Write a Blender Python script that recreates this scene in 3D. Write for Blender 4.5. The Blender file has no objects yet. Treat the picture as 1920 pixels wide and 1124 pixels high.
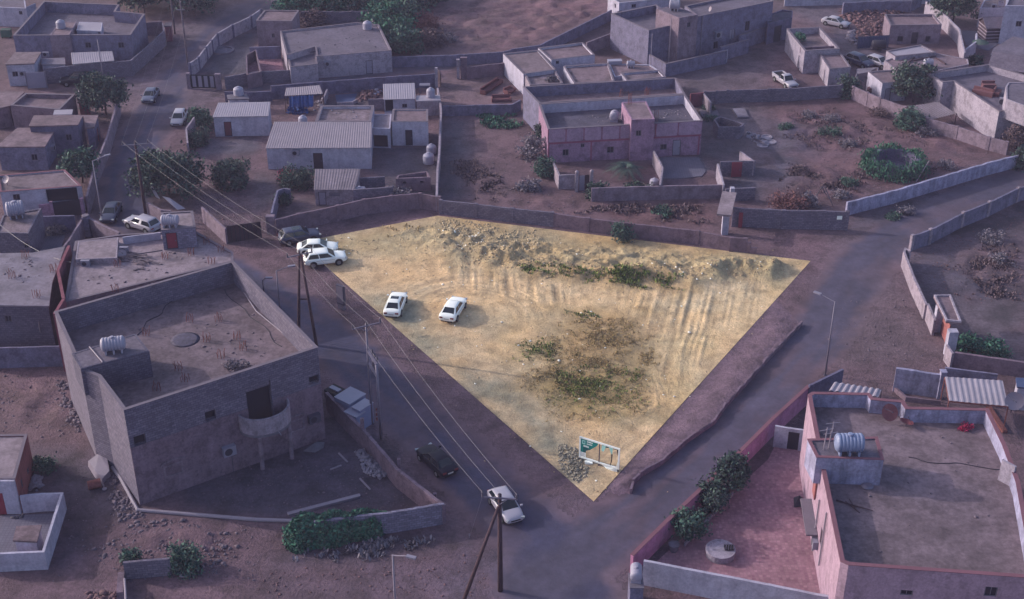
import bpy, bmesh, math, random
import numpy as np
from mathutils import Vector
random.seed(7); RNG = np.random.default_rng(11)
R = math.radians
S = bpy.context.scene
COL = S.collection
# ------------------------------------------------------------------ camera, sky, sun, exposure
CAM_H, PITCH, F = 73.0, 30.0, 2565.0          # metres, degrees below horizontal, focal length in photo pixels (1920 wide)
cam = bpy.data.cameras.new('camera'); cam.sensor_width = 36; cam.lens = F / 1920 * 36
cam.clip_start = 1; cam.clip_end = 6000
co = bpy.data.objects.new('camera', cam); COL.objects.link(co)
co.location = (0, 0, CAM_H); co.rotation_euler = (R(90 - PITCH), 0, 0); S.camera = co
SUN_EL, SUN_AZ = 23.0, -74.0                  # azimuth measured from +Y towards +X
w = bpy.data.worlds.new('World'); S.world = w; w.use_nodes = True
nt = w.node_tree; bg = nt.nodes['Background']
sky = nt.nodes.new('ShaderNodeTexSky'); sky.sky_type = 'NISHITA'; sky.sun_disc = False
sky.sun_elevation = R(SUN_EL); sky.sun_rotation = R(SUN_AZ); sky.dust_density = 3.0; sky.air_density = 1.0
nt.links.new(sky.outputs[0], bg.inputs[0]); bg.inputs[1].default_value = 0.15
sl = bpy.data.lights.new('sun', 'SUN'); sl.energy = 2.0; sl.angle = R(0.6); sl.color = (1.0, 0.92, 0.82)
so = bpy.data.objects.new('sun', sl); COL.objects.link(so)
_d = Vector((-math.sin(R(SUN_AZ)) * math.cos(R(SUN_EL)), -math.cos(R(SUN_AZ)) * math.cos(R(SUN_EL)), -math.sin(R(SUN_EL))))
so.rotation_euler = _d.to_track_quat('-Z', 'Y').to_euler(); so.location = (-120, 60, 90)
S.view_settings.view_transform = 'Standard'; S.view_settings.look = 'None'
S.view_settings.exposure = 0.80; S.view_settings.gamma = 1; S.view_settings.use_curve_mapping = False
S.render.engine = 'CYCLES'

# ------------------------------------------------------------------ pixel -> place
_s, _c = math.sin(R(PITCH)), math.cos(R(PITCH))
def ray(px, py):
    x, u = px - 960.0, -(py - 562.0)
    return (x, _c * F + _s * u, -_s * F + _c * u)
def G(px, py, z=0.0):
    d = ray(px, py); k = (z - CAM_H) / d[2]
    return Vector((d[0] * k, d[1] * k, z))
def proj(p):
    x, y, z = p[0], p[1], p[2] - CAM_H
    dep = y * _c - z * _s; up = y * _s + z * _c
    return (960 + F * x / dep, 562 - F * up / dep)
def HH(base, topy):
    b = G(*base); lo, hi = 0.0, 30.0
    for _ in range(40):
        m = (lo + hi) / 2
        if proj((b.x, b.y, m))[1] > topy: lo = m
        else: hi = m
    return lo
def Z(r, s):
    """points read off the r-th of sixteen enlarged views of the photograph"""
    ox = ((r - 1) % 4) * 480; oy = (0, 280, 560, 834)[(r - 1) // 4]
    out = []
    for t in s.split():
        a, b = t.split(','); out.append((ox + float(a) / 3.875, oy + float(b) / 3.875))
    return out
def z1(r, s): return Z(r, s)[0]

# ------------------------------------------------------------------ materials
def lin(c): return tuple(((v / 255) / 12.92 if v <= 10 else (((v / 255) + .055) / 1.055) ** 2.4) for v in c)
MATS = {}
TINT = (.95, .95, 1.02)          # lilac darkening veil outside the plot, multiplied into the base colours
PLAIN = ('paint', 'sign', 'sand', 'litter', 'leaf_plot', 'rock_plot', 'car_', 'tyre', 'rim', 'lamp_', 'plate')
def mk(name, rgb, k=1.0, rough=.9, var=.18, scale=.6, kind='plain', metal=0, bump=.15, rgb2=None, streak=False, spec=.3, stain=0, sscale=.8, bdist=.08):
    m = bpy.data.materials.new(name); m.use_nodes = True; n = m.node_tree.nodes; L = m.node_tree.links
    b = n['Principled BSDF']; b.inputs['Roughness'].default_value = rough; b.inputs['Metallic'].default_value = metal
    b.inputs['Specular IOR Level'].default_value = spec
    tn = (1, 1, 1) if name.startswith(PLAIN) else TINT
    c = [min(.85, v * k * q) for v, q in zip(lin(rgb), tn)]
    geo = n.new('ShaderNodeNewGeometry')
    def noise(sc, det=5, strech=None):
        t = n.new('ShaderNodeTexNoise'); t.inputs['Scale'].default_value = sc; t.inputs['Detail'].default_value = det
        t.inputs['Roughness'].default_value = .65
        if strech:
            mp = n.new('ShaderNodeMapping'); mp.inputs['Scale'].default_value = strech
            L.new(geo.outputs['Position'], mp.inputs[0]); L.new(mp.outputs[0], t.inputs[0])
        else: L.new(geo.outputs['Position'], t.inputs[0])
        return t.outputs['Fac']
    def ramp(inp, a, bb, lo=.3, hi=.7):
        r = n.new('ShaderNodeMapRange'); r.inputs['From Min'].default_value = lo; r.inputs['From Max'].default_value = hi
        r.inputs['To Min'].default_value = a; r.inputs['To Max'].default_value = bb; L.new(inp, r.inputs[0]); return r.outputs[0]
    def mul(col, fac):
        mx = n.new('ShaderNodeMix'); mx.data_type = 'RGBA'; mx.blend_type = 'MULTIPLY'; mx.inputs[0].default_value = 1
        L.new(col, mx.inputs[6]); L.new(fac, mx.inputs[7]); return mx.outputs[2]
    if kind == 'attr':
        at = n.new('ShaderNodeAttribute'); at.attribute_name = 'Col'; col = at.outputs['Color']
    elif kind == 'leaf':
        cr = n.new('ShaderNodeValToRGB'); cr.color_ramp.elements[0].color = (*c, 1)
        cr.color_ramp.elements[1].color = (*[min(.8, v * k * q) for v, q in zip(lin(rgb2), tn)], 1)
        L.new(geo.outputs['Random Per Island'], cr.inputs[0]); col = cr.outputs[0]
    elif kind in ('block', 'tile', 'board'):
        uv = n.new('ShaderNodeUVMap'); br = n.new('ShaderNodeTexBrick'); L.new(uv.outputs[0], br.inputs['Vector'])
        c2 = [min(.85, v * k * q) for v, q in zip(lin(rgb2 or tuple(v * .9 for v in rgb)), tn)]
        br.inputs['Color1'].default_value = (*c, 1); br.inputs['Color2'].default_value = (*c2, 1)
        br.inputs['Scale'].default_value = 1.0
        if kind == 'block':
            br.inputs['Brick Width'].default_value = .42; br.inputs['Row Height'].default_value = .22
            br.inputs['Mortar Size'].default_value = .022; br.inputs['Mortar'].default_value = (*[v * .5 for v in c], 1)
        elif kind == 'tile':
            br.offset = 0; br.inputs['Brick Width'].default_value = .3; br.inputs['Row Height'].default_value = .3
            br.inputs['Mortar Size'].default_value = .03; br.inputs['Mortar'].default_value = (*[v * .75 for v in c], 1)
        else:
            br.inputs['Brick Width'].default_value = 3.; br.inputs['Row Height'].default_value = .3
            br.inputs['Mortar Size'].default_value = .03; br.inputs['Mortar'].default_value = (*[v * .45 for v in c], 1)
        col = br.outputs['Color']
    else:
        rg = n.new('ShaderNodeRGB'); rg.outputs[0].default_value = (*c, 1); col = rg.outputs[0]
    if var and kind != 'leaf':
        col = mul(col, ramp(noise(scale), 1 - var, 1 + var))
        col = mul(col, ramp(noise(scale * 7, 6), 1 - var * .7, 1 + var * .7))
    if streak:
        col = mul(col, ramp(noise(1.0, 6, (1.6, 1.6, .22)), 1 - var * 1.6, 1.08, .25, .6))
    if stain:
        col = mul(col, ramp(noise(sscale, 9), 1.06, 1 - stain, .47, .63)); col = mul(col, ramp(noise(sscale * 4.7, 7), 1 + stain * .35, 1 - stain * .6, .42, .62))
    L.new(col, b.inputs['Base Color'])
    if bump and kind != 'leaf':
        bp = n.new('ShaderNodeBump'); bp.inputs['Strength'].default_value = bump; bp.inputs['Distance'].default_value = bdist
        L.new(noise(scale * 9, 8), bp.inputs['Height']); L.new(bp.outputs[0], b.inputs['Normal'])
    if kind == 'leaf':
        b.inputs['Roughness'].default_value = .7; b.inputs['Specular IOR Level'].default_value = .15
    MATS[name] = m; return m

# ------------------------------------------------------------------ mesh collection
ORG = {}
class MB:
    def __init__(s): s.v = []; s.f = []
    def add(s, vs, fs):
        o = len(s.v); s.v += [tuple(v) for v in vs]; s.f += [tuple(i + o for i in f) for f in fs]; return s
    def quad(s, a, b, c, d): return s.add([a, b, c, d], [(0, 1, 2, 3)])
    def boxm(s, a, b):
        x0, y0, z0 = a; x1, y1, z1_ = b
        return s.hexa([(x0, y0), (x1, y0), (x1, y1), (x0, y1)], z0, z1_)
    def hexa(s, p, z0, zt): return s.prism(p, z0, zt)
    def prism(s, poly, z0, zt):
        n = len(poly); zt = zt if isinstance(zt, (list, tuple)) else [zt] * n
        vs = [(p[0], p[1], z0) for p in poly] + [(p[0], p[1], zt[i]) for i, p in enumerate(poly)]
        fs = [tuple(range(n - 1, -1, -1)), tuple(range(n, 2 * n))] + [(i, (i + 1) % n, n + (i + 1) % n, n + i) for i in range(n)]
        return s.add(vs, fs)
    def obox(s, p0, p1, wd, z0, zt, ext=0):
        d = Vector((p1[0] - p0[0], p1[1] - p0[1])); L = d.length or 1e-6; d /= L; n = Vector((-d.y, d.x)) * wd / 2
        a = Vector((p0[0], p0[1])) - d * ext; b = Vector((p1[0], p1[1])) + d * ext
        return s.prism([a - n, b - n, b + n, a + n], z0, zt)
    def rbox(s, c, size, rz=0):
        h = [v / 2 for v in size]; ca, sa = math.cos(rz), math.sin(rz)
        p = [(c[0] + x * ca - y * sa, c[1] + x * sa + y * ca) for x, y in ((-h[0], -h[1]), (h[0], -h[1]), (h[0], h[1]), (-h[0], h[1]))]
        return s.prism(p, c[2] - h[2], c[2] + h[2])
    def tube(s, pts, r, n=6, caps=True):
        pts = [Vector(p) for p in pts]; m = len(pts); rs = r if isinstance(r, (list, tuple)) else [r] * m
        o = len(s.v)
        for i, p in enumerate(pts):
            t = (pts[min(i + 1, m - 1)] - pts[max(i - 1, 0)]).normalized()
            a = t.cross(Vector((0, 0, 1)) if abs(t.z) < .9 else Vector((1, 0, 0))).normalized(); b = t.cross(a)
            for k in range(n):
                an = 2 * math.pi * k / n; q = p + (a * math.cos(an) + b * math.sin(an)) * rs[i]; s.v.append(tuple(q))
        for i in range(m - 1):
            for k in range(n):
                k2 = (k + 1) % n; s.f.append((o + i * n + k, o + i * n + k2, o + (i + 1) * n + k2, o + (i + 1) * n + k))
        if caps: s.f.append(tuple(o + k for k in range(n - 1, -1, -1))); s.f.append(tuple(o + (m - 1) * n + k for k in range(n)))
        return s
    def lathe(s, prof, c=(0, 0, 0), n=16, ax='z', rz=0):
        o = len(s.v); ca, sa = math.cos(rz), math.sin(rz)
        for (r, h) in prof:
            for k in range(n):
                a = 2 * math.pi * k / n; q = (r * math.cos(a), r * math.sin(a), h)
                if ax == 'x': q = (h, r * math.cos(a), r * math.sin(a))
                if ax == 'y': q = (r * math.cos(a), h, r * math.sin(a))
                s.v.append((c[0] + q[0] * ca - q[1] * sa, c[1] + q[0] * sa + q[1] * ca, c[2] + q[2]))
        for i in range(len(prof) - 1):
            for k in range(n):
                k2 = (k + 1) % n; s.f.append((o + i * n + k, o + i * n + k2, o + (i + 1) * n + k2, o + (i + 1) * n + k))
        s.f.append(tuple(o + k for k in range(n - 1, -1, -1))); s.f.append(tuple(o + (len(prof) - 1) * n + k for k in range(n)))
        return s
    def build(s, name, mat, parent=None, smooth=False, org=None):
        og = ORG[parent.name] if parent else Vector(org or (0, 0, 0))
        vs = np.array(s.v, dtype=np.float64) - np.array(og)
        me = bpy.data.meshes.new(name); me.from_pydata(vs.tolist(), [], s.f)
        me.validate()
        uv = me.uv_layers.new(name='UVMap'); data = np.zeros(len(me.loops) * 2)
        V = np.array(s.v)
        for p in me.polygons:
            nx, ny, nz = p.normal
            if abs(nz) > .75:
                for li in p.loop_indices:
                    q = V[me.loops[li].vertex_index]; data[2 * li] = q[0]; data[2 * li + 1] = q[1]
            else:
                l = math.hypot(nx, ny) or 1; tx, ty = -ny / l, nx / l
                for li in p.loop_indices:
                    q = V[me.loops[li].vertex_index]; data[2 * li] = q[0] * tx + q[1] * ty; data[2 * li + 1] = q[2]
        uv.data.foreach_set('uv', data)
        if smooth: me.polygons.foreach_set('use_smooth', [True] * len(me.polygons))
        me.materials.append(MATS[mat] if isinstance(mat, str) else mat)
        o = bpy.data.objects.new(name, me); COL.objects.link(o)
        if parent: o.parent = parent; ORG[o.name] = og
        else: o.location = og; ORG[o.name] = Vector(og)
        return o
def tag(o, label=None, cat=None, group=None, kind=None):
    if label: o['label'] = label
    if cat: o['category'] = cat
    if group: o['group'] = group
    if kind: o['kind'] = kind
    return o
def empty(name, loc, label=None, cat=None, group=None):
    o = bpy.data.objects.new(name, None); COL.objects.link(o); o.location = loc; o.empty_display_size = .3
    ORG[o.name] = Vector(loc); return tag(o, label, cat, group)
def copy_tree(o, parent=None):
    c = o.copy(); COL.objects.link(c); c.parent = parent
    for ch in o.children: copy_tree(ch, c)
    return c
def offset_poly(pts, t):
    n = len(pts); out = []
    for i in range(n):
        a, b, c = pts[i - 1], pts[i], pts[(i + 1) % n]
        d1 = (Vector((b[0] - a[0], b[1] - a[1]))).normalized(); d2 = (Vector((c[0] - b[0], c[1] - b[1]))).normalized()
        n1 = Vector((-d1.y, d1.x)); n2 = Vector((-d2.y, d2.x)); m = n1 + n2
        k = t / max(.35, m.dot(n1)) if m.length > 1e-4 else t
        out.append(Vector((b[0], b[1])) + m * k)
    return out
def ccw(pts):
    a = sum(pts[i][0] * pts[(i + 1) % len(pts)][1] - pts[(i + 1) % len(pts)][0] * pts[i][1] for i in range(len(pts)))
    return pts if a > 0 else pts[::-1]

# ------------------------------------------------------------------ generic builders
def frame_bars(p, t, n, u0, u1, za, zb, bw, dep, out):
    """rectangular frame in the wall plane through p with tangent t, outward normal n"""
    mb = MB()
    def bar(a, b, c, d):
        q = [p + t * a + n * (out - dep), p + t * b + n * (out - dep), p + t * b + n * out, p + t * a + n * out]
        mb.prism([(v.x, v.y) for v in q], c, d)
    bar(u0, u0 + bw, za, zb); bar(u1 - bw, u1, za, zb); bar(u0 + bw, u1 - bw, zb - bw, zb); bar(u0 + bw, u1 - bw, za, za + bw)
    return mb
def wall_panel(p, t, n, u0, u1, za, zb, dep, out):
    q = [p + t * u0 + n * (out - dep), p + t * u1 + n * (out - dep), p + t * u1 + n * out, p + t * u0 + n * out]
    return MB().prism([(v.x, v.y) for v in q], za, zb)
def hit_edge(pts, H, z0, px, py):
    d = Vector(ray(px, py)); best = None
    for i in range(len(pts)):
        a = Vector((pts[i][0], pts[i][1])); b = Vector((pts[(i + 1) % len(pts)][0], pts[(i + 1) % len(pts)][1]))
        t = (b - a); L = t.length; t /= L; n = Vector((t.y, -t.x))
        dn = d.x * n.x + d.y * n.y
        if dn >= 0: continue
        k = (a.x * n.x + a.y * n.y) / dn
        if k <= 0: continue
        u = (Vector((d.x * k, d.y * k)) - a).dot(t); z = CAM_H + d.z * k
        pen = max(0, -u, u - L) + max(0, z0 - z, z - H)
        if best is None or (pen, k) < best[:2]: best = (pen, k, i, u, z)
    return best
def add_opening(root, kind, a, t, n, u0, u1, za, zb, mat):
    A = Vector((a[0], a[1]))
    if kind == 'window':
        o = wall_panel(A, t, n, u0, u1, za, zb, .03, -.11).build('window', mat or 'glass', root)
        frame_bars(A, t, n, u0, u1, za, zb, .07, .05, -.05).build('frame', 'frame', o)
        m = (u0 + u1) / 2; wall_panel(A, t, n, m - .025, m + .025, za + .07, zb - .07, .04, -.055).build('mullion', 'frame', o)
    elif kind == 'door':
        o = wall_panel(A, t, n, u0, u1, za, zb, .05, -.07).build('door', mat or 'door_brown', root)
        frame_bars(A, t, n, u0, u1, za, zb, .07, .05, -.015).build('door_frame', 'door_dark', o)
        m = u0 + (u1 - u0) * .82; wall_panel(A, t, n, m - .04, m + .04, za + (zb - za) * .45, za + (zb - za) * .53, .05, -.02).build('handle', 'frame', o)
    elif kind == 'hole':
        wall_panel(A, t, n, u0, u1, za, zb, .04, -.45).build('inner_wall', mat or 'void', root)  # closing panel; the unlit interior is put into its dark colour
def building(name, label, top, H, p=.4, t=.2, wall='wall_grey', roof='roof_sand', cop=None, op=(), slab=False, z0=-.15, cat='house', group=None, parent=None, copw=.04, lining=None):
    pts = ccw([Vector((G(x, y, H).x, G(x, y, H).y)) for x, y in top]); n = len(pts)
    c = sum(pts, Vector((0, 0))) / n
    root = parent or empty(name, (c.x, c.y, max(0, z0)), label, cat, group)
    outer = offset_poly(pts, .12) if slab else pts
    inner = offset_poly(outer, t); Ht = H - .16 if slab else H
    ops = {}
    for o in op:
        kind, (px, py), wd, ht = o[:4]; h = hit_edge(outer, Ht, max(z0, 0), px, py); i, u, z = h[2:]
        L = (outer[(i + 1) % n] - outer[i]).length
        u0, u1 = max(.12, u - wd / 2), min(L - .12, u + wd / 2); za, zb = max(max(z0, 0) + .02, z - ht / 2), min(Ht - .12, z + ht / 2)
        if kind == 'door': za = max(z0, 0) + .03; zb = min(Ht - .12, za + ht)
        if u1 - u0 < .2 or zb - za < .2: continue
        if any(not (u1 < q[0] or u0 > q[1]) for q in ops.get(i, [])): continue
        ops.setdefault(i, []).append((u0, u1, za, zb, kind, o[4] if len(o) > 4 else None))
    mb = MB()
    for i in range(n):
        a, b = outer[i], outer[(i + 1) % n]; tt = b - a; L = tt.length; tt /= L; nn = Vector((tt.y, -tt.x))
        hs = ops.get(i, [])
        us = sorted({0, L, *[q[0] for q in hs], *[q[1] for q in hs]}); zs = sorted({z0, Ht, *[q[2] for q in hs], *[q[3] for q in hs]})
        P = lambda u, z, d=0: (a.x + tt.x * u - nn.x * d, a.y + tt.y * u - nn.y * d, z)
        for j in range(len(us) - 1):
            for k in range(len(zs) - 1):
                um, zm = (us[j] + us[j + 1]) / 2, (zs[k] + zs[k + 1]) / 2
                if any(q[0] < um < q[1] and q[2] < zm < q[3] for q in hs): continue
                mb.quad(P(us[j], zs[k]), P(us[j + 1], zs[k]), P(us[j + 1], zs[k + 1]), P(us[j], zs[k + 1]))
        for (u0, u1, za, zb, kind, mt) in hs:
            D = .45 if kind == 'hole' else .16
            mb.quad(P(u0, za), P(u1, za), P(u1, za, D), P(u0, za, D)); mb.quad(P(u0, zb, D), P(u1, zb, D), P(u1, zb), P(u0, zb))
            mb.quad(P(u0, za), P(u0, za, D), P(u0, zb, D), P(u0, zb)); mb.quad(P(u1, za, D), P(u1, za), P(u1, zb), P(u1, zb, D))
            add_opening(root, kind, a, tt, nn, u0, u1, za, zb, mt)
        if not slab:
            ia, ib = inner[i], inner[(i + 1) % n]
            mb.quad((a.x, a.y, H), (b.x, b.y, H), (ib.x, ib.y, H), (ia.x, ia.y, H))
            if p > 0: mb.quad((ib.x, ib.y, H - p), (ia.x, ia.y, H - p), (ia.x, ia.y, H), (ib.x, ib.y, H))
    mb.build('wall', wall, root)
    if lining:
        lb = MB(); ii = offset_poly(inner, .012)
        for i in range(n):
            q0, q1 = ii[i], ii[(i + 1) % n]; lb.quad((q1.x, q1.y, H - p + .01), (q0.x, q0.y, H - p + .01), (q0.x, q0.y, H - .02), (q1.x, q1.y, H - .02))
        lb.build('parapet_lining', lining, root)
    rb = MB()
    if slab: rb.prism(pts, H - .16, H)
    else: rb.add([(q.x, q.y, H - p) for q in inner], [tuple(range(n))])
    rb.build('roof', roof, root)
    if cop and not slab:
        eo, ei = offset_poly(pts, -.04), offset_poly(inner, .04); cb = MB()
        for i in range(n):
            j = (i + 1) % n; q = [eo[i], eo[j], ei[j], ei[i]]; cb.prism(q, H + .003, H + .003 + copw)
        cb.build('coping', cop, root)
    return root
def on_wall(px, py, top, H):
    """point, tangent, normal on the wall of a building seen at a pixel"""
    pts = ccw([Vector((G(x, y, H).x, G(x, y, H).y)) for x, y in top]); h = hit_edge(pts, H, 0, px, py)
    a, b = pts[h[2]], pts[(h[2] + 1) % len(pts)]; t = (b - a).normalized()
    return Vector((a.x + t.x * h[3], a.y + t.y * h[3], h[4])), t, Vector((t.y, -t.x))
def rough_bar(mb, a, b, wd, z0, H, jit, ea=None, eb=None):
    """one straight run of masonry with a slightly uneven top"""
    L = (b - a).length; n = max(1, int(L / .7)); d = (b - a).normalized(); nn = Vector((-d.y, d.x)) * wd / 2
    la, lb = (a - nn, a + nn) if ea is None else ea; ra, rb = (b - nn, b + nn) if eb is None else eb
    prev = None
    for k in range(n + 1):
        f = k / n; l = la.lerp(ra, f); r = lb.lerp(rb, f); h = H + (random.uniform(-jit, jit) if jit else 0)
        cur = [(l.x, l.y, z0), (r.x, r.y, z0), (r.x, r.y, h), (l.x, l.y, h)]
        if prev:
            mb.quad(prev[0], cur[0], cur[3], prev[3]); mb.quad(cur[1], prev[1], prev[2], cur[2]); mb.quad(prev[3], cur[3], cur[2], prev[2])
        else: mb.quad(cur[1], cur[0], cur[3], cur[2])
        prev = cur
    mb.quad(prev[0], prev[1], prev[2], prev[3])
def wallrun(name, label, px, H, mat='wall_block', t=.22, top=False, pier=0, pw=.42, ph=.08, jit=.02, z0=-.15, cat='wall', group=None, pmat=None, cap=None, ends=True):
    pts = [G(x, y, H if top else 0) for x, y in px]; pts = [Vector((p.x, p.y)) for p in pts]
    if not pier:
        n = len(pts); edges = []
        for i in range(n):
            d1 = (pts[i] - pts[i - 1]).normalized() if i else (pts[1] - pts[0]).normalized()
            d2 = (pts[i + 1] - pts[i]).normalized() if i < n - 1 else d1
            m = Vector((-d1.y - d2.y, d1.x + d2.x)); k = (t / 2) / max(.4, m.dot(Vector((-d1.y, d1.x))))
            edges.append((pts[i] - m * k, pts[i] + m * k))
        mb = MB()
        for i in range(n - 1): rough_bar(mb, pts[i], pts[i + 1], t, z0, H, jit, edges[i], edges[i + 1])
        if cap:
            o = empty(name, (pts[0].x, pts[0].y, 0), label, cat, group); mb.build('panel', mat, o); cb = MB()
            for i in range(n - 1): cb.obox(pts[i], pts[i + 1], t + .1, H + .025, H + .08)
            cb.build('coping', cap, o); return o
        o = mb.build(name, mat, None, org=(pts[0].x, pts[0].y, 0)); return tag(o, label, cat, group)
    root = empty(name, (pts[0].x, pts[0].y, 0), label, cat, group); last = None
    for i in range(len(pts) - 1):
        a, b = pts[i], pts[i + 1]; L = (b - a).length; n = max(1, round(L / pier)); d = (b - a) / L
        for k in range(n):
            p, q = a.lerp(b, k / n), a.lerp(b, (k + 1) / n)
            mb = MB(); rough_bar(mb, p + d * pw * .45, q - d * pw * .45, t, z0, H + random.uniform(-.02, .02), jit); mb.build('panel', mat, root)
            if ends or k or i:
                pb = MB(); pb.rbox((p.x, p.y, (H + ph + z0) / 2), (pw, t + .12, H + ph - z0), math.atan2(d.y, d.x)); pb.build('pier', pmat or mat, root)
    pb = MB(); pb.rbox((pts[-1].x, pts[-1].y, (H + ph + z0) / 2), (pw, t + .12, H + ph - z0), math.atan2(d.y, d.x)); pb.build('pier', pmat or mat, root)
    return root
def slab_floor(name, px, z, mat, kind='structure', label=None, cat=None, th=.1):
    pts = ccw([Vector((G(x, y, z).x, G(x, y, z).y)) for x, y in px]); mb = MB().prism(pts, z - th, z)
    o = mb.build(name, mat, None, org=(pts[0].x, pts[0].y, 0)); o['kind'] = kind
    if label: tag(o, label, cat)
    return o
def corr_sheet(q, mat, name, parent, rib=.26, amp=.014, along=0):
    """corrugated sheet over four world corners; ribs run from edge q0-q1 to edge q3-q2"""
    q = [Vector(v) for v in q]; L = (q[1] - q[0]).length; n = max(4, int(L / rib) * 4); mb = MB()
    up = (q[1] - q[0]).cross(q[3] - q[0]).normalized(); up = up if up.z > 0 else -up
    for k in range(n + 1):
        f = k / n; h = up * (amp if k % 4 in (1, 2) else -amp)
        for g in (0, 1):
            p = q[0].lerp(q[1], f).lerp(q[3].lerp(q[2], f), g) + h; mb.v.append(tuple(p))
    for k in range(n): mb.f.append((2 * k, 2 * k + 2, 2 * k + 3, 2 * k + 1))
    o = mb.build(name, mat, parent)
    sm = o.modifiers.new('thick', 'SOLIDIFY'); sm.thickness = .02; sm.offset = -1
    return o
def shed(name, label, top, H, drop=.0, wall='wall_white', roof='tin', op=(), cat='shed', lo=.35, rib=.3, over=.12):
    """house under a corrugated sheet roof: top = front-left, back-left, back-right, front-right pixels at the eaves"""
    P = [G(x, y, H) for x, y in top]
    root = building(name, label, top, H - .12, p=.02, wall=wall, roof=wall, op=op, cat=cat)
    Q = [p.copy() for p in P]; c = sum(Q, Vector()) / 4
    Q = [c + (v - c) * (1 + over / max(2, (v - c).length)) for v in Q]
    Q[0].z = Q[3].z = H - .02 - drop * 0; Q[1].z = Q[2].z = H + lo
    corr_sheet([Q[0], Q[3], Q[2], Q[1]], roof, 'roof_sheet', root, rib)
    # gable ends under the sloping sheet
    mb = MB()
    for a, b in ((0, 1), (3, 2)):
        mb.add([(P[a].x, P[a].y, H - .119), (P[b].x, P[b].y, H - .119), (P[b].x, P[b].y, H + lo - .1), (P[a].x, P[a].y, H - .1)], [(0, 1, 2, 3)])
    mb.add([(P[1].x, P[1].y, H - .119), (P[2].x, P[2].y, H - .119), (P[2].x, P[2].y, H + lo - .1), (P[1].x, P[1].y, H + lo - .1)], [(0, 1, 2, 3)])
    mb.build('gable', wall, root)
    return root
# ------------------------------------------------------------------ material list (outside the plot the lilac darkening is mixed into the surface colours)
GK, WK = .86, 1.58
mk('soil', (100, 80, 90), kind='attr', var=.16, scale=.5, bump=.8, stain=.3, sscale=.55, bdist=.22)
mk('sand', (200, 170, 125), kind='attr', var=.16, scale=.6, bump=.9, stain=.2, sscale=.7, bdist=.18)
mk('asphalt', (60, 58, 82), kind='attr', var=.12, scale=.4, bump=.3, rough=.85, stain=.14, sscale=.35)
mk('wall_block', (88, 82, 97), WK, kind='block', rgb2=(70, 65, 80), var=.18, stain=.15, sscale=1.2)
mk('wall_block_dark', (74, 70, 86), WK, kind='block', rgb2=(60, 56, 71), var=.18, stain=.15, sscale=1.2)
mk('wall_block_pale', (98, 94, 112), WK, kind='block', rgb2=(76, 73, 90), var=.18, stain=.15, sscale=1.2)
mk('wall_tan', (92, 80, 92), WK, streak=True, var=.14, stain=.28, sscale=1.1)
mk('wall_brown', (84, 70, 82), WK, streak=True, var=.14, stain=.28, sscale=1.1)
mk('wall_grey', (80, 77, 97), WK, streak=True, var=.12, stain=.28, sscale=1.1)
mk('wall_greydark', (70, 67, 88), WK, streak=True, var=.12, stain=.28, sscale=1.1)
mk('wall_white', (124, 120, 135), WK, streak=True, var=.10, stain=.16, sscale=1.1)
mk('wall_cream', (106, 97, 108), WK, streak=True, var=.12, stain=.28, sscale=1.1)
mk('wall_pale', (112, 105, 117), WK, streak=True, var=.08, stain=.28, sscale=1.1)
mk('wall_pink', (108, 84, 104), WK, streak=True, var=.12, stain=.28, sscale=1.1)
mk('wall_palepink', (118, 98, 112), WK, streak=True, var=.10, stain=.2, sscale=1.1)
mk('wall_rose', (140, 92, 118), WK, streak=True, var=.12, stain=.16, sscale=1.1)
mk('wall_orange', (122, 74, 74), WK * .8, streak=True, var=.14, stain=.16, sscale=1.1)
mk('wall_redbrown', (88, 48, 60), WK, streak=True, var=.12, stain=.16, sscale=1.1)
mk('wall_lime', (108, 106, 128), WK, streak=True, var=.28, stain=.16, sscale=1.1)
mk('wall_facade', (118, 96, 114), WK, streak=True, var=.08, stain=.16, sscale=1.1)
mk('trim_red', (106, 56, 74), WK)
mk('roof_sand', (114, 96, 106), GK, var=.3, scale=.25, bump=.3, stain=.26, sscale=.6)
mk('roof_grey', (98, 90, 106), GK, var=.26, scale=.3, stain=.26, sscale=.6)
mk('roof_dark', (80, 75, 92), GK, var=.25, scale=.4, stain=.26, sscale=.6)
mk('roof_pale', (132, 118, 128), GK, var=.14, scale=.4, stain=.26, sscale=.6)
mk('roof_brown', (110, 95, 104), GK, var=.32, scale=.22, stain=.26, sscale=.6)
mk('roof_patchy', (112, 98, 108), GK, var=.45, scale=.8, stain=.26, sscale=.6)
mk('concrete', (104, 98, 112), GK, var=.15, stain=.2)
mk('concrete_pale', (118, 110, 124), GK, var=.15, stain=.22, sscale=.5)
mk('coping', (112, 102, 116), GK * .9, var=.1)
mk('coping_red', (116, 78, 92), GK, var=.1)
mk('tile_pink', (158, 120, 132), GK, kind='tile', rgb2=(130, 92, 108), var=.16, scale=.3, bump=.05, stain=.12)
mk('tile_grey', (104, 100, 118), GK, kind='tile', rgb2=(98, 94, 112), var=.12)
mk('tin', (134, 123, 135), GK, rough=.6, var=.10, spec=.4)
mk('tin_pale', (146, 138, 152), GK, rough=.6, var=.10, spec=.4)
mk('tin_dark', (112, 102, 114), GK, rough=.7, var=.25)
mk('tin_blue', (62, 74, 110), GK, rough=.6, var=.12)
mk('tank_white', (146, 142, 162), GK, rough=.5, var=.06, bump=.02, spec=.4)
mk('tank_blue', (124, 134, 166), GK, rough=.5, var=.08, bump=.02, spec=.4)
mk('ac_body', (128, 124, 142), GK, rough=.6, var=.05, bump=0)
mk('ac_dark', (40, 38, 54), 1, rough=.7, var=.05, bump=0)
mk('dish', (150, 138, 152), GK, rough=.5, var=.05, bump=0)
mk('dish_red', (128, 72, 78), GK, rough=.6, var=.2)
mk('frame', (96, 92, 108), GK, rough=.6, var=0, bump=0)
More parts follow.
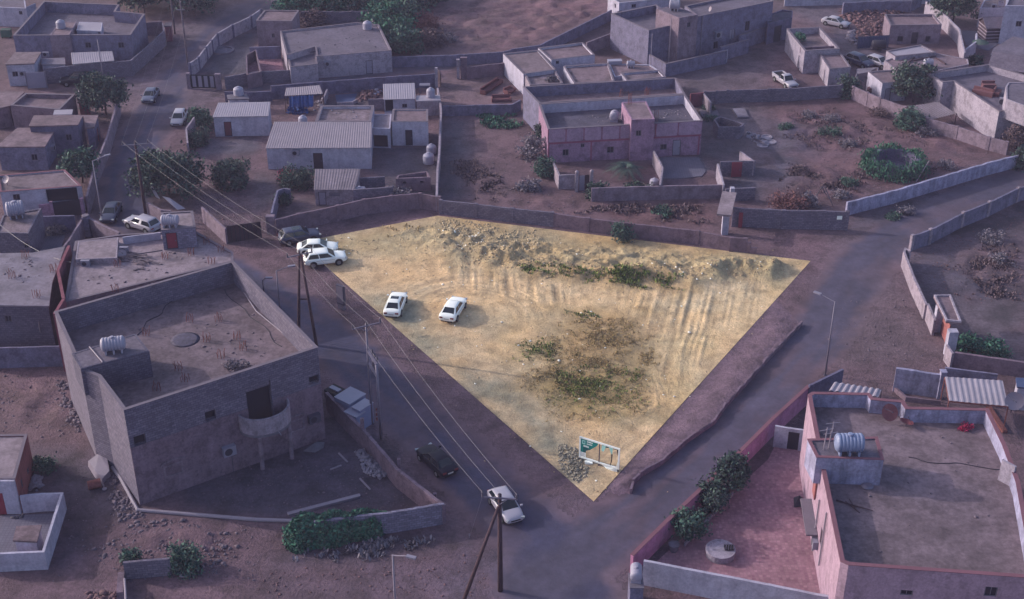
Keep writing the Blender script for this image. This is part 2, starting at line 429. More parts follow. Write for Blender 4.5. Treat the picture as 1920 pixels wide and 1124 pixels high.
mk('glass', (40, 40, 56), .8, rough=.15, var=0, bump=0, spec=.5)
mk('void', (34, 31, 46), .8, var=.1)
mk('door_brown', (92, 52, 58), 1.2, rough=.6, var=.08)
mk('door_red', (112, 40, 56), 1.2, rough=.6, var=.08)
mk('door_dark', (38, 34, 48), 1.1, rough=.6, var=.1)
mk('door_white', (122, 116, 134), 1.1, rough=.6, var=.08)
mk('gate_black', (32, 31, 44), 1, rough=.55, var=.1)
mk('gate_brown', (52, 40, 50), 1.1, rough=.6, var=.1)
mk('wood', (66, 48, 56), 1.0, rough=.9, var=.25, scale=2)
mk('wood_grey', (92, 82, 92), 1, rough=.9, var=.25, scale=2)
mk('steel', (112, 106, 124), GK, rough=.5, var=.08, metal=.2)
mk('steel_dark', (66, 62, 78), 1, rough=.6, var=.1)
mk('wire', (112, 106, 122), GK, rough=.5, var=0, bump=0)
mk('rust', (110, 66, 66), 1, rough=.9, var=.3, scale=3)
mk('pipe_white', (140, 130, 144), GK, rough=.6, var=.08)
mk('tarp_blue', (40, 72, 128), 1.1, rough=.6, var=.25, scale=3)
mk('tarp_grey', (100, 98, 112), GK, rough=.7, var=.2, scale=2)
mk('cabinet', (104, 108, 136), 1.2, rough=.5, var=.06, bump=.02)
mk('rock_outside', (104, 92, 104), GK, var=.3, scale=2)
mk('rock_plot', (172, 154, 128), .9, var=.35, scale=2)
mk('rock_plot_dark', (156, 136, 112), .9, var=.35, scale=2)
mk('rock_plot_grey', (140, 132, 120), .9, var=.35, scale=2)
mk('rock_pale', (138, 130, 144), GK, var=.2, scale=2)
mk('litter', (232, 228, 222), 1, var=.1, bump=0)
mk('clay', (106, 80, 86), GK, var=.3, scale=2)
mk('bark', (70, 58, 62), 1, var=.3, scale=3)
LK = 1.25
mk('leaf_dark', (40, 46, 52), LK, kind='leaf', rgb2=(66, 84, 76))
mk('leaf_mid', (42, 54, 56), LK, kind='leaf', rgb2=(66, 94, 82))
mk('leaf_bright', (42, 64, 60), LK, kind='leaf', rgb2=(62, 106, 86))
mk('leaf_dry', (80, 68, 74), LK * .75, kind='leaf', rgb2=(108, 90, 96))
mk('leaf_orange', (100, 68, 74), LK * .75, kind='leaf', rgb2=(132, 94, 94))
mk('leaf_grey', (72, 70, 82), LK, kind='leaf', rgb2=(118, 110, 118))
mk('leaf_flower', (128, 32, 62), LK, kind='leaf', rgb2=(160, 52, 88))
mk('leaf_plot', (96, 94, 62), 1, kind='leaf', rgb2=(146, 142, 96))
mk('leaf_plotgreen', (64, 76, 44), 1, kind='leaf', rgb2=(120, 132, 74))
mk('leaf_plotdry', (112, 96, 66), 1, kind='leaf', rgb2=(170, 148, 108))
mk('tyre', (24, 24, 28), 1, rough=.9, var=0, bump=0)
mk('rim', (120, 120, 128), 1, rough=.4, var=0, bump=0, metal=.4)
mk('paint_white', (236, 238, 240), .92, rough=.3, var=0, bump=0, spec=.5)
mk('paint_veiled_white', (158, 152, 170), .9, rough=.3, var=0, bump=0, spec=.5)  # white car paint with the lilac darkening mixed into its colour
mk('paint_silver', (80, 84, 112), .9, rough=.3, var=0, bump=0, spec=.5)
mk('paint_slate', (58, 62, 92), .8, rough=.45, var=0, bump=0, spec=.5)
mk('paint_navy', (56, 58, 92), .9, rough=.3, var=0, bump=0, spec=.5)
mk('paint_black', (20, 20, 38), 1, rough=.55, var=0, bump=0, spec=.2)
mk('car_glass', (26, 34, 44), .7, rough=.2, var=0, bump=0, spec=.6)
mk('car_trim', (22, 22, 30), .8, rough=.7, var=0, bump=0)
mk('lamp_red', (120, 40, 44), .8, rough=.3, var=0, bump=0)
mk('lamp_clear', (150, 154, 164), .9, rough=.2, var=0, bump=0)
mk('plate', (190, 188, 190), .9, rough=.5, var=0, bump=0)
mk('sign_teal', (22, 118, 116), 1, rough=.5, var=.06, bump=0)
mk('sign_darkteal', (16, 78, 84), 1, rough=.5, var=.06, bump=0)
mk('sign_white', (226, 230, 230), .95, rough=.5, var=.04, bump=0)
mk('sign_pale', (150, 200, 196), .95, rough=.5, var=.1, bump=0)
mk('sign_black', (30, 28, 26), 1, rough=.6, var=.1, bump=0)
mk('sofa_brown', (88, 52, 60), 1, rough=.9, var=.15)
mk('brick_red', (104, 68, 74), 1, rough=.9, var=.15)

# ------------------------------------------------------------------ noise and masks for the ground
_H = RNG.random((256, 256))
def vnoise(x, y):
    xi = np.floor(x).astype(int); yi = np.floor(y).astype(int); fx = x - xi; fy = y - yi
    fx = fx * fx * (3 - 2 * fx); fy = fy * fy * (3 - 2 * fy)
    g = lambda a, b: _H[a & 255, b & 255]
    return (g(xi, yi) * (1 - fx) + g(xi + 1, yi) * fx) * (1 - fy) + (g(xi, yi + 1) * (1 - fx) + g(xi + 1, yi + 1) * fx) * fy
def fbm(x, y, sc, oc=4):
    s = 0; a = .5; n = 0
    for i in range(oc): s = s + a * vnoise(x * sc + 17.3 * i, y * sc + 9.1 * i); n += a; a *= .5; sc *= 2.03
    return s / n
def sdist(X, Y, poly):
    """signed distance, positive inside"""
    d = np.full(X.shape, 1e9); ins = np.zeros(X.shape, bool); n = len(poly)
    for i in range(n):
        x0, y0 = poly[i]; x1, y1 = poly[(i + 1) % n]; dx, dy = x1 - x0, y1 - y0
        t = np.clip(((X - x0) * dx + (Y - y0) * dy) / (dx * dx + dy * dy + 1e-9), 0, 1)
        d = np.minimum(d, np.hypot(X - x0 - t * dx, Y - y0 - t * dy))
        c = (y0 > Y) != (y1 > Y)
        if dy: ins ^= c & (X < dx * (Y - y0) / dy + x0)
    return np.where(ins, d, -d)
def pdist(X, Y, path):
    d = np.full(X.shape, 1e9)
    for (x0, y0), (x1, y1) in zip(path[:-1], path[1:]):
        dx, dy = x1 - x0, y1 - y0; t = np.clip(((X - x0) * dx + (Y - y0) * dy) / (dx * dx + dy * dy + 1e-9), 0, 1)
        d = np.minimum(d, np.hypot(X - x0 - t * dx, Y - y0 - t * dy))
    return d
def pdist2(X, Y, path):
    d = np.full(X.shape, 1e9); sg = np.zeros(X.shape); al = np.zeros(X.shape); c = 0.
    for (x0, y0), (x1, y1) in zip(path[:-1], path[1:]):
        dx, dy = x1 - x0, y1 - y0; L = math.hypot(dx, dy); t = np.clip(((X - x0) * dx + (Y - y0) * dy) / (L * L), 0, 1); e = np.hypot(X - x0 - t * dx, Y - y0 - t * dy); k = e < d
        s = np.sign((X - x0) * dy - (Y - y0) * dx); d = np.where(k, e, d); sg = np.where(k, e * s, sg); al = np.where(k, c + t * L, al); c += L
    return d, sg, al
def W(px): return [(G(x, y).x, G(x, y).y) for x, y in px]
def sstep(a, b, v): t = np.clip((v - a) / (b - a), 0, 1); return t * t * (3 - 2 * t)
def glin(c, k=GK): return np.array([v * k * (q if k == GK else 1) for v, q in zip(lin(c), TINT)])
def paint(col, X, Y, poly, c, soft=1.5, wob=1.2, k=GK, amt=1.0):
    xs = [p[0] for p in poly]; ys = [p[1] for p in poly]; m = 4 + soft
    sel = (X > min(xs) - m) & (X < max(xs) + m) & (Y > min(ys) - m) & (Y < max(ys) + m)
    if not sel.any(): return
    x, y = X[sel], Y[sel]; d = sdist(x, y, poly) + (fbm(x, y, .45, 4) - .5) * 2 * wob
    a = (sstep(-soft, soft, d) * amt)[:, None]; col[sel] = col[sel] * (1 - a) + glin(c, k) * a
def sheet_mesh(name, X, Y, Zv, faces, col, mat):
    me = bpy.data.meshes.new(name); nv = X.size
    me.vertices.add(nv); me.vertices.foreach_set('co', np.stack([X.ravel(), Y.ravel(), Zv.ravel()], 1).ravel())
    nf = len(faces); me.loops.add(nf * 4); me.polygons.add(nf)
    me.loops.foreach_set('vertex_index', faces.ravel().astype(np.int32))
    me.polygons.foreach_set('loop_start', np.arange(0, nf * 4, 4, dtype=np.int32))
    me.polygons.foreach_set('use_smooth', np.ones(nf, bool)); me.update()
    at = me.color_attributes.new('Col', 'FLOAT_COLOR', 'POINT'); rgba = np.ones((nv, 4)); rgba[:, :3] = col.reshape(-1, 3)
    at.data.foreach_set('color', rgba.ravel()); me.materials.append(MATS[mat])
    o = bpy.data.objects.new(name, me); COL.objects.link(o); ORG[name] = Vector(); return o
def grid_faces(ny, nx, keep=None):
    i = np.arange(ny * nx).reshape(ny, nx)
    f = np.stack([i[:-1, :-1], i[:-1, 1:], i[1:, 1:], i[1:, :-1]], -1).reshape(-1, 4)
    return f if keep is None else f[keep.ravel()]

# ------------------------------------------------------------------ roads (centre lines read from the photograph)
PLOT = [(1113, 941), (560, 455), (820, 405), (1520, 490)]
PW = W(PLOT)
ROADS = {
 'road_main': (W([(520, -20), (470, 22), (412, 62), (352, 122), (308, 185), (268, 260), (238, 345), (236, 402), (300, 455), (420, 505), (500, 555), (590, 610), (690, 700), (800, 800), (905, 905), (1010, 1010), (1090, 1124), (1150, 1240)]), 3.4),
 'road_side': (W([(1960, 325), (1850, 365), (1740, 412), (1640, 470), (1590, 540), (1540, 620), (1470, 700), (1390, 790), (1290, 890), (1190, 970), (1090, 1050), (1000, 1100)]), 3.3),
 'alley': (W([(470, 168), (560, 158), (680, 142), (800, 127), (880, 120)]), 1.9),
}
SOIL = (102, 81, 91)  # earth outside the plot, lilac darkening included in the tone
PATCH = [  # region view, outline, colour, softness
 (1, '700,560 1600,540 1650,720 1350,860 900,830 700,700', (100, 85, 98), 2.5),
 (1, '1270,180 1700,40 1860,60 1500,300 1300,330', (96, 84, 97), 2),
 (1, '1480,520 1560,360 1860,200 1860,540 1600,560', (86, 82, 96), 1.5),
 (1, '0,160 130,170 90,330 0,330', (112, 88, 98), 1),
 (1, '1490,1010 1860,1010 1860,1124 1480,1124', (98, 90, 104), 1),
 (2, '1250,60 1860,-80 1860,375 1450,380 1200,300', (110, 86, 94), 3),
 (2, '0,760 300,830 440,900 300,900 60,900', (100, 78, 86), 1.5),
 (2, '250,740 900,700 900,830 480,800', (80, 70, 82), 2),
 (2, '1340,560 1860,560 1860,760 1350,770', (112, 92, 100), 2),
 (2, '1350,850 1560,870 1600,1124 1330,1124', (92, 84, 96), 2),
 (2, '1560,930 1860,950 1860,1124 1600,1124', (108, 86, 94), 2),
 (2, '840,1060 1250,1060 1330,1124 840,1124', (80, 74, 90), 1),
 (3, '-100,0 650,-60 720,90 250,310 -100,360', (112, 85, 93), 3),
 (3, '1130,560 1560,400 1860,330 1860,640 1250,680', (100, 86, 97), 2),
 (3, '1300,780 1860,760 1860,1124 1400,1124', (96, 86, 97), 3),
 (4, '100,40 560,30 560,130 840,340 840,420 560,420 400,200 150,100', (94, 84, 97), 2),
 (4, '0,300 250,560 420,600 0,620', (106, 86, 96), 2),
 (4, '0,740 560,720 900,880 1400,1000 1700,1124 0,1124', (106, 80, 89), 3),
 (4, '0,880 150,900 300,1124 0,1124', (86, 80, 95), 3),
 (6, '0,180 260,280 120,420 0,440', (98, 86, 98), 1.5),
 (6, '200,300 700,420 500,470 170,500', (100, 84, 94), 2),
 (6, '840,30 1320,30 1300,330 930,330', (88, 80, 94), 2),
 (6, '1340,20 1500,60 1560,360 1350,360', (84, 78, 92), 2),
 (6, '1480,120 1860,60 1860,430 1520,400', (102, 80, 88), 3),
 (7, '0,300 480,320 900,480 400,470 0,440', (104, 80, 88), 2.5),
 (7, '600,200 1000,180 1050,270 600,270', (98, 76, 86), 1.5),
 (7, '1080,60 1360,60 1410,150 1230,210 1085,215', (106, 103, 118), .5),
 (7, '600,430 1400,400 1500,560 900,560', (104, 76, 82), 2),
 (7, '1540,100 1860,60 1860,400 1560,270', (88, 82, 96), 2),
 (8, '0,60 700,60 1500,60 1300,200 560,370 0,420', (106, 80, 88), 3),
 (8, '0,0 220,60 120,260 0,250', (84, 79, 95), 3),
 (8, '560,500 1100,330 1860,150 1860,240 1000,520 600,600', (84, 76, 90), 1.5),
 (8, '380,600 1000,600 990,740 1100,1124 350,1124', (98, 82, 93), 2.5),
 (8, '1020,760 1860,430 1860,1124 1200,1124', (84, 76, 90), 3),
 (8, '1400,700 1860,700 1860,1000 1450,900', (100, 80, 88), 4),
 (8, '500,880 560,850 640,870 600,920 520,930', (112, 76, 82), .6),
 (12, '440,0 1120,0 1280,420 900,480 500,480', (104, 86, 95), 3),
 (12, '1340,0 1860,0 1860,430 1350,380', (98, 86, 96), 3),
 (9, '0,540 470,540 640,1000 200,980 0,960', (108, 86, 95), 2),
 (13, '250,60 800,60 1000,480 800,560 300,560', (84, 74, 88), 2),
 (13, '800,560 1000,500 1860,600 1860,900 900,830', (104, 82, 93), 2.5),
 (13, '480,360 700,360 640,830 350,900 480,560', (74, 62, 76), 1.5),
 (13, '0,1010 860,1000 860,1180 0,1180', (104, 82, 93), 2),
 (13, '930,1010 1860,1000 1860,1180 930,1180', (106, 84, 95), 2),
 (10, '500,700 560,680 1000,1124 500,1124', (78, 70, 86), 1),
 (14, '-520,200 0,-30 800,-60 1280,420 900,500 0,540 -480,470', (80, 72, 88), 1.5),
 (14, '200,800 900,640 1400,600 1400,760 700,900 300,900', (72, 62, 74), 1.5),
 (14, '0,930 700,900 1500,760 1860,900 1700,1180 0,1180', (100, 82, 95), 2.5),
 (15, '0,500 870,460 900,800 800,1180 -300,1180', (86, 78, 95), 4),
 (15, '500,1000 820,900 800,1180 450,1180', (102, 86, 98), 2),
 (15, '160,380 640,440 860,330 980,470 500,560', (100, 82, 94), 2),
]
ROUGH = [(2, '1300,40 1860,-80 1860,375 1450,380'), (3, '-100,0 650,-60 700,80 250,300 -100,350'), (4, '60,790 560,760 900,900 1500,1060 1600,1124 60,1124'),
 (8, '60,60 700,120 1500,80 1200,220 560,360 60,400'), (8, '1250,760 1860,520 1860,1124 1300,1124'), (9, '0,560 450,560 620,980 200,960 0,940'),
 (13, '800,600 1000,520 1860,620 1800,900 950,820'), (6, '1500,150 1860,90 1860,420 1540,390'), (7, '0,320 450,340 900,500 350,460 0,420'), (7, '650,440 1380,420 1480,550 900,550'),
 (14, '250,880 700,860 1300,760 1380,820 700,950 350,960')]
def soil_colour(X, Y):
    col = np.tile(glin(SOIL), (X.size, 1)); X, Y = X.ravel(), Y.ravel()
    for r, s, c, soft in PATCH: paint(col, X, Y, W(Z(r, s)), c, soft, soft * .9)
    n1 = fbm(X, Y, .11, 4) - .5; n2 = fbm(X + 91, Y, .5, 4) - .5
    st_ = sstep(.55, .7, fbm(X - 55, Y + 20, .3, 5)); col *= (1 + .5 * n1 + .5 * n2 - .25 * st_)[:, None]
    col *= 1 + np.stack([.10 * n1, -.04 * n1, -.06 * n1], 1)
    return col
def axis(lo, hi, step, far):
    a = np.arange(lo, hi + .01, step); out = [a]; x = lo; s = step; l = []
    while x > -far: s *= 1.5; x -= s; l.append(x)
    x = hi; s = step; r = []
    while x < far: s *= 1.5; x += s; r.append(x)
    return np.array(l[::-1] + list(a) + r)
gx, gy = axis(-112, 112, .55, 2500), axis(66, 262, .55, 2500)
X, Y = np.meshgrid(gx, gy); col = soil_colour(X, Y)
hz = np.zeros(X.size); xr, yr = X.ravel(), Y.ravel()
for r, s in ROUGH:
    d = sdist(xr, yr, W(Z(r, s))); hz += sstep(0, 2.5, d) * ((fbm(xr, yr, .5, 5) - .42) * 1.2 + (fbm(xr + 5, yr, .9, 2) - .5) * .5) * .9
hz = np.clip(hz, -.2, .55)
for k, (pth, hw) in ROADS.items(): hz *= sstep(hw, hw + 2, pdist(xr, yr, pth))
hz *= sstep(0, 2, -sdist(xr, yr, PW))
hz -= .02 * sstep(-.3, .3, sdist(xr, yr, PW))
g = sheet_mesh('ground', X, Y, hz.reshape(X.shape), grid_faces(len(gy), len(gx)), col, 'soil'); g['kind'] = 'structure'

def road_col(x, y, pth, hw, acol, under):
    d, sd_, al = pdist2(x, y, pth); tk = fbm(sd_ * 1.1 + 3, al * .045, 1.0, 4) - .5; dd = d + (fbm(x, y, .25, 3) - .5) * 1.6; edge = dd + (fbm(x, y, .9, 4) - .5) * 1.4
    n = fbm(x + 40, y, .16, 4) + .05 * np.cos(d * 2 * math.pi / 1.75); am = (1 - sstep(hw - 1.3, hw + .1, edge)) * (.55 + .45 * sstep(.36, .58, n + .5 * tk))
    asp = glin(acol) * (1 + .35 * (fbm(x, y + 33, .4, 3) - .5) + .25 * (fbm(x, y, 1.6, 3) - .5) + .5 * tk)[:, None]
    return under * (1 - am[:, None]) + asp * am[:, None]
def road_sheet(name, pth, hw, z, acol, below=None):
    xs = [p[0] for p in pth]; ys = [p[1] for p in pth]; st = .4
    a = np.arange(min(xs) - hw - 1, max(xs) + hw + 1, st); b = np.arange(min(ys) - hw - 1, max(ys) + hw + 1, st)
    X, Y = np.meshgrid(a, b); d = pdist(X.ravel(), Y.ravel(), pth).reshape(X.shape)
    dd = d + (fbm(X, Y, .25, 3) - .5) * 1.6
    keep = (dd < hw + .5); kf = keep[:-1, :-1] & keep[1:, :-1] & keep[:-1, 1:] & keep[1:, 1:]
    x, y = X.ravel(), Y.ravel(); u = soil_colour(x, y)
    if below: u = road_col(x, y, *below, u)
    col = road_col(x, y, pth, hw, acol, u)
    f = grid_faces(len(b), len(a), kf); used = np.unique(f); rm = -np.ones(x.size, int); rm[used] = np.arange(used.size)
    o = sheet_mesh(name, x[used], y[used], np.full(used.size, z), rm[f], col[used], 'asphalt'); o['kind'] = 'structure'
road_sheet('road_main', *ROADS['road_main'], .006, (62, 60, 84))
road_sheet('road_side', *ROADS['road_side'], .011, (74, 69, 88), (*ROADS['road_main'], (62, 60, 84)))
road_sheet('alley', *ROADS['alley'], .006, (76, 73, 91))

# ------------------------------------------------------------------ the pale sandy plot in the middle
def streaks(x, y):
    def lay(u, v, m): return m * (np.clip((fbm(u * 3.0, v * .08, 1.0, 3) - .5) * 1.5, -.4, .4))
    m1 = sstep(-2, 5, sdist(x, y, W([(1090, 545), (1480, 520), (1430, 600), (1330, 720), (1260, 800), (1180, 850), (1230, 720), (1180, 600)])))
    m2 = sstep(-2, 4, sdist(x, y, W([(830, 495), (1110, 530), (1100, 590), (980, 570), (830, 535)])))
    m3 = sstep(-2, 4, sdist(x, y, W([(1110, 840), (1250, 740), (1350, 680), (1290, 790), (1170, 880)])))
    c = G(880, 600); rr = np.hypot(x - c.x, y - c.y); an = np.arctan2(y - c.y, x - c.x)
    m4 = np.exp(-((rr - 7) / 3.5) ** 2) * sstep(.1, .5, np.sin(an) + .3)
    bend = 1.2 * np.sin(y * .07 + 1)
    return lay(x - .16 * y + bend, y, m1) + lay(x + .05 * y, y + 40, m2) + lay(x * .75 - y * .66, x * .66 + y * .75, m3) + lay(rr * 1.0, an * 12, m4 * .55)
def plot_height(x, y):
    h = (fbm(x, y, .12, 4) - .5) * .25
    rid = W([(840, 462), (900, 478), (990, 497), (1080, 507), (1180, 512), (1290, 516), (1400, 512), (1480, 505)])
    d = pdist(x, y, rid); lump = fbm(x, y, .45, 4)
    h += np.exp(-(d / 3.0) ** 2) * (.25 + 1.5 * lump ** 1.4)
    north = W([(700, 428), (820, 410), (1130, 445), (1500, 492), (1480, 520), (1270, 545), (980, 525), (840, 500), (760, 470)])
    m = sstep(0, 4, sdist(x, y, north)); h += m * ((fbm(x + 7, y, .8, 5) - .4) * 1.0 + (fbm(x, y + 3, 2.2, 2) - .5) * .3)
    rut = W([(1180, 640), (1290, 600), (1380, 620), (1340, 720), (1290, 800), (1200, 830), (1120, 830), (1200, 760)]); m = sstep(-1, 2.5, sdist(x, y, rut))
    h += m * .05 * sstep(.35, .6, fbm(x + 9, y, .22, 3)) * np.sin((x - .14 * y + .5 * np.sin(y * .23) + 1.5 * fbm(x, y, .15, 2)) * 2 * math.pi / .62) * (.4 + fbm(x, y, .5, 2))
    r2 = W([(830, 500), (985, 508), (1110, 535), (1100, 575), (1000, 560), (830, 530)]); m = sstep(-1, 3, sdist(x, y, r2))
    h += m * .035 * sstep(.35, .6, fbm(x + 19, y, .2, 3)) * np.sin((x + .03 * y + 1.2 * fbm(x, y, .2, 2)) * 2 * math.pi / .7) * (.3 + fbm(x, y, .3, 2))
    r3 = W([(1120, 800), (1240, 740), (1340, 690), (1290, 790), (1170, 880), (1130, 860)]); m = sstep(-1, 3, sdist(x, y, r3))
    h += m * .05 * sstep(.35, .6, fbm(x + 29, y, .2, 3)) * np.sin((x * .78 - y * .63 + .4 * np.sin(x * .2) + 1.2 * fbm(x, y, .2, 2)) * 2 * math.pi / .7) * (.4 + fbm(x, y, .5, 2))
    h += streaks(x, y) * .26
    c = G(905, 590); rr = np.hypot(x - c.x, (y - c.y))
    for q in (5.2, 6.7, 8.1): h -= .05 * np.exp(-((rr - q) / .22) ** 2) * (y > c.y + 1) * (x < c.x + 3)
    weed = W([(1050, 590), (1220, 600), (1240, 740), (1180, 790), (1040, 770), (990, 690)]); m = sstep(-1, 4, sdist(x, y, weed))
    h += m * (fbm(x, y, 1.3, 4) - .5) * .35
    h += (fbm(x, y, 2.5, 3) - .5) * .06
    e = sdist(x, y, PW); return .02 + np.maximum(-.01, h * sstep(.1, 3, e))
st = .21; xs = [p[0] for p in PW]; ys = [p[1] for p in PW]
a = np.arange(min(xs) - .5, max(xs) + .5, st); b = np.arange(min(ys) - .5, max(ys) + .5, st); X, Y = np.meshgrid(a, b)
sd = sdist(X, Y, PW); keep = sd > -.5; kf = keep[:-1, :-1] | keep[1:, :-1] | keep[:-1, 1:] | keep[1:, 1:]
x, y = X.ravel(), Y.ravel(); hh = plot_height(x, y)
PK = .90
col = np.tile(glin((201, 171, 137), PK), (x.size, 1))
for px, c, soft in [
    ([(1000, 545), (1420, 530), (1500, 500), (1400, 640), (1250, 620)], (204, 178, 144), 5),
    ([(900, 560), (1090, 580), (1060, 640), (940, 650), (880, 610)], (196, 168, 132), 4),
    ([(580, 450), (830, 410), (1500, 490), (1450, 520), (1250, 540), (960, 520), (820, 480), (640, 480)], (174, 152, 118), 3),
    ([(830, 415), (1010, 430), (1000, 480), (900, 500), (820, 460)], (160, 142, 114), 3),
    ([(1320, 490), (1510, 490), (1470, 540), (1330, 525)], (164, 148, 118), 3),
    ([(985, 500), (1260, 520), (1270, 545), (990, 520)], (160, 134, 100), 2),
    ([(690, 560), (790, 560), (830, 640), (800, 680), (720, 600)], (150, 142, 122), 3),
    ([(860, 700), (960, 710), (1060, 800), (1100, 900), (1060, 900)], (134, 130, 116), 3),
    ([(1040, 585), (1220, 590), (1250, 700), (1230, 780), (1080, 790), (1000, 720), (1030, 660)], (160, 136, 102), 4),
    ([(1000, 700), (1210, 690), (1200, 780), (1050, 780)], (146, 126, 90), 3),
    ([(940, 640), (1040, 640), (1040, 680), (950, 680)], (176, 152, 116), 2),
    ([(1060, 850), (1120, 850), (1110, 880), (1070, 890)], (126, 112, 94), 2),
    ([(1250, 640), (1330, 630), (1300, 780), (1240, 780)], (188, 166, 132), 3)]:
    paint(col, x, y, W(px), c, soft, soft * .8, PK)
n1 = fbm(x, y, .2, 4) - .5; n2 = fbm(x + 31, y, 1.1, 4) - .5; n3 = streaks(x, y)
n4 = fbm(x - 13, y + 8, .33, 5) - .5
col *= (1 + .24 * n1 + .46 * n2 + .7 * n3)[:, None]; col *= 1 + np.stack([.22 * n4, 0 * n4, -.3 * n4], 1)
tr = W([(690, 660), (830, 672), (1000, 690), (1080, 705)])
f = grid_faces(len(b), len(a), kf); used = np.unique(f); rm = -np.ones(x.size, int); rm[used] = np.arange(used.size)
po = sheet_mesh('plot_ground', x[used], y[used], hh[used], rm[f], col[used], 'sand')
bm = bmesh.new(); bm.from_mesh(po.data); PC = ccw([Vector(p) for p in PW])
for i in range(4):
    p, q = PC[i], PC[(i + 1) % 4]; d = (q - p).normalized()
    bmesh.ops.bisect_plane(bm, geom=bm.verts[:] + bm.edges[:] + bm.faces[:], plane_co=(p.x, p.y, 0), plane_no=(d.y, -d.x, 0), clear_outer=True)
bm.to_mesh(po.data); bm.free(); po.data.polygons.foreach_set('use_smooth', [True] * len(po.data.polygons)); po['kind'] = 'structure'
def plot_z(p): return float(plot_height(np.array([p[0]]), np.array([p[1]]))[0])

# raised earth verge along the side road, held by a low retaining wall
KERB = [(1504, 601), (1440, 668), (1401, 712), (1360, 756), (1339, 787), (1290, 820), (1241, 862), (1200, 886), (1187, 901), (1183, 917)]
VH = .55
kw = [(G(x_, y_, VH).x, G(x_, y_, VH).y) for x_, y_ in KERB]
def lerp2(p, q, t): return (p[0] + (q[0] - p[0]) * t, p[1] + (q[1] - p[1]) * t)
A0, B0 = W([(1519, 491)])[0], W([(1120, 937)])[0]
NU, NV = 160, 26; vx = np.zeros((NV, NU)); vy = vx.copy(); vz = vx.copy()
cum = [0]
for p, q in zip(kw[:-1], kw[1:]): cum.append(cum[-1] + math.dist(p, q))
A1 = lerp2(A0, B0, .20)
for j in range(NU):
    s_ = j / (NU - 1); D = s_ * cum[-1]; k = max(i for i in range(len(kw) - 1) if cum[i] <= D + 1e-9); kp = lerp2(kw[k], kw[k + 1], (D - cum[k]) / (cum[k + 1] - cum[k]))
    pp = lerp2(A1, B0, s_)
    for i in range(NV):
        t_ = i / (NV - 1); q = lerp2(pp, kp, t_); vx[i, j], vy[i, j] = q
        vz[i, j] = .012 + (VH - .06) * float(sstep(.05, .85, np.array(t_))) * float(sstep(0, .12, np.array(s_))) * float(sstep(0, .08, np.array(1 - s_)))
vz += (fbm(vx, vy, 1.2, 4) - .5) * .12 * sstep(.02, .3, np.linspace(0, 1, NV))[:, None] * sstep(0, .12, 1 - np.linspace(0, 1, NV))[:, None]
vc = np.tile(glin((104, 84, 98)), (vx.size, 1)) * (1 + .5 * (fbm(vx.ravel(), vy.ravel(), .7, 4) - .5))[:, None]
fv = grid_faces(NV, NU)[:, ::-1]
v = sheet_mesh('verge', vx, vy, vz, fv, vc, 'soil'); v['kind'] = 'structure'
wallrun('retaining_wall', 'low rough concrete retaining wall holding the earth verge beside the side road', KERB, VH, 'wall_brown', t=.2, top=True, jit=.13)
# ------------------------------------------------------------------ small things
def tank_v(label, p, r=.6, h=1.3, mat='tank_white'):
    o = empty('water_tank', p, label, 'water tank', 'plastic water tanks')
    pr = [(r * .92, 0)]
    for k in range(5):
        z = h * .68 * k / 5; pr += [(r * .97, z + .02), (r, z + .06), (r, z + h * .09), (r * .95, z + h * .125)]
    pr += [(r * .98, h * .70), (r * .9, h * .8), (r * .65, h * .9), (r * .32, h * .95)]
    MB().lathe(pr, p, 18).build('body', mat, o, True)
    MB().lathe([(r * .34, h * .94), (r * .34, h * 1.0), (r * .2, h * 1.04)], p, 12).build('lid', mat, o)
    return o
def tank_h(label, p, r=.55, L=1.7, rz=0., mat='tank_white'):
    o = empty('water_tank', p, label, 'water tank', 'plastic water tanks'); pr = [(r * .45, -L / 2), (r * .8, -L * .47)]
    n = 7
    for k in range(n):
        a = -L * .43 + k * L * .86 / n; b = a + L * .86 / n; pr += [(r * .93, a), (r, a + .04), (r, b - .04), (r * .93, b)]
    pr += [(r * .8, L * .47), (r * .45, L / 2)]
    q = Vector((p[0], p[1], p[2] + r + .18)); MB().lathe(pr, q, 18, 'x', rz).build('body', mat, o, True)
    for k in (-.32, 0, .32):
        MB().rbox((p[0] + math.cos(rz) * L * k, p[1] + math.sin(rz) * L * k, p[2] + .2), (.16, r * 1.7, .4), rz).build('foot', mat, o)
    MB().lathe([(r * .3, 0), (r * .3, .12), (r * .22, .15)], (q.x, q.y, q.z + r * .95), 10).build('lid', mat, o)
    return o
def ac_unit(label, p, rz=0., s=(.9, .35, .65), mat='ac_body', cat='air conditioner'):
    """p = centre of the underside; the fan faces local -y"""
    o = empty('air_conditioner', p, label, cat, 'air conditioners on walls and roofs')
    MB().rbox((p[0], p[1], p[2] + s[2] / 2), s, rz).build('casing', mat, o)
    n = Vector((math.sin(rz), -math.cos(rz), 0)); t = Vector((math.cos(rz), math.sin(rz), 0))
    c = Vector(p) + n * (s[1] / 2 + .012) + Vector((0, 0, s[2] * .5)) - t * s[0] * .12
    mb = MB(); k = 14; r = s[2] * .38
    mb.add([c] + [c + t * r * math.cos(i * 2 * math.pi / k) + Vector((0, 0, r * math.sin(i * 2 * math.pi / k))) for i in range(k)], [(0, i + 1, (i + 1) % k + 1) for i in range(k)])
    mb.build('fan_grille', 'ac_dark', o)
    for q in (-.3, .3): MB().rbox((p[0] + t.x * s[0] * q, p[1] + t.y * s[0] * q, p[2] - .05), (.06, s[1], .09), rz).build('foot', 'steel_dark', o)
    return o
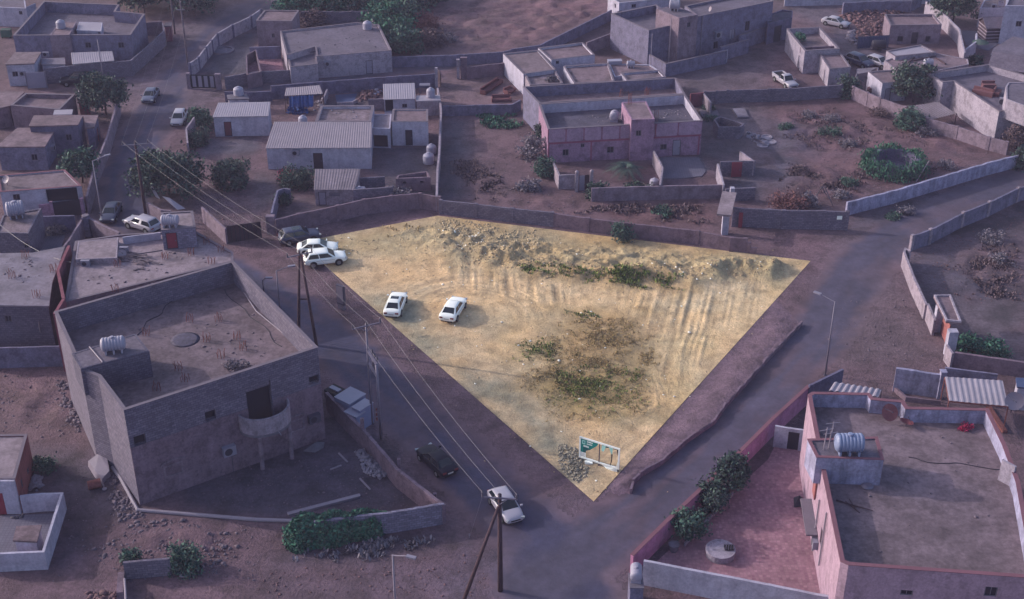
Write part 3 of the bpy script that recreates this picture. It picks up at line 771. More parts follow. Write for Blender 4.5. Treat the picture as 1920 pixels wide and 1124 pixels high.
def ac_on_wall(label, px, top, H, s=(.95, .4, .7), mat='ac_body', bracket=0):
    c, t, n = on_wall(px[0], px[1], top, H); rz = math.atan2(t.y, t.x)
    p = (c.x + n.x * (s[1] / 2 + .03), c.y + n.y * (s[1] / 2 + .03), c.z - s[2] / 2); return ac_unit(label, p, rz, s, mat)
def dish(label, p, r=.5, az=0., el=40, post=.5, mat='dish'):
    o = empty('satellite_dish', p, label, 'dish', 'satellite dishes')
    d = Vector((math.cos(az) * math.cos(R(el)), math.sin(az) * math.cos(R(el)), math.sin(R(el)))); a = d.orthogonal().normalized(); b = d.cross(a)
    c = Vector(p) + Vector((0, 0, post + r * .5)); mb = MB(); n = 16
    for i, f in enumerate((0, .35, .7, 1)):
        for k in range(n): mb.v.append(tuple(c + d * (f * f * r * .28) + (a * math.cos(2 * math.pi * k / n) + b * math.sin(2 * math.pi * k / n)) * max(f, .02) * r))
    for i in range(3):
        for k in range(n): mb.f.append((i * n + k, i * n + (k + 1) % n, (i + 1) * n + (k + 1) % n, (i + 1) * n + k))
    mb.build('reflector', mat, o, True)
    MB().tube([p, Vector(p) + Vector((0, 0, post)), c], .035).build('mount', 'steel_dark', o)
    e = c + d * r * .95; MB().tube([c - b * r * .9 + d * r * .2, e], .02, 5).tube([e - d * .06, e + d * .06], .05, 6).build('feed_arm', 'steel_dark', o)
    return o
def rebar(label, p, h=.9, s=.28, n=6, group='rebar bundles standing out of the roofs'):
    mb = MB()
    for k in range(n):
        x = p[0] + (k % 3 - 1) * s + random.uniform(-.05, .05); y = p[1] + (k // 3 - .5) * s * 1.3; hh = h * random.uniform(.75, 1.1)
        mb.tube([(x, y, p[2] - .02), (x + random.uniform(-.06, .06), y, p[2] + hh * .6), (x + random.uniform(-.14, .14), y + random.uniform(-.1, .1), p[2] + hh)], .028, 4)
    o = mb.build('rebar_bundle', 'rust', None, org=p); return tag(o, label, 'rebar', group)
def rock_verts(n, pts, size, flat=.7):
    ico = [(-.526, 0, .851), (.526, 0, .851), (-.526, 0, -.851), (.526, 0, -.851), (0, .851, .526), (0, .851, -.526), (0, -.851, .526), (0, -.851, -.526), (.851, .526, 0), (-.851, .526, 0), (.851, -.526, 0), (-.851, -.526, 0)]
    fc = [(0, 4, 1), (0, 9, 4), (9, 5, 4), (4, 5, 8), (4, 8, 1), (8, 10, 1), (8, 3, 10), (5, 3, 8), (5, 2, 3), (2, 7, 3), (7, 10, 3), (7, 6, 10), (7, 11, 6), (11, 0, 6), (0, 1, 6), (6, 1, 10), (9, 0, 11), (9, 11, 2), (9, 2, 5), (7, 2, 11)]
    ico = np.array(ico); fc = np.array(fc[::-1])[:, ::-1]; N = len(pts)
    sc = size[:, None, None] * RNG.uniform(.6, 1.3, (N, 12, 1)) * np.stack([RNG.uniform(.6, 1.5, N), RNG.uniform(.6, 1.3, N), RNG.uniform(.4, .9, N) * flat / .7], 1)[:, None, :]
    a = RNG.uniform(0, 6.28, N); ca, sa = np.cos(a)[:, None], np.sin(a)[:, None]; q = ico[None] * sc
    v = np.stack([q[..., 0] * ca - q[..., 1] * sa, q[..., 0] * sa + q[..., 1] * ca, q[..., 2]], -1) + pts[:, None, :]
    f = fc[None] + (np.arange(N) * 12)[:, None, None]; return v.reshape(-1, 3), f.reshape(-1, 3)
def raw_mesh(name, v, f, mat, parent=None, org=(0, 0, 0)):
    og = ORG[parent.name] if parent else Vector(org); v = np.asarray(v, float) - np.array(og)
    me = bpy.data.meshes.new(name); nf, k = f.shape; me.vertices.add(len(v)); me.vertices.foreach_set('co', v.ravel())
    me.loops.add(nf * k); me.polygons.add(nf); me.loops.foreach_set('vertex_index', f.ravel().astype(np.int32)); me.polygons.foreach_set('loop_start', np.arange(0, nf * k, k, dtype=np.int32))
    me.update(); me.materials.append(MATS[mat]); o = bpy.data.objects.new(name, me); COL.objects.link(o)
    if parent: o.parent = parent
    else: o.location = og
    ORG[o.name] = og; return o
def in_poly(px, n, z=0.):
    P = W(px); xs = [p[0] for p in P]; ys = [p[1] for p in P]; out = np.zeros((0, 2)); m_ = .12 * min(max(xs) - min(xs), max(ys) - min(ys))
    while len(out) < n:
        q = np.stack([RNG.uniform(min(xs), max(xs), n * 2), RNG.uniform(min(ys), max(ys), n * 2)], 1); q = q[sdist(q[:, 0], q[:, 1], P) + (fbm(q[:, 0], q[:, 1], .5, 3) - .5) * 3 * m_ > 0]; out = np.concatenate([out, q])
    return out[:n]
def rubble(name, label, px, n, smin, smax, mat, cat='rubble', heap=0., zf=None):
    q = in_poly(px, n); s = smin + (smax - smin) * RNG.random(n) ** 3; z = np.zeros(n)
    if heap:
        P = W(px); d = sdist(q[:, 0], q[:, 1], P); z = heap * np.clip(d / max(1e-3, d.max()), 0, 1) * RNG.uniform(.5, 1, n)
    if zf: z = z + zf(q[:, 0], q[:, 1])
    pts = np.column_stack([q, z + s * .15]); v, f = rock_verts(n, pts, s); c = q.mean(0)
    o = raw_mesh(name, v, f, mat, None, (c[0], c[1], 0)); return tag(o, label, cat, None, 'stuff')
def leaf_arrays(c, size, aspect=.55, upb=.5, droop=False):
    N = len(c); nrm = RNG.normal(size=(N, 3)); nrm[:, 2] += upb; nrm /= np.linalg.norm(nrm, axis=1)[:, None]
    t = RNG.normal(size=(N, 3)); t -= nrm * (t * nrm).sum(1)[:, None]; t /= np.linalg.norm(t, axis=1)[:, None] + 1e-9; b = np.cross(nrm, t)
    if droop: t = t * .4 + np.array([0, 0, -1.]); t /= np.linalg.norm(t, axis=1)[:, None]; b = np.cross(t, nrm); b /= np.linalg.norm(b, axis=1)[:, None] + 1e-9
    s = size * RNG.uniform(.6, 1.4, N)[:, None]
    v = np.stack([c - t * s, c - b * s * aspect, c + t * s, c + b * s * aspect], 1).reshape(-1, 3)
    return v, np.arange(N * 4).reshape(N, 4)
def clumps(center, rad, nc, nl, cr, hollow=.45, low=-.35):
    d = RNG.normal(size=(nc * 3, 3)); d /= np.linalg.norm(d, axis=1)[:, None]; d = d[d[:, 2] > low][:nc]; nc = len(d)
    r = hollow + (1 - hollow) * RNG.random(nc) ** .6; lump = 1 + .28 * np.sin(d[:, 0] * 5 + 1.3) * np.cos(d[:, 1] * 4 + d[:, 2] * 3)
    cc = np.array(center) + d * (r * lump)[:, None] * np.array(rad)
    p = cc[:, None, :] + RNG.normal(size=(nc, nl, 3)) * (cr * RNG.uniform(.6, 1.3, nc))[:, None, None] * np.array([1, 1, .75]); return cc, p.reshape(-1, 3)
def tree(name, label, base, H, rad, mat='leaf_dark', nc=70, nl=55, cr=.42, leaf=.2, trunk=.16, low=-.45, cat='tree', group=None, ch=None):
    o = empty(name, base, label, cat, group); b = Vector(base); rad = rad if isinstance(rad, (tuple, list)) else (rad, rad, rad * .85)
    c = b + Vector((0, 0, ch if ch else H - rad[2])); cc, p = clumps(c, rad, nc, nl, cr, .4, low); p[:, 2] = np.maximum(p[:, 2], b.z + .05)
    v, f = leaf_arrays(p, leaf); raw_mesh('crown', v, f, mat, o)
    mb = MB(); fork = b.lerp(c, .6); mb.tube([b, b.lerp(fork, .5) + Vector((.08, .05, 0)), fork], [trunk, trunk * .8, trunk * .65], 7)
    for k in range(7):
        e = Vector(cc[RNG.integers(len(cc))]); mb.tube([fork, fork.lerp(e, .5) + Vector((0, 0, .15)), e], [trunk * .5, trunk * .3, trunk * .12], 5)
    mb.build('trunk', 'bark', o); return o
def bush(name, label, base, rad, mat='leaf_mid', nc=40, nl=45, cr=.3, leaf=.15, cat='shrub', group=None):
    rad = rad if isinstance(rad, (tuple, list)) else (rad, rad, rad * .8); o = empty(name, base, label, cat, group); c = Vector(base) + Vector((0, 0, rad[2] * .75))
    cc, p = clumps(c, rad, nc, nl, cr, .35, -.75); p[:, 2] = np.maximum(p[:, 2], base[2] + .03); v, f = leaf_arrays(p, leaf); raw_mesh('foliage', v, f, mat, o)
    mb = MB()
    for k in range(6): e = Vector(cc[RNG.integers(len(cc))]); mb.tube([Vector(base), Vector(base).lerp(e, .5), e], [.05, .035, .015], 4)
    mb.build('stem', 'bark', o); return o
def tufts(name, label, px, n, h, mat, cat='weeds', zf=None, spread=.16, per=7):
    q = in_poly(px, n * 2); e = sdist(q[:, 0], q[:, 1], W(px)); pr = sstep(0, 3.5, e) * (.12 + .88 * sstep(.42, .66, fbm(q[:, 0] + 70, q[:, 1], .5, 4))); q = q[RNG.random(len(q)) < pr]; n = len(q); z = zf(q[:, 0], q[:, 1]) if zf else np.zeros(n); c = np.repeat(np.column_stack([q, z]), per, 0)
    m = len(c); a = RNG.uniform(0, 6.28, m); tilt = RNG.uniform(.2, 1.1, m); hh = h * RNG.uniform(.4, 1.3, m); wd = hh * .22
    c = c + np.column_stack([RNG.normal(size=(m, 2)) * spread, np.zeros(m)]); d = np.column_stack([np.cos(a) * np.sin(tilt), np.sin(a) * np.sin(tilt), np.cos(tilt)]) * hh[:, None]
    s = np.column_stack([-np.sin(a), np.cos(a), np.zeros(m)]) * wd[:, None]
    v = np.stack([c - s * .5, c + s * .5, c + d * .6 + s, c + d, c + d * .6 - s], 1).reshape(-1, 3); f = np.arange(m * 5).reshape(m, 5); cm = q.mean(0)
    o = raw_mesh(name, v, f, mat, None, (cm[0], cm[1], 0)); return tag(o, label, cat, None, 'stuff')
def pole(name, label, base, H, r=.15, mat='wood', arms=(), cat='utility pole', group='utility poles', az=0., lean=(0, 0)):
    """arms: (height, half length, insulators)"""
    b = Vector(base); o = empty(name, b, label, cat, group); tp = b + Vector((lean[0], lean[1], H))
    MB().tube([b - Vector((0, 0, .1)), b.lerp(tp, .5), tp], [r, r * .85, r * .65], 8).build('pole', mat, o, True); t = Vector((math.cos(az), math.sin(az), 0)); tips = []
    for (h, L, ins) in arms:
        c = b.lerp(tp, h / H) + Vector((-t.y, t.x, 0)) * -.16; am = MB(); am.rbox((c.x, c.y, c.z), (2 * L, .1, .11), az); ao = am.build('crossarm', 'steel', o)
        if ins:
            MB().tube([c - t * L * .5, c - Vector((0, 0, L * .45))], .03, 4).tube([c + t * L * .5, c - Vector((0, 0, L * .45))], .03, 4).build('brace', 'steel', ao)
            for k in (-1, 0, 1):
                p = c + t * L * .95 * k; MB().lathe([(.04, 0), (.09, .06), (.06, .12), (.1, .2), (.06, .27), (.08, .36), (.03, .42)], p + Vector((0, 0, .05)), 8).build('insulator', 'steel_dark', ao); tips.append(p + Vector((0, 0, .47)))
    return o, tips
def lamp_post(label, base, H, arm_dir=None, arm=1.6, mat='pipe_white', drop=0.):
    b = Vector(base); o = empty('street_lamp', b, label, 'street lamp', 'street lamps'); tp = b + Vector((0, 0, H))
    MB().tube([b - Vector((0, 0, .1)), tp], [.10, .06], 8).build('pole', mat, o, True); MB().lathe([(.17, 0), (.17, .1), (.11, .14)], b, 10).build('base_plate', 'steel_dark', o)
    if arm_dir is not None:
        d = Vector((math.cos(arm_dir), math.sin(arm_dir), 0)); e = tp + d * arm + Vector((0, 0, .25 - drop)); MB().tube([tp - Vector((0, 0, .05)), e], .045, 6).build('arm', mat, o)
        h = MB().rbox((e.x + d.x * .3, e.y + d.y * .3, e.z), (.75, .28, .14), arm_dir).build('lamp_head', 'ac_body', o); MB().rbox((e.x + d.x * .33, e.y + d.y * .33, e.z - .085), (.5, .2, .025), arm_dir).build('lens', 'glass', h)
    return o
def wire(label, a, b, sag=.5, r=.009):
    a, b = Vector(a), Vector(b); pts = [a.lerp(b, k / 14) - Vector((0, 0, 4 * sag * (k / 14) * (1 - k / 14))) for k in range(15)]
    o = MB().tube(pts, r, 4).build('power_line', 'wire', None, org=a); return tag(o, label, 'power line', 'overhead power lines')

# ------------------------------------------------------------------ vehicles
CARS = {
 'sedan': dict(L=4.65, st=[(-1, .74, .72, .42), (-.965, .87, .96, .30), (-.8, .91, 1.03, .22), (-.45, .92, 1.0, .2), (0, .92, .97, .2), (.42, .92, .95, .2), (.7, .91, .90, .2), (.88, .86, .82, .24), (.97, .74, .72, .3), (1, .60, .62, .36)],
   cab=(-.84, .50, .84, .90, -.46, .14, .64, 1.45), wh=.325, wx=.60),
 'suv': dict(L=4.75, st=[(-1, .80, .95, .48), (-.965, .90, 1.08, .36), (-.7, .94, 1.10, .28), (0, .94, 1.08, .27), (.42, .94, 1.06, .27), (.7, .92, 1.02, .28), (.9, .87, .94, .3), (.98, .76, .82, .38), (1, .62, .70, .44)],
   cab=(-.95, .48, .87, 1.02, -.74, .14, .69, 1.68), wh=.37, wx=.59),
 'hatch': dict(L=4.35, st=[(-1, .76, .85, .44), (-.96, .88, 1.0, .32), (-.7, .91, 1.03, .24), (0, .91, 1.0, .22), (.42, .91, .97, .22), (.7, .89, .9, .22), (.9, .82, .8, .26), (.98, .70, .68, .32), (1, .55, .58, .38)],
   cab=(-.93, .52, .84, .93, -.66, .14, .65, 1.52), wh=.33, wx=.60),
 'pickup': dict(L=5.1, st=[(-1, .84, .93, .5), (-.98, .88, 1.0, .42), (-.6, .90, 1.02, .36), (0, .90, 1.02, .34), (.42, .90, 1.0, .34), (.7, .88, .97, .34), (.92, .84, .9, .36), (.985, .74, .8, .42), (1, .62, .7, .46)],
   cab=(-.14, .46, .80, .96, -.08, .24, .64, 1.68), wh=.37, wx=.60),
}
def car(kind, label, c, head, paint, cat='car', group='cars', sunroof=False, glass='car_glass'):
    """c = ground pixel of the middle, head = (tail pixel, nose pixel) giving the heading"""
    K = CARS[kind]; L2 = K['L'] / 2; p = G(*c); d = G(*head[1]) - G(*head[0]); rz = math.atan2(d.y, d.x)
    o = empty({'pickup': 'pickup_truck', 'suv': 'parked_car'}.get(kind, 'parked_car'), (0, 0, 0), label, cat, group)
    mb = MB(); rings = []
    for (fx, hw, zt, zb) in K['st']:
        rings.append([(fx * L2, y, z) for y, z in ((0, zb), (hw * .9, zb), (hw, zb + .16), (hw, zt - .22), (hw * .985, zt - .10), (hw * .90, zt - .02), (hw * .5, zt + .025), (0, zt + .035))])
    full = [r + [(x, -y, z) for x, y, z in r[-2:0:-1]] for r in rings]; n = len(full[0])
    for r in full: mb.v += r
    for i in range(len(full) - 1):
        for k in range(n): k2 = (k + 1) % n; mb.f.append((i * n + k, (i + 1) * n + k, (i + 1) * n + k2, i * n + k2))
    mb.f.append(tuple(range(n))); mb.f.append(tuple((len(full) - 1) * n + k for k in range(n - 1, -1, -1)))
    body = mb.build('body', paint, o, True); ss = body.modifiers.new('round', 'SUBSURF'); ss.levels = ss.render_levels = 1
    if kind == 'pickup':
        MB().boxm((-L2 * .95, -.74, 1.025), (-L2 * .16, .74, 1.06)).build('bed_floor', 'car_trim', o)
        for s in (-1, 1): MB().boxm((-L2 * .97, s * .84 - .05, 1.0), (-L2 * .15, s * .84 + .05, 1.22)).build('bed_side', paint, o)
        MB().boxm((-L2 * .985, -.79, 1.0), (-L2 * .945, .79, 1.22)).build('tailgate', paint, o)
    xr0, xf0, w0, z0, xr1, xf1, w1, zr = K['cab']; xr0, xf0, xr1, xf1 = [v * L2 for v in (xr0, xf0, xr1, xf1)]
    b_ = [Vector((xr0, -w0, z0)), Vector((xf0, -w0, z0)), Vector((xf0, w0, z0)), Vector((xr0, w0, z0))]
    t_ = [Vector((xr1, -w1, zr - .05)), Vector((xf1, -w1, zr - .06)), Vector((xf1, w1, zr - .06)), Vector((xr1, w1, zr - .05))]
    def ring(q, ins, dz):   # chamfered corners
        out = []
        cx = sum((v.x for v in q)) / 4
        for i in range(4):
            pv, nx = q[i - 1], q[(i + 1) % 4]; out.append(q[i] + (pv - q[i]).normalized() * ins + Vector((0, 0, dz))); out.append(q[i] + (nx - q[i]).normalized() * ins + Vector((0, 0, dz)))
        return out
    rt = [Vector((xr1 + .12, -w1 + .12, zr)), Vector((xf1 - .12, -w1 + .12, zr)), Vector((xf1 - .12, w1 - .12, zr)), Vector((xr1 + .12, w1 - .12, zr))]
    rt2 = [Vector((v.x * .5 + (xr1 + xf1) / 4, v.y * .45, zr + .025)) for v in rt]
    lv = [ring(b_, .06, 0), ring(t_, .08, 0), ring(rt, .08, 0), ring(rt2, .05, 0)]; cb = MB()
    for r in lv: cb.v += [tuple(v) for v in r]
    for i in range(3):
        for k in range(8): k2 = (k + 1) % 8; cb.f.append((i * 8 + k, i * 8 + k2, (i + 1) * 8 + k2, (i + 1) * 8 + k))
    cb.f.append(tuple(24 + k for k in range(8))); cb.build('cabin', paint, o, True)
    def pane(name, A, B, C, D, m=(.06, .1, .06, .06), mat=glass):   # A,B bottom; D,C top
        nn = (B - A).cross(D - A).normalized(); f = lambda u, v: A.lerp(B, u).lerp(D.lerp(C, u), v) + nn * .012
        q = [f(m[0], m[1]), f(1 - m[2], m[1]), f(1 - m[2], 1 - m[3]), f(m[0], 1 - m[3])]; return MB().add([tuple(v) for v in q] + [tuple(v - nn * .01) for v in q], [(0, 1, 2, 3), (4, 7, 6, 5), (0, 4, 5, 1), (1, 5, 6, 2), (2, 6, 7, 3), (3, 7, 4, 0)]).build(name, mat, o)
    pane('windshield', b_[1], b_[2], t_[2], t_[1], (.07, .08, .07, .05)); pane('rear_window', b_[3], b_[0], t_[0], t_[3], (.1, .2 if kind != 'sedan' else .1, .1, .06))
    for s in (0, 1):
        A, B, C, D = (b_[0], b_[1], t_[1], t_[0]) if s == 0 else (b_[2], b_[3], t_[3], t_[2])
        if kind == 'pickup': pane('side_window', A, B, C, D, (.1, .14, .12, .1)); continue
        m = .47
        Am, Dm = A.lerp(B, m), D.lerp(C, m)
        pane('side_window', A, Am, Dm, D, (.14 if s == 0 else .03, .14, .03 if s == 0 else .14, .1)); pane('side_window', Am, B, C, Dm, (.03 if s == 0 else .14, .14, .14 if s == 0 else .03, .1))
    if sunroof: MB().boxm(((xr1 + xf1) / 2 - .1, -.42, zr + .012), (xf1 - .25, .42, zr + .03)).build('sunroof', glass, o)
    hw = max(q[1] for q in K['st']); r = K['wh']
    for sx in (-1, 1):
        for sy in (-1, 1):
            x = sx * K['wx'] * L2 + (.02 if sx > 0 else 0); y = sy * (hw - .085)
            MB().lathe([(r + .07, -.012), (r + .07, .012)], (x, sy * (hw + .002), r + .03), 18, 'y').build('wheel_arch', 'car_trim', o)
            wh = MB().lathe([(r * .6, -.1), (r * .95, -.1), (r, -.07), (r, .07), (r * .95, .1), (r * .6, .1)], (x, y + sy * .02, r), 18, 'y').build('wheel', 'tyre', o)
            MB().lathe([(r * .62, -.008), (r * .62, .008), (r * .2, .012)], (x, y + sy * .125, r), 12, 'y').build('rim', 'rim', wh)
    st = K['st']; zt = st[-3][2]
    for sy in (-1, 1):
        MB().rbox((L2 * .95, sy * st[-3][1] * .80, zt - .14), (.2, .34, .15), -sy * .35).build('headlight', 'lamp_clear', o)
        MB().rbox((-L2 * .985, sy * st[0][1] * .80, st[1][2] - .2), (.1, .34, .15), sy * .12).build('taillight', 'lamp_red', o)
        MB().rbox((xf0 - .12, sy * (hw + .09), z0 + .1), (.12, .2, .14)).build('mirror', paint, o)
        MB().boxm((-L2 * .45, sy * hw - .008, st[3][2] - .26), (L2 * .42, sy * hw + .008, st[3][2] - .245)).build('door_trim', 'car_trim', o)
    MB().boxm((L2 * .985, -.42, .50), (L2 * 1.004, .42, .62)).build('grille', 'car_trim', o); MB().boxm((L2 * .97, -.55, .30), (L2 * 1.0, .55, .40)).build('front_bumper_vent', 'car_trim', o)
    MB().boxm((-L2 * 1.006, -.26, .56), (-L2 * .995, .26, .68)).build('number_plate', 'plate', o); MB().boxm((-L2 * .99, -.6, .28), (-L2 * .97, .6, .40)).build('rear_bumper_vent', 'car_trim', o)
    o.location = p; o.rotation_euler = (0, 0, rz); return o
# ================================================================== BUILDINGS, top left block
T = Z(1, '95,260 315,12 868,36 838,84 945,92 1052,104 948,256')
building('walled_house', 'large grey house with high roof parapets behind the parked black SUV', T, 4.8, 1.7, .25, 'wall_grey', 'roof_grey', 'coping',
         op=[('window', z1(1, '640,330'), .9, .9), ('window', z1(1, '880,330'), .9, .9)])
building('stair_tower', 'grey stair tower carrying a white tank on the high-parapet house', Z(1, '360,258 437,158 555,162 505,255'), 5.0, .05, .2, 'wall_tan', 'roof_sand')
tank_v('white tank on the grey stair tower of the high-parapet house', G(*z1(1, '445,205'), 5.0), .7, 1.3)
b = building('roof_cabin', 'small white flat-topped cabin on the roof of the high-parapet house', Z(1, '555,220 575,160 745,165 735,228'), 4.6, .02, .15, 'wall_white', 'tin_pale', z0=3.1, cat='cabin', op=[('window', z1(1, '720,240'), .4, .4)])
T = Z(1, '35,470 110,380 300,378 248,462')
building('small_house', 'small white flat-roofed house beside the white sheet gate at the left edge', T, 3.4, wall='wall_white', roof='roof_brown', slab=True, op=[('window', z1(1, '110,540'), .8, .8)])
ac_on_wall('window air conditioner on the small white house beside the sheet gate', z1(1, '168,530'), T, 3.24)
wallrun('block_wall', 'grey wall bending round the corner behind the black SUV', Z(1, '335,612 640,582 965,552 1090,440 1205,330 1195,275'), 2.4, 'wall_block', pier=0)
o = empty('sheet_gate', G(*z1(1, '205,650')), 'blank white sheet metal gate beside the small white house', 'gate')
a, b = G(*z1(1, '205,650')), G(*z1(1, '345,642')); MB().obox(a, b, .07, .1, 2.5).build('leaf', 'door_white', o)
for q in (a, b): MB().rbox((q.x, q.y, 1.25), (.15, .15, 2.6)).build('post', 'steel', o)
shed('white_shed', 'low white shed behind the grey wall near the black SUV', Z(1, '530,466 522,396 812,386 826,440'), 2.7, wall='wall_white', roof='tin_pale', lo=.25)
building('white_annex', 'white low annex with dark doorway between two sheds, top left', Z(1, '300,470 300,425 470,420 475,468'), 2.5, slab=True, wall='wall_white', roof='concrete_pale', op=[('hole', z1(1, '495,470'), .6, 1)])
ac_unit('air conditioner standing on the low annex at top left', G(*z1(1, '335,410'), 2.5))
building('corner_house', 'white house cut off by the top left corner', Z(1, '-90,50 -60,-70 170,-70 190,62'), 3.2, .3, wall='wall_white', roof='roof_grey', op=[('window', z1(1, '150,95'), .6, .6)])
wallrun('yard_wall', 'pale wall stub left of the high-parapet house', Z(1, '185,150 270,110'), 2, 'wall_white')
o = empty('refuse_bin', G(*z1(1, '52,272')), 'dark green refuse bin at the left edge near the high-parapet house', 'bin'); p = G(*z1(1, '52,272'))
MB().prism([(p.x - .75, p.y - .5), (p.x + .75, p.y - .5), (p.x + .75, p.y + .5), (p.x - .75, p.y + .5)], .15, 1.25).build('body', 'leaf_mid', o); MB().rbox((p.x, p.y, 1.3), (1.6, 1.1, .08)).build('lid', 'leaf_dark', o)
for sx in (-.6, .6): MB().rbox((p.x + sx, p.y - .4, .08), (.15, .12, .16)).build('wheel', 'tyre', o)
wallrun('back_wall', 'dark wall below the trees at the top of the road', Z(1, '1062,262 1190,250'), 2.2, 'wall_brown')
building('brick_kiosk', 'narrow dark brick kiosk at the foot of the far utility pole', Z(1, '1190,190 1200,165 1250,163 1245,188'), 2.6, slab=True, wall='wall_redbrown', roof='roof_dark', cat='kiosk')
# left column of houses
T = Z(1, '75,768 185,680 545,688 432,798')
building('parapet_house', 'sand-roofed house with brown parapet just left of the big roadside tree', T, 3.4, .55, .25, 'wall_brown', 'roof_sand', 'coping')
building('flat_house', 'plain flat roof at the left edge beside the brown parapet house', Z(1, '-60,800 -40,666 180,668 70,770'), 3.0, wall='wall_brown', roof='roof_sand', slab=True)
T = Z(1, '208,918 245,840 606,836 566,908')
building('slab_house', 'tall grey house with a thin dark-edged roof slab and an arched side window', T, 4.2, wall='wall_greydark', roof='roof_sand', slab=True, op=[('window', z1(1, '605,1000'), .7, 1.6), ('window', z1(1, '500,1000'), .8, .9)])
T = Z(1, '-30,1068 125,930 412,926 326,1066')
building('slab_house', 'low grey house at the left edge with debris on its roof slab', T, 3.3, wall='wall_grey', roof='roof_sand', slab=True, op=[('window', z1(5, '250,60'), .8, .9)])
ac_on_wall('air conditioner on the side of the low grey house with roof debris', z1(1, '372,1075'), T, 3.1)
building('slab_annex', 'small slab-roofed annex with a red door beside the roadside tree', Z(1, '622,930 606,838 716,836 684,926'), 3.2, wall='wall_greydark', roof='roof_sand', slab=True, op=[('door', z1(1, '715,990'), .9, 2.1, 'door_red')], cat='annex')
building('white_canopy', 'white sheet canopy lying between the left-hand roofs', Z(1, '385,835 395,800 530,796 522,832'), 3.7, slab=True, wall='wall_white', roof='tin_pale', cat='canopy')
tank_v('white tank half hidden behind the big roadside tree', G(*z1(1, '612,715'), 2.4), .7, 1.5); building('tank_block', 'narrow brown block carrying a tank behind the roadside tree', Z(1, '560,725 565,690 650,690 645,725'), 2.4, wall='wall_redbrown', roof='roof_brown', slab=True, cat='block')
wallrun('road_wall', 'tall rendered wall along the left side of the upper road', Z(1, '875,828 800,1100') + Z(5, '700,270 650,470'), 2.3, 'wall_tan', t=.25)
T = Z(5, '0,312 -20,192 470,150 592,268')
building('gated_house', 'brown-roofed house with open dark carport above the black gate', T, 3.3, .15, .2, 'wall_white', 'roof_brown', 'coping_red', op=[('hole', z1(5, '450,330'), 3.6, 2.0), ('window', z1(5, '120,350'), .8, .8)])
dish('white dish on the brown roof at the left edge', G(*z1(5, '55,262'), 3.2), .5, R(-120), 35)
o = empty('black_gate', G(*z1(5, '390,500')), 'plain black sheet gate below the brown-roofed carport', 'gate'); a, b = G(*z1(5, '392,505')), G(*z1(5, '610,478'))
MB().obox(a, b, .08, .08, 2.1).build('leaf', 'gate_black', o)
for q in (a, b): MB().rbox((q.x, q.y, 1.1), (.35, .35, 2.3)).build('post', 'wall_pink', o)
wallrun('forecourt_wall', 'short pink and white wall left of the black gate', Z(5, '300,508 385,500'), 1.9, 'wall_pink')
T = Z(5, '-30,606 20,480 300,428 205,612')
building('block_hut', 'raw block hut with a big white tank on its roof at the left edge', T, 3.6, .12, .2, 'wall_block', 'roof_patchy', op=[('window', z1(5, '190,700'), .5, .7)], cat='hut')
tank_h('big white tank lying on the block hut roof at the left edge', G(*z1(5, '120,490'), 3.55), .85, 2.0, R(20))
wallrun('yard_wall', 'dark inner yard wall right of the block hut', Z(5, '300,605 560,600'), 2.1, 'wall_greydark')
wallrun('yard_wall', 'bare yard wall running from the ringed pier towards the camera', Z(5, '592,512 500,660 465,705'), 2.3, 'wall_tan', top=True)
wallrun('yard_wall', 'slanting wall from the ringed pier towards the white SUV', Z(5, '650,500 760,560 865,605'), 2.2, 'wall_tan', top=True, t=.3)
o = empty('gate_pier', G(*z1(5, '625,610')), 'square grey gate pier topped with a pale round disc', 'pier'); p = G(*z1(5, '622,500'), 2.3)
MB().rbox((p.x, p.y, 1.2), (.75, .75, 2.5)).build('shaft', 'wall_grey', o); MB().lathe([(.42, 0), (.45, .05), (.45, .14), (.38, .18)], (p.x, p.y + .1, 2.46), 16).build('disc', 'coping', o)
slab_floor('yard_floor', Z(5, '215,770 330,600 480,600 420,800'), .03, 'tile_grey')
o = bush('tarp_heap', 'dark heap under a pale tarpaulin in the yard by the block hut', G(*z1(5, '405,615')), (1.1, .8, .6), 'leaf_grey', 26, 30, .2, .16, cat='tarp heap')
T = Z(5, '-90,1190 -90,755 235,752 480,706 372,968 362,1085')
building('slab_roof_house', 'big unfinished house with bare concrete roof at the left edge', [(-40, 572), (-40, 476), (60, 474), (122, 462), (98, 530), (92, 574)], 5.6, wall='wall_block_dark', roof='concrete_pale', slab=True, op=[('window', z1(9, '60,150'), .7, .8)])
for i, q in enumerate(['185,790', '90,935', '270,1075', '390,890']): rebar(['rebar at the back of the bare concrete roof', 'leftmost rebar on the bare concrete roof', 'rebar at the front of the bare concrete roof', 'rebar at the right rim of the bare concrete roof'][i], G(*z1(5, q), 5.6), .9)
wallrun('party_wall', 'stepped red-brown wall between the concrete roof and the scrap-strewn roof', Z(5, '500,700 420,880') + Z(9, '462,0 395,110'), 6.6, 'wall_redbrown', top=True, t=.3)
wallrun('front_wall', 'long grey wall at the left edge in front of the unfinished house', [(-30, 692), (0, 690), (122, 686)], 2.3, 'wall_grey')
MB_ = MB().tube([G(72, 604, 4.0), G(81, 650, .3)], .06, 6).build('drain_pipe', 'pipe_white', None, org=G(81, 650)); tag(MB_, 'white drain pipe leaning on the unfinished house front', 'pipe')
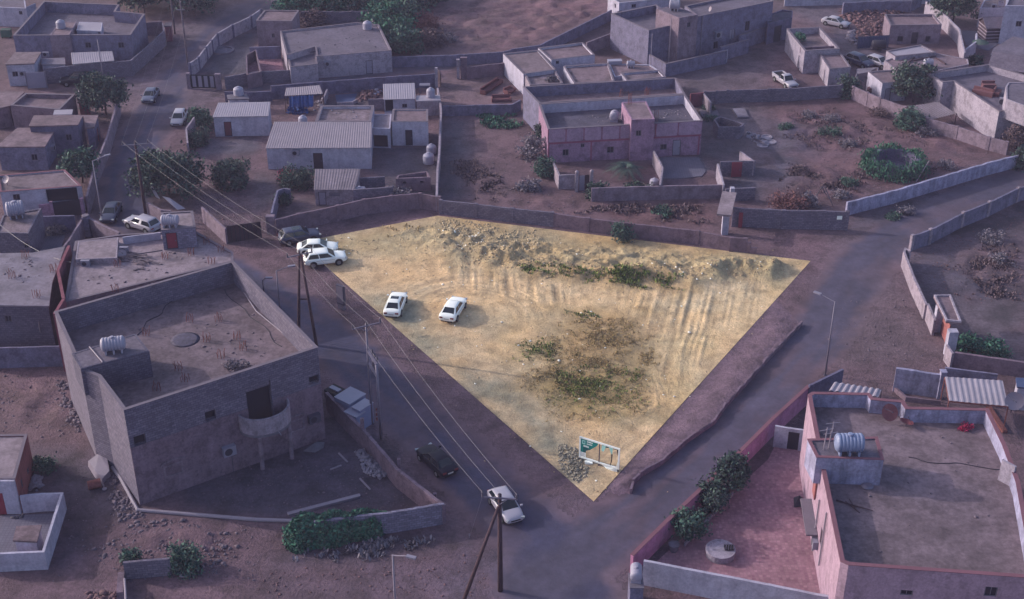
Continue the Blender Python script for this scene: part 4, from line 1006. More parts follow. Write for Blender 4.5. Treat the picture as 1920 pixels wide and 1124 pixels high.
# scrap-strewn roof behind the big block building
T21 = [(122, 567), (141, 453), (230, 440), (305, 436), (362, 432), (437, 474), (437, 491)]
building('scrap_roof_house', 'house with a wide pale roof strewn with scrap timber behind the big block building', T21, 6.0, .12, .2, 'wall_brown', 'roof_pale', 'coping')
building('roof_hut', 'block stair hut with red door and white tank on the scrap-strewn roof', Z(5, '1172,590 1172,462 1400,450 1420,570'), 8.2, .06, .2, 'wall_block_pale', 'roof_pale', 'coping', z0=5.9, cat='hut', op=[('door', z1(5, '1250,670'), 1.15, 1.9, 'door_red')])
tank_h('white tank on the red-doored roof hut', G(*z1(5, '1240,560'), 8.2), .55, 1.9, 0)
building('roof_plinth', 'raised smooth plaster block on the scrap-strewn roof', Z(5, '548,800 565,672 860,640 850,790'), 6.55, .02, .15, 'wall_cream', 'roof_pale', z0=5.86, cat='plinth')
wallrun('roof_parapet', 'low whitewashed parapet between plaster block and roof hut', Z(5, '890,640 1165,605'), 6.7, 'wall_white', top=True, z0=5.8, t=.15)
ac_unit('air conditioner lying at the left rim of the scrap-strewn roof', G(*z1(5, '625,848'), 5.88)); ac_unit('air conditioner in the middle of the scrap-strewn roof', G(*z1(5, '905,750'), 5.88))
dish('white dish beside the middle roof air conditioner', G(*z1(5, '890,785'), 5.88), .45, R(-60), 30, .2)
mb = MB()
for k in range(26):
    q = G(*z1(5, '%d,%d' % (random.gauss(1020, 60), random.gauss(815, 22))), 5.92); an = random.uniform(-.7, .6); L = random.uniform(.5, 1.6)
    mb.rbox((q.x, q.y, 5.9 + .05 + .025 * (k % 9)), (L, .16, .06), an)
tag(mb.build('timber_heap', 'wood_grey', None, org=G(*z1(5, '1020,815'), 5.88)), 'heap of loose scrap timber on the pale roof', 'timber', kind='stuff')
tag(MB().tube([G(*z1(5, '560,830'), 6.3), G(*z1(5, '1180,735'), 6.3)], .07, 5).build('roof_pipe', 'wood_grey', None, org=G(*z1(5, '560,830'), 6)), 'long thin pole laid across the scrap-strewn roof', 'pole')
for i, q in enumerate(['855,850', '1200,795', '1390,770', '1610,745', '1540,830', '840,1030', '1500,690']):
    rebar(['rebar beside the timber heap', 'rebar below the roof hut door', 'rebar right of the roof hut', 'rebar at the far right corner of the pale roof', 'lone rebar near the right rim of the pale roof', 'rebar near the front rim of the pale roof', 'rebar behind the right end of the pale roof'][i], G(*z1(5, q), 5.88), .8)

# ================================================================== the big block building in the left foreground
HB = 9.7
TB = [(102, 585), (437, 490), (596, 652), (232, 770), (184, 706), (151, 693)]
PB = ccw([Vector((G(x_, y_, HB).x, G(x_, y_, HB).y)) for x_, y_ in TB])
bb = building('block_building', 'big unfinished two-storey block building with curved balcony in the left foreground', TB, HB, 2.3, .25, 'wall_block', 'roof_brown', 'coping', cat='building',
   op=[('hole', z1(9, '1017,1030'), 1.0, 1.0), ('hole', z1(9, '1530,850'), .95, .95), ('hole', z1(10, '422,590'), .95, .8), ('hole', (488, 762), 2.3, 4.6, 'void')])
# smooth render over the lower storeys, in front of the block
def render_panel(i0, poly_px, mat, name):
    a, b_ = PB[i0], PB[(i0 + 1) % len(PB)]; t = (b_ - a).normalized(); n = Vector((t.y, -t.x)); return a, b_, t, n
iS = min(range(len(PB)), key=lambda i: ((PB[i] + PB[(i + 1) % len(PB)]) / 2).y if (PB[i] - PB[(i + 1) % len(PB)]).length > 8 else 1e9)
a, b_, t, n = render_panel(iS, None, None, None); Ls = (b_ - a).length
def on_s(px, py):
    d = ray(px, py); k = (a.x * n.x + a.y * n.y) / (d[0] * n.x + d[1] * n.y); q = Vector((d[0] * k, d[1] * k)); return (q - a).dot(t), CAM_H + d[2] * k
mb = MB(); q = n * .05
zr_ = on_s(*z1(9, '1250,960'))[1] - .35
ud = on_s(488, 757)[0]; zd = zr_ - 2.4
for (u0, u1, zt_) in ((0, ud - 1.17, zr_), (ud + 1.17, Ls, zr_), (ud - 1.17, ud + 1.17, zd)):
    MB().prism([(v.x, v.y) for v in (a + t * u0 + n * .004, a + t * u1 + n * .004, a + t * u1 + q, a + t * u0 + q)], -.1, zt_).build('render_coat', 'wall_brown', bb)
uL, zT = on_s(444.6, 772); uR, zT2 = on_s(539.6, 752); zT = (zT + zT2) / 2; zBt = zT - 1.6
cu, hw = (uL + uR) / 2, (uR - uL) / 2
arc = [(cu + hw * math.cos(math.pi - k * math.pi / 20), math.sin(k * math.pi / 20) * hw * .85) for k in range(21)]
Pn = lambda u, o_: a + t * u + n * (o_ + .06)
mb = MB(); out = [Pn(u, o_) for u, o_ in arc]; inn = [Pn(cu + (u - cu) * .93, o_ * .90) for u, o_ in arc]
for k in range(20): mb.prism([out[k], out[k + 1], inn[k + 1], inn[k]], zBt, zT)
bal = mb.build('balcony', 'wall_cream', bb); MB().prism(ccw(out), zBt - .25, zBt + .02).build('balcony_floor', 'concrete', bal)
mb = MB(); q = Pn(cu + .4, hw * .85); mb.tube([(q.x, q.y, zBt - .05), (q.x + n.x * .5, q.y + n.y * .5, zBt - .12)], .05, 6).build('spout', 'pipe_white', bal)
for f in (-.45, .75):
    q = Pn(cu + hw * f, hw * .45); MB().lathe([(.2, -.1), (.2, zBt - .3)], (q.x, q.y, 0), 12).build('column', 'wall_tan', bb)
for px in ((325, 880), (553, 798)):
    u, z = on_s(*px); hw_, hh_ = .85, .6
    f = frame_bars(a, t, n, u - hw_, u + hw_, z - hh_, z + hh_, .14, .06, .11).build('blind_window', 'wall_tan', bb)
    mb = MB(); pr = [Pn(u + 1.1 * math.cos(math.pi - k * math.pi / 10), .02) for k in range(11)]
    for k in range(10): mb.obox((pr[k].x + n.x * .06, pr[k].y + n.y * .06), (pr[k + 1].x + n.x * .06, pr[k + 1].y + n.y * .06), .12, z + hh_ + .08 + .35 * math.sin(k * math.pi / 10), z + hh_ + .2 + .35 * math.sin((k + .5) * math.pi / 10))
    mb.build('arch_trim', 'wall_tan', f)
def prop_on_s(px, s, label, mat):
    u, z = on_s(*px); c = Pn(u, s[1] / 2 + .03); ac_unit(label, (c.x, c.y, z - s[2] / 2), math.atan2(t.y, t.x), s, mat)
prop_on_s(z1(13, '1655,30'), (1.15, .45, .95), 'pale air conditioner high on the front of the big block building', 'ac_body')
prop_on_s(z1(10, '412,858'), (1.1, .45, .8), 'dark air conditioner right of the curved balcony', 'steel_dark')
u, z = on_s(*z1(13, '1685,120')); c = Pn(u, .05); tag(MB().tube([(c.x, c.y, 0), (c.x, c.y, z + .8)], .035, 5).build('drain_pipe', 'steel_dark', None, org=(c.x, c.y, 0)), 'thin dark drain below the pale air conditioner', 'pipe')
ZF = HB - 2.3
building('stair_room', 'block stair room with water tank on the roof of the big block building', Z(9, '585,510 520,398 985,254 1085,382'), HB + .35, .03, .2, 'wall_block_dark', 'roof_grey', z0=ZF - .1, cat='stair room')
tank_h('twin-humped white tank on the stair room of the big block building', G(*z1(9, '830,385'), HB + .35), .62, 2.1, R(14))
for i, q in enumerate(['1062,265', '1380,165', '1592,165', '1505,310', '1722,295', '1768,372', '1607,430', '1300,520', '1345,600', '1142,665', '800,120']):
    rebar(['rebar behind the tank on the block building roof', 'second rebar in the back row of the block building roof', 'rightmost rebar in the back row of the block building roof', 'rebar beside the round sand stain', 'rebar right of centre on the block building roof', 'rebar nearest the right rim of the block building roof', 'rebar beside the brushwood on the block building roof', 'rebar in front of the round sand stain', 'rebar in the shade of the front parapet', 'front left rebar near the stair room', 'rebar against the back parapet'][i], G(*z1(9, q), ZF), .85)
cst = G(*z1(9, '1345,300'), ZF); tag(MB().lathe([(1.35, 0), (1.0, .03), (.5, .05), (.05, .06)], (cst.x, cst.y, ZF + .005), 18).build('sand_heap', 'roof_dark', None, True, org=(cst.x, cst.y, ZF)), 'flat round heap of dark sand on the block building roof', 'sand heap')
bush('brushwood', 'low brushwood against the front parapet of the block building roof', G(*z1(9, '1740,500'), ZF), (1.3, .5, .3), 'leaf_grey', 22, 24, .18, .1, cat='brushwood')
tag(MB().tube([G(*z1(5, '1720,960'), ZF + .1), G(*z1(9, '1860,90'), ZF + .1), G(*z1(10, '200,255'), ZF + .1)], .06, 6).build('roof_pipe', 'pipe_white', None, org=G(*z1(9, '1860,90'), ZF)), 'white pipe along the right parapet of the block building roof', 'pipe')
tag(MB().tube([G(*z1(9, '650,350'), HB + .42), G(*z1(9, '745,462'), HB + .42), G(*z1(9, '755,500'), HB - .2), G(*z1(9, '757,600'), HB - 1.8)], .06, 6).build('roof_pipe', 'pipe_white', None, org=G(*z1(9, '650,350'), HB)), 'white pipe crossing the stair room roof', 'pipe')
# its yard
wallrun('compound_wall', 'rough rendered compound wall between the block building yard and the main road', [(612, 735), (650, 775), (684, 808), (745, 880), (833, 948)], 2.0, 'wall_brown', t=.3, top=True, jit=.04)
wallrun('compound_wall', 'pale block compound wall running from the road corner into the hedge', Z(14, '1366,426 1150,462 985,490 700,520 420,560'), 2.1, 'wall_block_pale', t=.25, top=True, jit=.04)
for i, (q, h) in enumerate([('1045,265', 2.4), ('1302,435', 1.2)]):
    p = G(*z1(14, q)); tag(MB().rbox((p.x, p.y, h / 2), (.28, .28, h)).build('stub_column', 'wall_brown', None, org=p), ['square stub column against the roadside compound wall by the rubble', 'short stub column at the corner of the compound wall'][i], 'column')
p = G(*z1(10, '783,1070')); tag(MB().rbox((p.x, p.y, 1.5), (.3, .3, 3.0)).build('stub_column', 'wall_brown', None, org=p), 'tallest stub column on the compound wall near the grey cabinets', 'column')
tag(MB().tube([G(*q, .12) for q in Z(13, '815,165 880,250 1000,475 1430,510 1860,545')] + [G(*z1(14, '320,556'), .12)], .17, 8).build('ground_pipe', 'pipe_white', None, org=G(*z1(13, '1000,475'))), 'long white pipe bending round the foot of the block building', 'pipe')
p, q = G(*z1(14, '232,515')), G(*z1(14, '757,378')); tag(MB().obox(p, q, .38, .02, .22).build('concrete_beam', 'pipe_white', None, org=p), 'pale straight beam lying in the block building yard', 'beam')
rubble('rubble_heap', 'grey heap of broken blocks against the roadside compound wall', Z(14, '690,60 790,30 1000,230 900,290 800,240'), 620, .06, .2, 'rock_pale', heap=.6)
rubble('rubble_heap', 'scattered gravel and chips over the block building yard', Z(14, '-400,330 0,100 600,50 1250,420 900,480 200,480 -300,440'), 420, .03, .12, 'rock_outside')
rubble('rubble_heap', 'broken blocks below the white pipe at the block building corner', Z(13, '820,180 1000,440 1080,520 900,560 760,400'), 300, .05, .25, 'rock_outside')
rubble('rubble_heap', 'stones along the left foot of the block building', Z(9, '440,560 520,760 640,1040 560,1000 430,780'), 300, .05, .28, 'rock_outside')
for i, q in enumerate(['600,60 665,125', '755,245 830,325', '540,180 620,150']):
    A_, B_ = [G(*v, .1) for v in Z(14, q)]; tag(MB().obox(A_, B_, .14, .03, .13).build('loose_board', 'pipe_white', None, org=A_), ['loose pale board above the broken block heap', 'loose pale board below the broken block heap', 'short pale stick in the middle of the block building yard'][i], 'board')
p = G(*z1(10, '430,1090')); tag(MB().add([G(*v, h) for v, h in zip(Z(10, '340,1110 440,1040 500,1045 490,1085 430,1120'), (.1, .5, .75, .4, .12))], [(0, 1, 2, 3, 4)]).build('plastic_sheet', 'tarp_grey', None, org=p), 'crumpled grey plastic sheet below the dark air conditioner', 'sheet')
p = G(*z1(13, '710,160')); o = MB().add([G(*v, h) for v, h in zip(Z(13, '640,120 720,60 775,80 795,190 740,250 690,190'), (.6, .9, .8, .6, .5, .55))] + [G(*v, 0) for v in Z(13, '640,160 720,100 785,110 805,230 745,290 690,240')], [(0, 5, 4, 3, 2, 1)] + [(i, (i + 1) % 6, 6 + (i + 1) % 6, 6 + i) for i in range(6)]).build('sheet_stack', 'pipe_white', None, org=p)
tag(o, 'stack of pale sheets leaning at the left rear corner of the block building', 'sheets')
p = G(*z1(13, '690,315')); tag(MB().lathe([(.38, -.55), (.4, -.5), (.4, .5), (.38, .55)], (p.x, p.y, .4), 14, 'x', .4).build('oil_drum', 'rust', None, org=p), 'rusty drum lying beside the stacked pale sheets', 'drum')
tag(MB().tube([G(*z1(13, '735,255'), .3), G(*z1(13, '755,305'), .15)], .07, 6).lathe([(.05, 0), (.2, .02), (.2, .1)], G(*z1(13, '760,325'), .05), 12).build('bucket_pipe', 'pipe_white', None, org=G(*z1(13, '755,320'))), 'small white pipe end beside the rusty drum', 'pipe')
# cabinets and the H-frame pole by the road
def cabinet(label, base, size, rz, h):
    p = G(*base); o = empty('metal_cabinet', p, label, 'cabinet', 'grey metal cabinets by the road'); MB().rbox((p.x, p.y, h / 2 + .06), (*size, h), rz).build('body', 'cabinet', o)
    MB().rbox((p.x, p.y, h + .09), (size[0] + .1, size[1] + .1, .06), rz).build('lid', 'tank_white', o)
    nn = Vector((math.sin(rz), -math.cos(rz))); c = p + Vector((nn.x, nn.y, 0)) * (size[1] / 2 + .01); MB().rbox((c.x, c.y, h * .52), (size[0] * .86, .03, h * .85), rz).build('door', 'cabinet', o)
    MB().rbox((p.x, p.y, .03), (size[0], size[1], .06), rz).build('plinth', 'concrete', o); return o
rzc = math.atan2((G(805 / 3.875 + 480, 745) - G(720 / 3.875 + 480, 725)).y, (G(805 / 3.875 + 480, 745) - G(720 / 3.875 + 480, 725)).x)
RC = R(-38)
cabinet('tallest grey cabinet behind the compound wall', (659, 782), (1.9, 2.1), RC, 2.3)
cabinet('grey cabinet standing nearest the compound wall', (667, 806), (1.5, 1.1), RC, 1.9)
cabinet('slim pale cabinet nearest the H-frame pole', (682, 798), (1.0, 1.7), RC, 2.2)
p = G(630, 752); o = empty('trailer', p, 'small dark trailer with a wheel behind the tallest cabinet', 'trailer'); MB().rbox((p.x, p.y, .85), (1.6, 1.3, .9), RC).build('body', 'car_trim', o)
MB().lathe([(.2, -.1), (.36, -.1), (.36, .1), (.2, .1)], (p.x - .1, p.y - .8, .36), 14, 'y').build('wheel', 'tyre', o); MB().rbox((p.x, p.y, 1.36), (1.2, .5, .16), RC).build('load', 'tank_white', o)
MB().tube([(p.x + .7, p.y, .5), (p.x + 1.9, p.y - .6, .45)], .05, 5).build('drawbar', 'steel_dark', o)
# ================================================================== UTILITY POLES, LAMPS, WIRES
azr = R(15)
pa, ta = pole('utility_pole', 'tall wooden utility pole beside the white-panelled gate at top left', G(*z1(1, '1372,522')), 12.6, .16, 'wood_grey', [(11.6, 2.0, 1), (9.6, .6, 0)], az=0)
pb, tb = pole('utility_pole', 'utility pole behind the dark kiosk, cut by the top edge', G(*z1(1, '1272,250')), 10.5, .15, 'wood_grey', [(9.6, 1.6, 1)])
p1, t1 = pole('utility_pole', 'dark wooden pole beside the big bushy tree and white SUV', G(*z1(5, '1062,492')), 9.8, .2, 'wood', [(9.4, 1.5, 1)], az=R(12))
q2 = G(561, 470, 10.6); pt = Vector((q2.x, q2.y, 0))
o2, t2 = pole('utility_pole', 'straddling two-legged wooden pole beside the parked white cars', pt + Vector((-.9, .1, 0)), 10.6, .17, 'wood', [(10.2, 1.3, 1)], az=R(25), lean=(.9, -.1))
MB().tube([pt + Vector((1.0, -.5, 0)), pt + Vector((.12, -.12, 10.3))], [.17, .11], 8).build('second_leg', 'wood', o2, True); MB().rbox((pt.x, pt.y - .1, 5.2), (.9, .1, .12), 0).build('cross_brace', 'wood', o2)
HFH = 10.8
g1 = G(686, 607, HFH); g1 = Vector((g1.x, g1.y, 0)); o3, t3 = pole('utility_pole', 'steel H-frame pole with transformer platform beside the grey cabinets', g1, HFH, .13, 'steel', [(HFH - .15, 1.35, 1)], az=R(26))
g2 = G(706, 684, 8.0); g2 = Vector((g2.x, g2.y, 0)); MB().tube([g2, g2 + Vector((0, 0, 8.0))], .12, 8).build('second_leg', 'steel', o3, True)
for k, h in enumerate((8.0, 6.7)):
    ao = MB().obox(g1, g2, .2, h - .08, h + .08).build('platform_beam', 'steel', o3)
    for f in (.35, .6, .85):
        c = g1.lerp(g2, f); MB().lathe([(.06, 0), (.12, .1), (.08, .2), (.12, .3), (.05, .5)], (c.x + .15, c.y + .1, h + .08), 8).build('fuse', 'steel_dark', ao)
for k, h in enumerate((2.2, 2.7, 3.2)): MB().rbox((g2.x - .25, g2.y, h), (.14, .1, .3)).build('step_bracket', 'rust', o3)
q4 = G(938, 1108); o4, t4 = pole('utility_pole', 'dark wooden pole with a leaning strut in front of the white car at the bottom', q4, HH((938, 1108), 927), .22, 'wood', [(HH((938, 1108), 927) - .25, 1.35, 1)], az=R(-6))
h4 = HH((938, 1108), 950); MB().tube([G(868, 1130), q4 + Vector((-.1, -.05, h4))], [.17, .12], 8).build('strut', 'wood', o4, True)
pole('guy_post', 'thin leaning stay wire post at the bottom left of the dark pole', G(880, 1010), .5, .05, 'steel', group=None, cat='post')
def run(a_, b_, nm, sg=.7):
    for k in range(3): wire(nm % ('left', 'middle', 'right')[k], a_[k], b_[k], sg)
run(t1, t2, '%s power line between the bushy tree pole and the straddling pole'); run(t2, t3, '%s power line between the straddling pole and the H-frame pole', .5); run(t3, t4, '%s power line between the H-frame pole and the strutted pole', .6)
run(ta, t1, '%s power line between the gate pole and the bushy tree pole', .8); run([v + Vector((0, 0, 0)) for v in tb], ta, '%s power line at the top left between the two far poles', .4)
wire('stay wire from the strutted pole crossarm down to the roadside', t4[0] - Vector((0, 0, .4)), G(880, 1008, .1), .05)
wire('thin service wire sagging over the left rooftops', G(0, 422, 5.5), G(133, 492, 6.4), .8, .022)
lamp_post('white street lamp left of the upper road behind the big tree', G(*z1(1, '757,603')), 6.6, None)
lamp_post('street lamp leaning its arm over the upper road beside the dark car', G(*z1(5, '747,532')), HH(z1(5, '747,532'), z1(5, '678,85')[1]), R(35), 1.5)
lamp_post('tall street lamp at the junction of the side road on the right', G(1547, 704), HH((1547, 704), 566), R(140), 1.6, 'steel')
lamp_post('street lamp cut by the bottom edge left of centre', G(743, 1165), HH((743, 1165), 1041), R(-20), 1.2)
lamp_post('short street lamp behind the right rim of the block building', G(527, 600), HH((527, 600), 508), R(20), 1.3, 'steel')
lamp_post('thin lamp by the gate wall behind the roof hut', G(496, 560), HH((496, 560), 525), R(0), .4, 'steel_dark')
p = G(641, 580); o = empty('notice_board', p, 'grey upright notice board between the straddling pole and the plot', 'board'); MB().rbox((p.x, p.y, 1.75), (1.0, .3, 2.3), R(-35)).build('panel', 'steel_dark', o)
nn = Vector((math.sin(R(-35)), -math.cos(R(-35)))); MB().rbox((p.x + nn.x * .165, p.y + nn.y * .165, 1.8), (.86, .02, 2.0), R(-35)).build('face', 'steel', o)
MB().rbox((p.x, p.y, .3), (.7, .35, .62), R(-35)).build('plinth', 'concrete', o)

# ================================================================== TOP MIDDLE BLOCK
building('brown_house', 'tall narrow tan house behind the pink-paved court at top left', Z(2, '0,152 62,76 312,78 258,156'), 4.4, .12, .2, 'wall_tan', 'roof_sand', 'coping', op=[('window', z1(2, '125,260'), .5, .7)])
slab_floor('court_paving', Z(2, '-60,425 185,418 205,535 -30,560'), .03, 'tile_pink')
wallrun('court_wall', 'grey wall between the pink court and the tan house', Z(2, '-40,435 185,428'), 2.0, 'wall_grey')
T = Z(2, '222,402 175,228 735,165 893,182 985,368 440,412 430,340')
building('long_house', 'long pale flat-roofed house with white tank and door facing the alley', T, 3.4, .22, .2, 'wall_pale', 'roof_grey', 'coping', op=[('door', z1(2, '822,455'), 1.0, 2.1, 'door_white')])
ac_on_wall('window air conditioner on the long pale house', z1(2, '520,460'), T, 3.4)
building('low_annex', 'lower left annex of the long pale house', Z(2, '248,490 225,405 430,376 447,466'), 2.7, .25, .18, 'wall_pale', 'roof_grey', 'coping', cat='annex')
tank_v('white tank at the back right of the long pale house roof', G(*z1(2, '810,212'), 3.2), .72, 1.3)
o = empty('porch_gate', G(*z1(2, '930,520')), 'grey door between two rough piers at the right end of the long house', 'gate')
for q in ('905,522', '968,512'): p = G(*z1(2, q)); MB().rbox((p.x, p.y, 1.3), (.45, .45, 2.6)).build('pier', 'wall_tan', o)
MB().obox(G(*z1(2, '915,518')), G(*z1(2, '960,513')), .07, .1, 2.2).build('door', 'steel', o)
bush('shrub', 'small dark shrub on the front of the long pale house', G(*z1(2, '497,545')), .5, 'leaf_dark', 16, 24, .2, .12)
wallrun('yard_wall', 'stone-faced low wall left of the long pale house', Z(1, '1640,652 1860,612') + Z(2, '255,600'), 1.9, 'wall_block')
wallrun('back_wall', 'dark block wall with piers behind the long pale house', Z(2, '315,172 560,172 700,170 822,165'), 2.0, 'wall_block', pier=4.5)
wallrun('back_wall', 'short pale return wall at the right end of the back wall', Z(2, '822,170 862,240'), 2.0, 'wall_cream')
wallrun('curved_wall', 'curving pale wall with dark piers beside the upper road', Z(1, '1385,560 1450,515 1505,440 1585,340 1695,275 1830,210') + Z(2, '40,160'), 2.1, 'wall_pale', pier=3.6, pmat='wall_greydark')
o = empty('panel_gate', G(*z1(1, '1480,650')), 'black framed gate with four white panels at top left', 'gate'); a, b = G(*z1(1, '1395,645')), G(*z1(1, '1568,650')); d = (b - a).normalized()
MB().obox(a, b, .06, .1, .28).obox(a, b, .06, 2.0, 2.15).build('rail', 'gate_black', o)
for k in range(5): q = a.lerp(b, k / 4); MB().obox(q - d * .16, q + d * .16, .062, .28, 2.0).build('stile', 'gate_black', o)
for k in range(4): q = a.lerp(b, (k + .5) / 4); L = (b - a).length / 8 - .17; MB().obox(q - d * L, q + d * L, .04, .29, 1.99).build('panel', 'door_white', o)
for q, wd in ((a - d * .35, .5), (b + d * .5, .8)): MB().rbox((q.x, q.y, 1.2), (wd, .5, 2.4)).build('pier', 'wall_tan', o)
c = G(*z1(1, '1620,372')); tag(MB().lathe([(1.75, 0), (1.75, .25), (1.45, .25), (1.45, .06)], c, 22).build('well_ring', 'concrete_pale', None, org=c), 'round concrete well ring in the yard behind the curved wall', 'well')
tank_v('white tank on the small block at the left end of the courtyard sheds', G(*z1(1, '1735,690'), 1.9), .72, 1.2)
building('tank_block', 'small pale block carrying a tank beside the corrugated house', Z(1, '1655,722 1648,690 1792,682 1812,718'), 1.9, slab=True, wall='wall_white', roof='concrete', cat='block')
building('open_room', 'small open brown-walled room beside the pink court', Z(1, '1790,545 1785,400 1860,360 1900,520'), 2.2, 1.6, .2, 'wall_brown', 'tile_pink', cat='room')
wallrun('alley_wall', 'dark wall with piers along the near side of the alley', Z(2, '125,722 480,690 810,665 1050,648 1295,632'), 2.0, 'wall_greydark', pier=5, ph=.05)
wallrun('alley_wall', 'lower grey wall left of the tarpaulin shack', Z(1, '1640,740') + Z(2, '0,742 120,735'), 1.5, 'wall_greydark')
wallrun('long_divider', 'thin rendered wall running from the alley gate down to the plot', Z(2, '1320,640 1345,790 1335,1000 1330,1124') + Z(6, '1318,150 1312,345'), 2.0, 'wall_cream', top=True, t=.25)
o = empty('alley_gate', G(*z1(2, '1325,640')), 'open brown gate leaf hung on a pale post at the alley end', 'gate'); p = G(*z1(2, '1312,635')); MB().rbox((p.x, p.y, 1.5), (.4, .4, 3.0)).build('post', 'wall_pale', o)
a = G(*z1(2, '1325,600')); b = G(*z1(2, '1345,640')); MB().obox(a, b, .07, .1, 2.1).build('leaf', 'gate_brown', o)
for i, q in enumerate(['1470,577', '1512,572']): p = G(*z1(2, q)); tag(MB().rbox((p.x, p.y, 1.6), (.4 if i == 0 else .9, .45, 3.2 if i else 3.0)).rbox((p.x, p.y, 3.25 if i else 3.05), (.5 if i == 0 else 1.0, .55, .08)).build('gate_pier', 'wall_cream' if i == 0 else 'wall_brown', None, org=p), ['slim pale gate pier opposite the alley gate', 'broad brown gate pier opposite the alley gate'][i], 'pier')
wallrun('yard_wall', 'brown wall with piers behind the garden sofas', Z(2, '1540,577 1680,560 1795,548'), 1.9, 'wall_brown', pier=2.6, ph=.04)
wallrun('field_wall', 'long grey wall below the ploughed field', Z(2, '985,492 1450,478 1790,455') + Z(3, '0,440'), 1.7, 'wall_grey', t=.2)
wallrun('field_wall', 'grey wall climbing beside the ploughed field towards the big grey building', Z(3, '-10,440 200,410 720,150'), 1.8, 'wall_grey', top=False)
wallrun('field_wall', 'inner lane wall left of the big grey building', Z(3, '540,400 720,330'), 2.0, 'wall_tan')
wallrun('lot_wall', 'grey wall across the vacant lot behind the green weeds', Z(2, '1355,845 1600,838 1860,832') + Z(3, '60,800'), 1.5, 'wall_grey')
# sheds between the alley and the plot
o = empty('tarp_shack', G(*z1(2, '350,790')), 'open shack with flat tin roof over blue tarpaulins', 'shack'); Q = [G(*v, 2.4) for v in Z(2, '208,698 220,640 462,620 487,682')]
corr_sheet([Q[0], Q[3], Q[2], Q[1]], 'tin', 'roof_sheet', o, .3, .02)
for q in Q: MB().tube([(q.x, q.y, 0), (q.x, q.y, 2.38)], .06, 6).build('post', 'wood', o)
c = (Q[0] + Q[3]) / 2
for k, (f, wd) in enumerate(((.12, 1.4), (.45, 1.6), (.3, 1.2))):
    q = Q[0].lerp(Q[3], f); q2_ = Q[0].lerp(Q[3], min(1, f + wd / 5.5)); mb = MB(); n_ = 8
    for i in range(n_ + 1):
        for j in range(6):
            v = q.lerp(q2_, i / n_); mb.v.append((v.x, v.y + .18 * math.sin(i * 1.7 + k) - .12 * j, 2.25 - .28 * j - .12 * math.sin(i * 2.1)))
    for i in range(n_):
        for j in range(5): mb.f.append((i * 6 + j, i * 6 + j + 1, i * 6 + j + 7, i * 6 + j + 6))
    mb.build('tarpaulin', 'tarp_blue', o)
bush('tarp_heap', 'crumpled blue and grey bundles on the ground under the tin shack', G(*z1(2, '300,815')), (1.5, .8, .5), 'tarp_blue', 26, 26, .22, .2, cat='bundles')
rubble('junk_heap', 'household junk strewn beside the tarpaulin shack', Z(2, '370,760 520,700 560,740 420,820'), 60, .08, .35, 'rock_pale', heap=.3)
rubble('junk_heap', 'brown and white junk heap behind the corrugated shed', Z(2, '740,740 760,670 910,650 915,700 830,730'), 120, .12, .45, 'clay', heap=.6)
rubble('sack_heap', 'pale sacks lying on the junk heap behind the corrugated shed', Z(2, '815,690 830,660 910,660 905,700'), 16, .25, .45, 'tank_white', heap=.6, cat='sacks')
slab_floor('pen_floor', Z(2, '575,690 735,680 700,765 590,765'), .04, 'tin_blue'); wallrun('pen_wall', 'low pale wall of the blue-floored pen', Z(2, '735,745 700,765 590,768'), .5, 'wall_cream')
wallrun('pen_wall', 'narrow rubble wall left of the blue-floored pen', Z(2, '495,765 520,700'), 1.1, 'wall_cream')
shed('corrugated_shed', 'small ribbed-roof shed with dark doorway beside the tanked block', Z(2, '930,722 928,630 1150,622 1156,716'), 2.5, wall='wall_white', roof='tin_pale', op=[('hole', z1(2, '968,770'), 1.1, 1.8), ('window', z1(2, '1080,770'), .7, .6)])
building('tank_block', 'white-topped block with a tank next to the small ribbed-roof shed', Z(2, '1162,735 1165,696 1336,690 1342,730'), 2.3, slab=True, wall='wall_cream', roof='tin_pale', cat='block')
tank_v('white tank on the block next to the small ribbed-roof shed', G(*z1(2, '1270,705'), 2.3), .6, 1.35)
o = empty('wire_cage', G(*z1(2, '1225,680')), 'grey cage leaning behind the tanked block', 'cage'); p = G(*z1(2, '1228,690')); MB().rbox((p.x, p.y, 1.55), (1.5, 1.0, .08)).build('lid', 'steel', o)
for sx in (-.7, .7):
    for sy in (-.45, .45): MB().rbox((p.x + sx, p.y + sy, .78), (.08, .08, 1.5)).build('post', 'steel', o)
wallrun('pen_wall', 'grey block wall left of the small ribbed-roof shed', Z(2, '820,800 935,795'), 1.6, 'wall_block')
T = Z(2, '430,886 470,770 858,768 834,886')
building('parapet_house', 'white house with wide grey parapet roof behind the long ribbed roof', T, 3.5, .35, .3, 'wall_white', 'roof_patchy', 'coping')
shed('ribbed_house', 'long white house with a ribbed sheet roof above the red-flowered shrub', Z(2, '75,1076 140,918 840,920 832,1072'), 3.1, wall='wall_white', roof='tin', lo=.6, cat='house', op=[('door', z1(6, '452,90'), 1.2, 2.2, 'gate_brown')])
ac_on_wall('air conditioner on the front of the long ribbed-roof house', z1(6, '290,20'), Z(2, '75,1076 140,918 840,920 832,1072'), 3.0)
building('tank_block', 'white ledge carrying a round tank behind the long ribbed roof', Z(2, '265,925 268,895 430,890 428,922'), 3.0, slab=True, wall='wall_white', roof='concrete_pale', cat='block')
tank_v('round white tank behind the long ribbed roof', G(*z1(2, '342,905'), 3.0), .6, 1.25)
building('white_annex', 'white flat annex with a wide dark opening right of the ribbed-roof house', Z(2, '840,932 850,832 985,828 975,936'), 2.8, .1, .18, 'wall_white', 'concrete_pale', op=[('hole', z1(2, '898,1035'), 2.2, 2.0)], cat='annex')
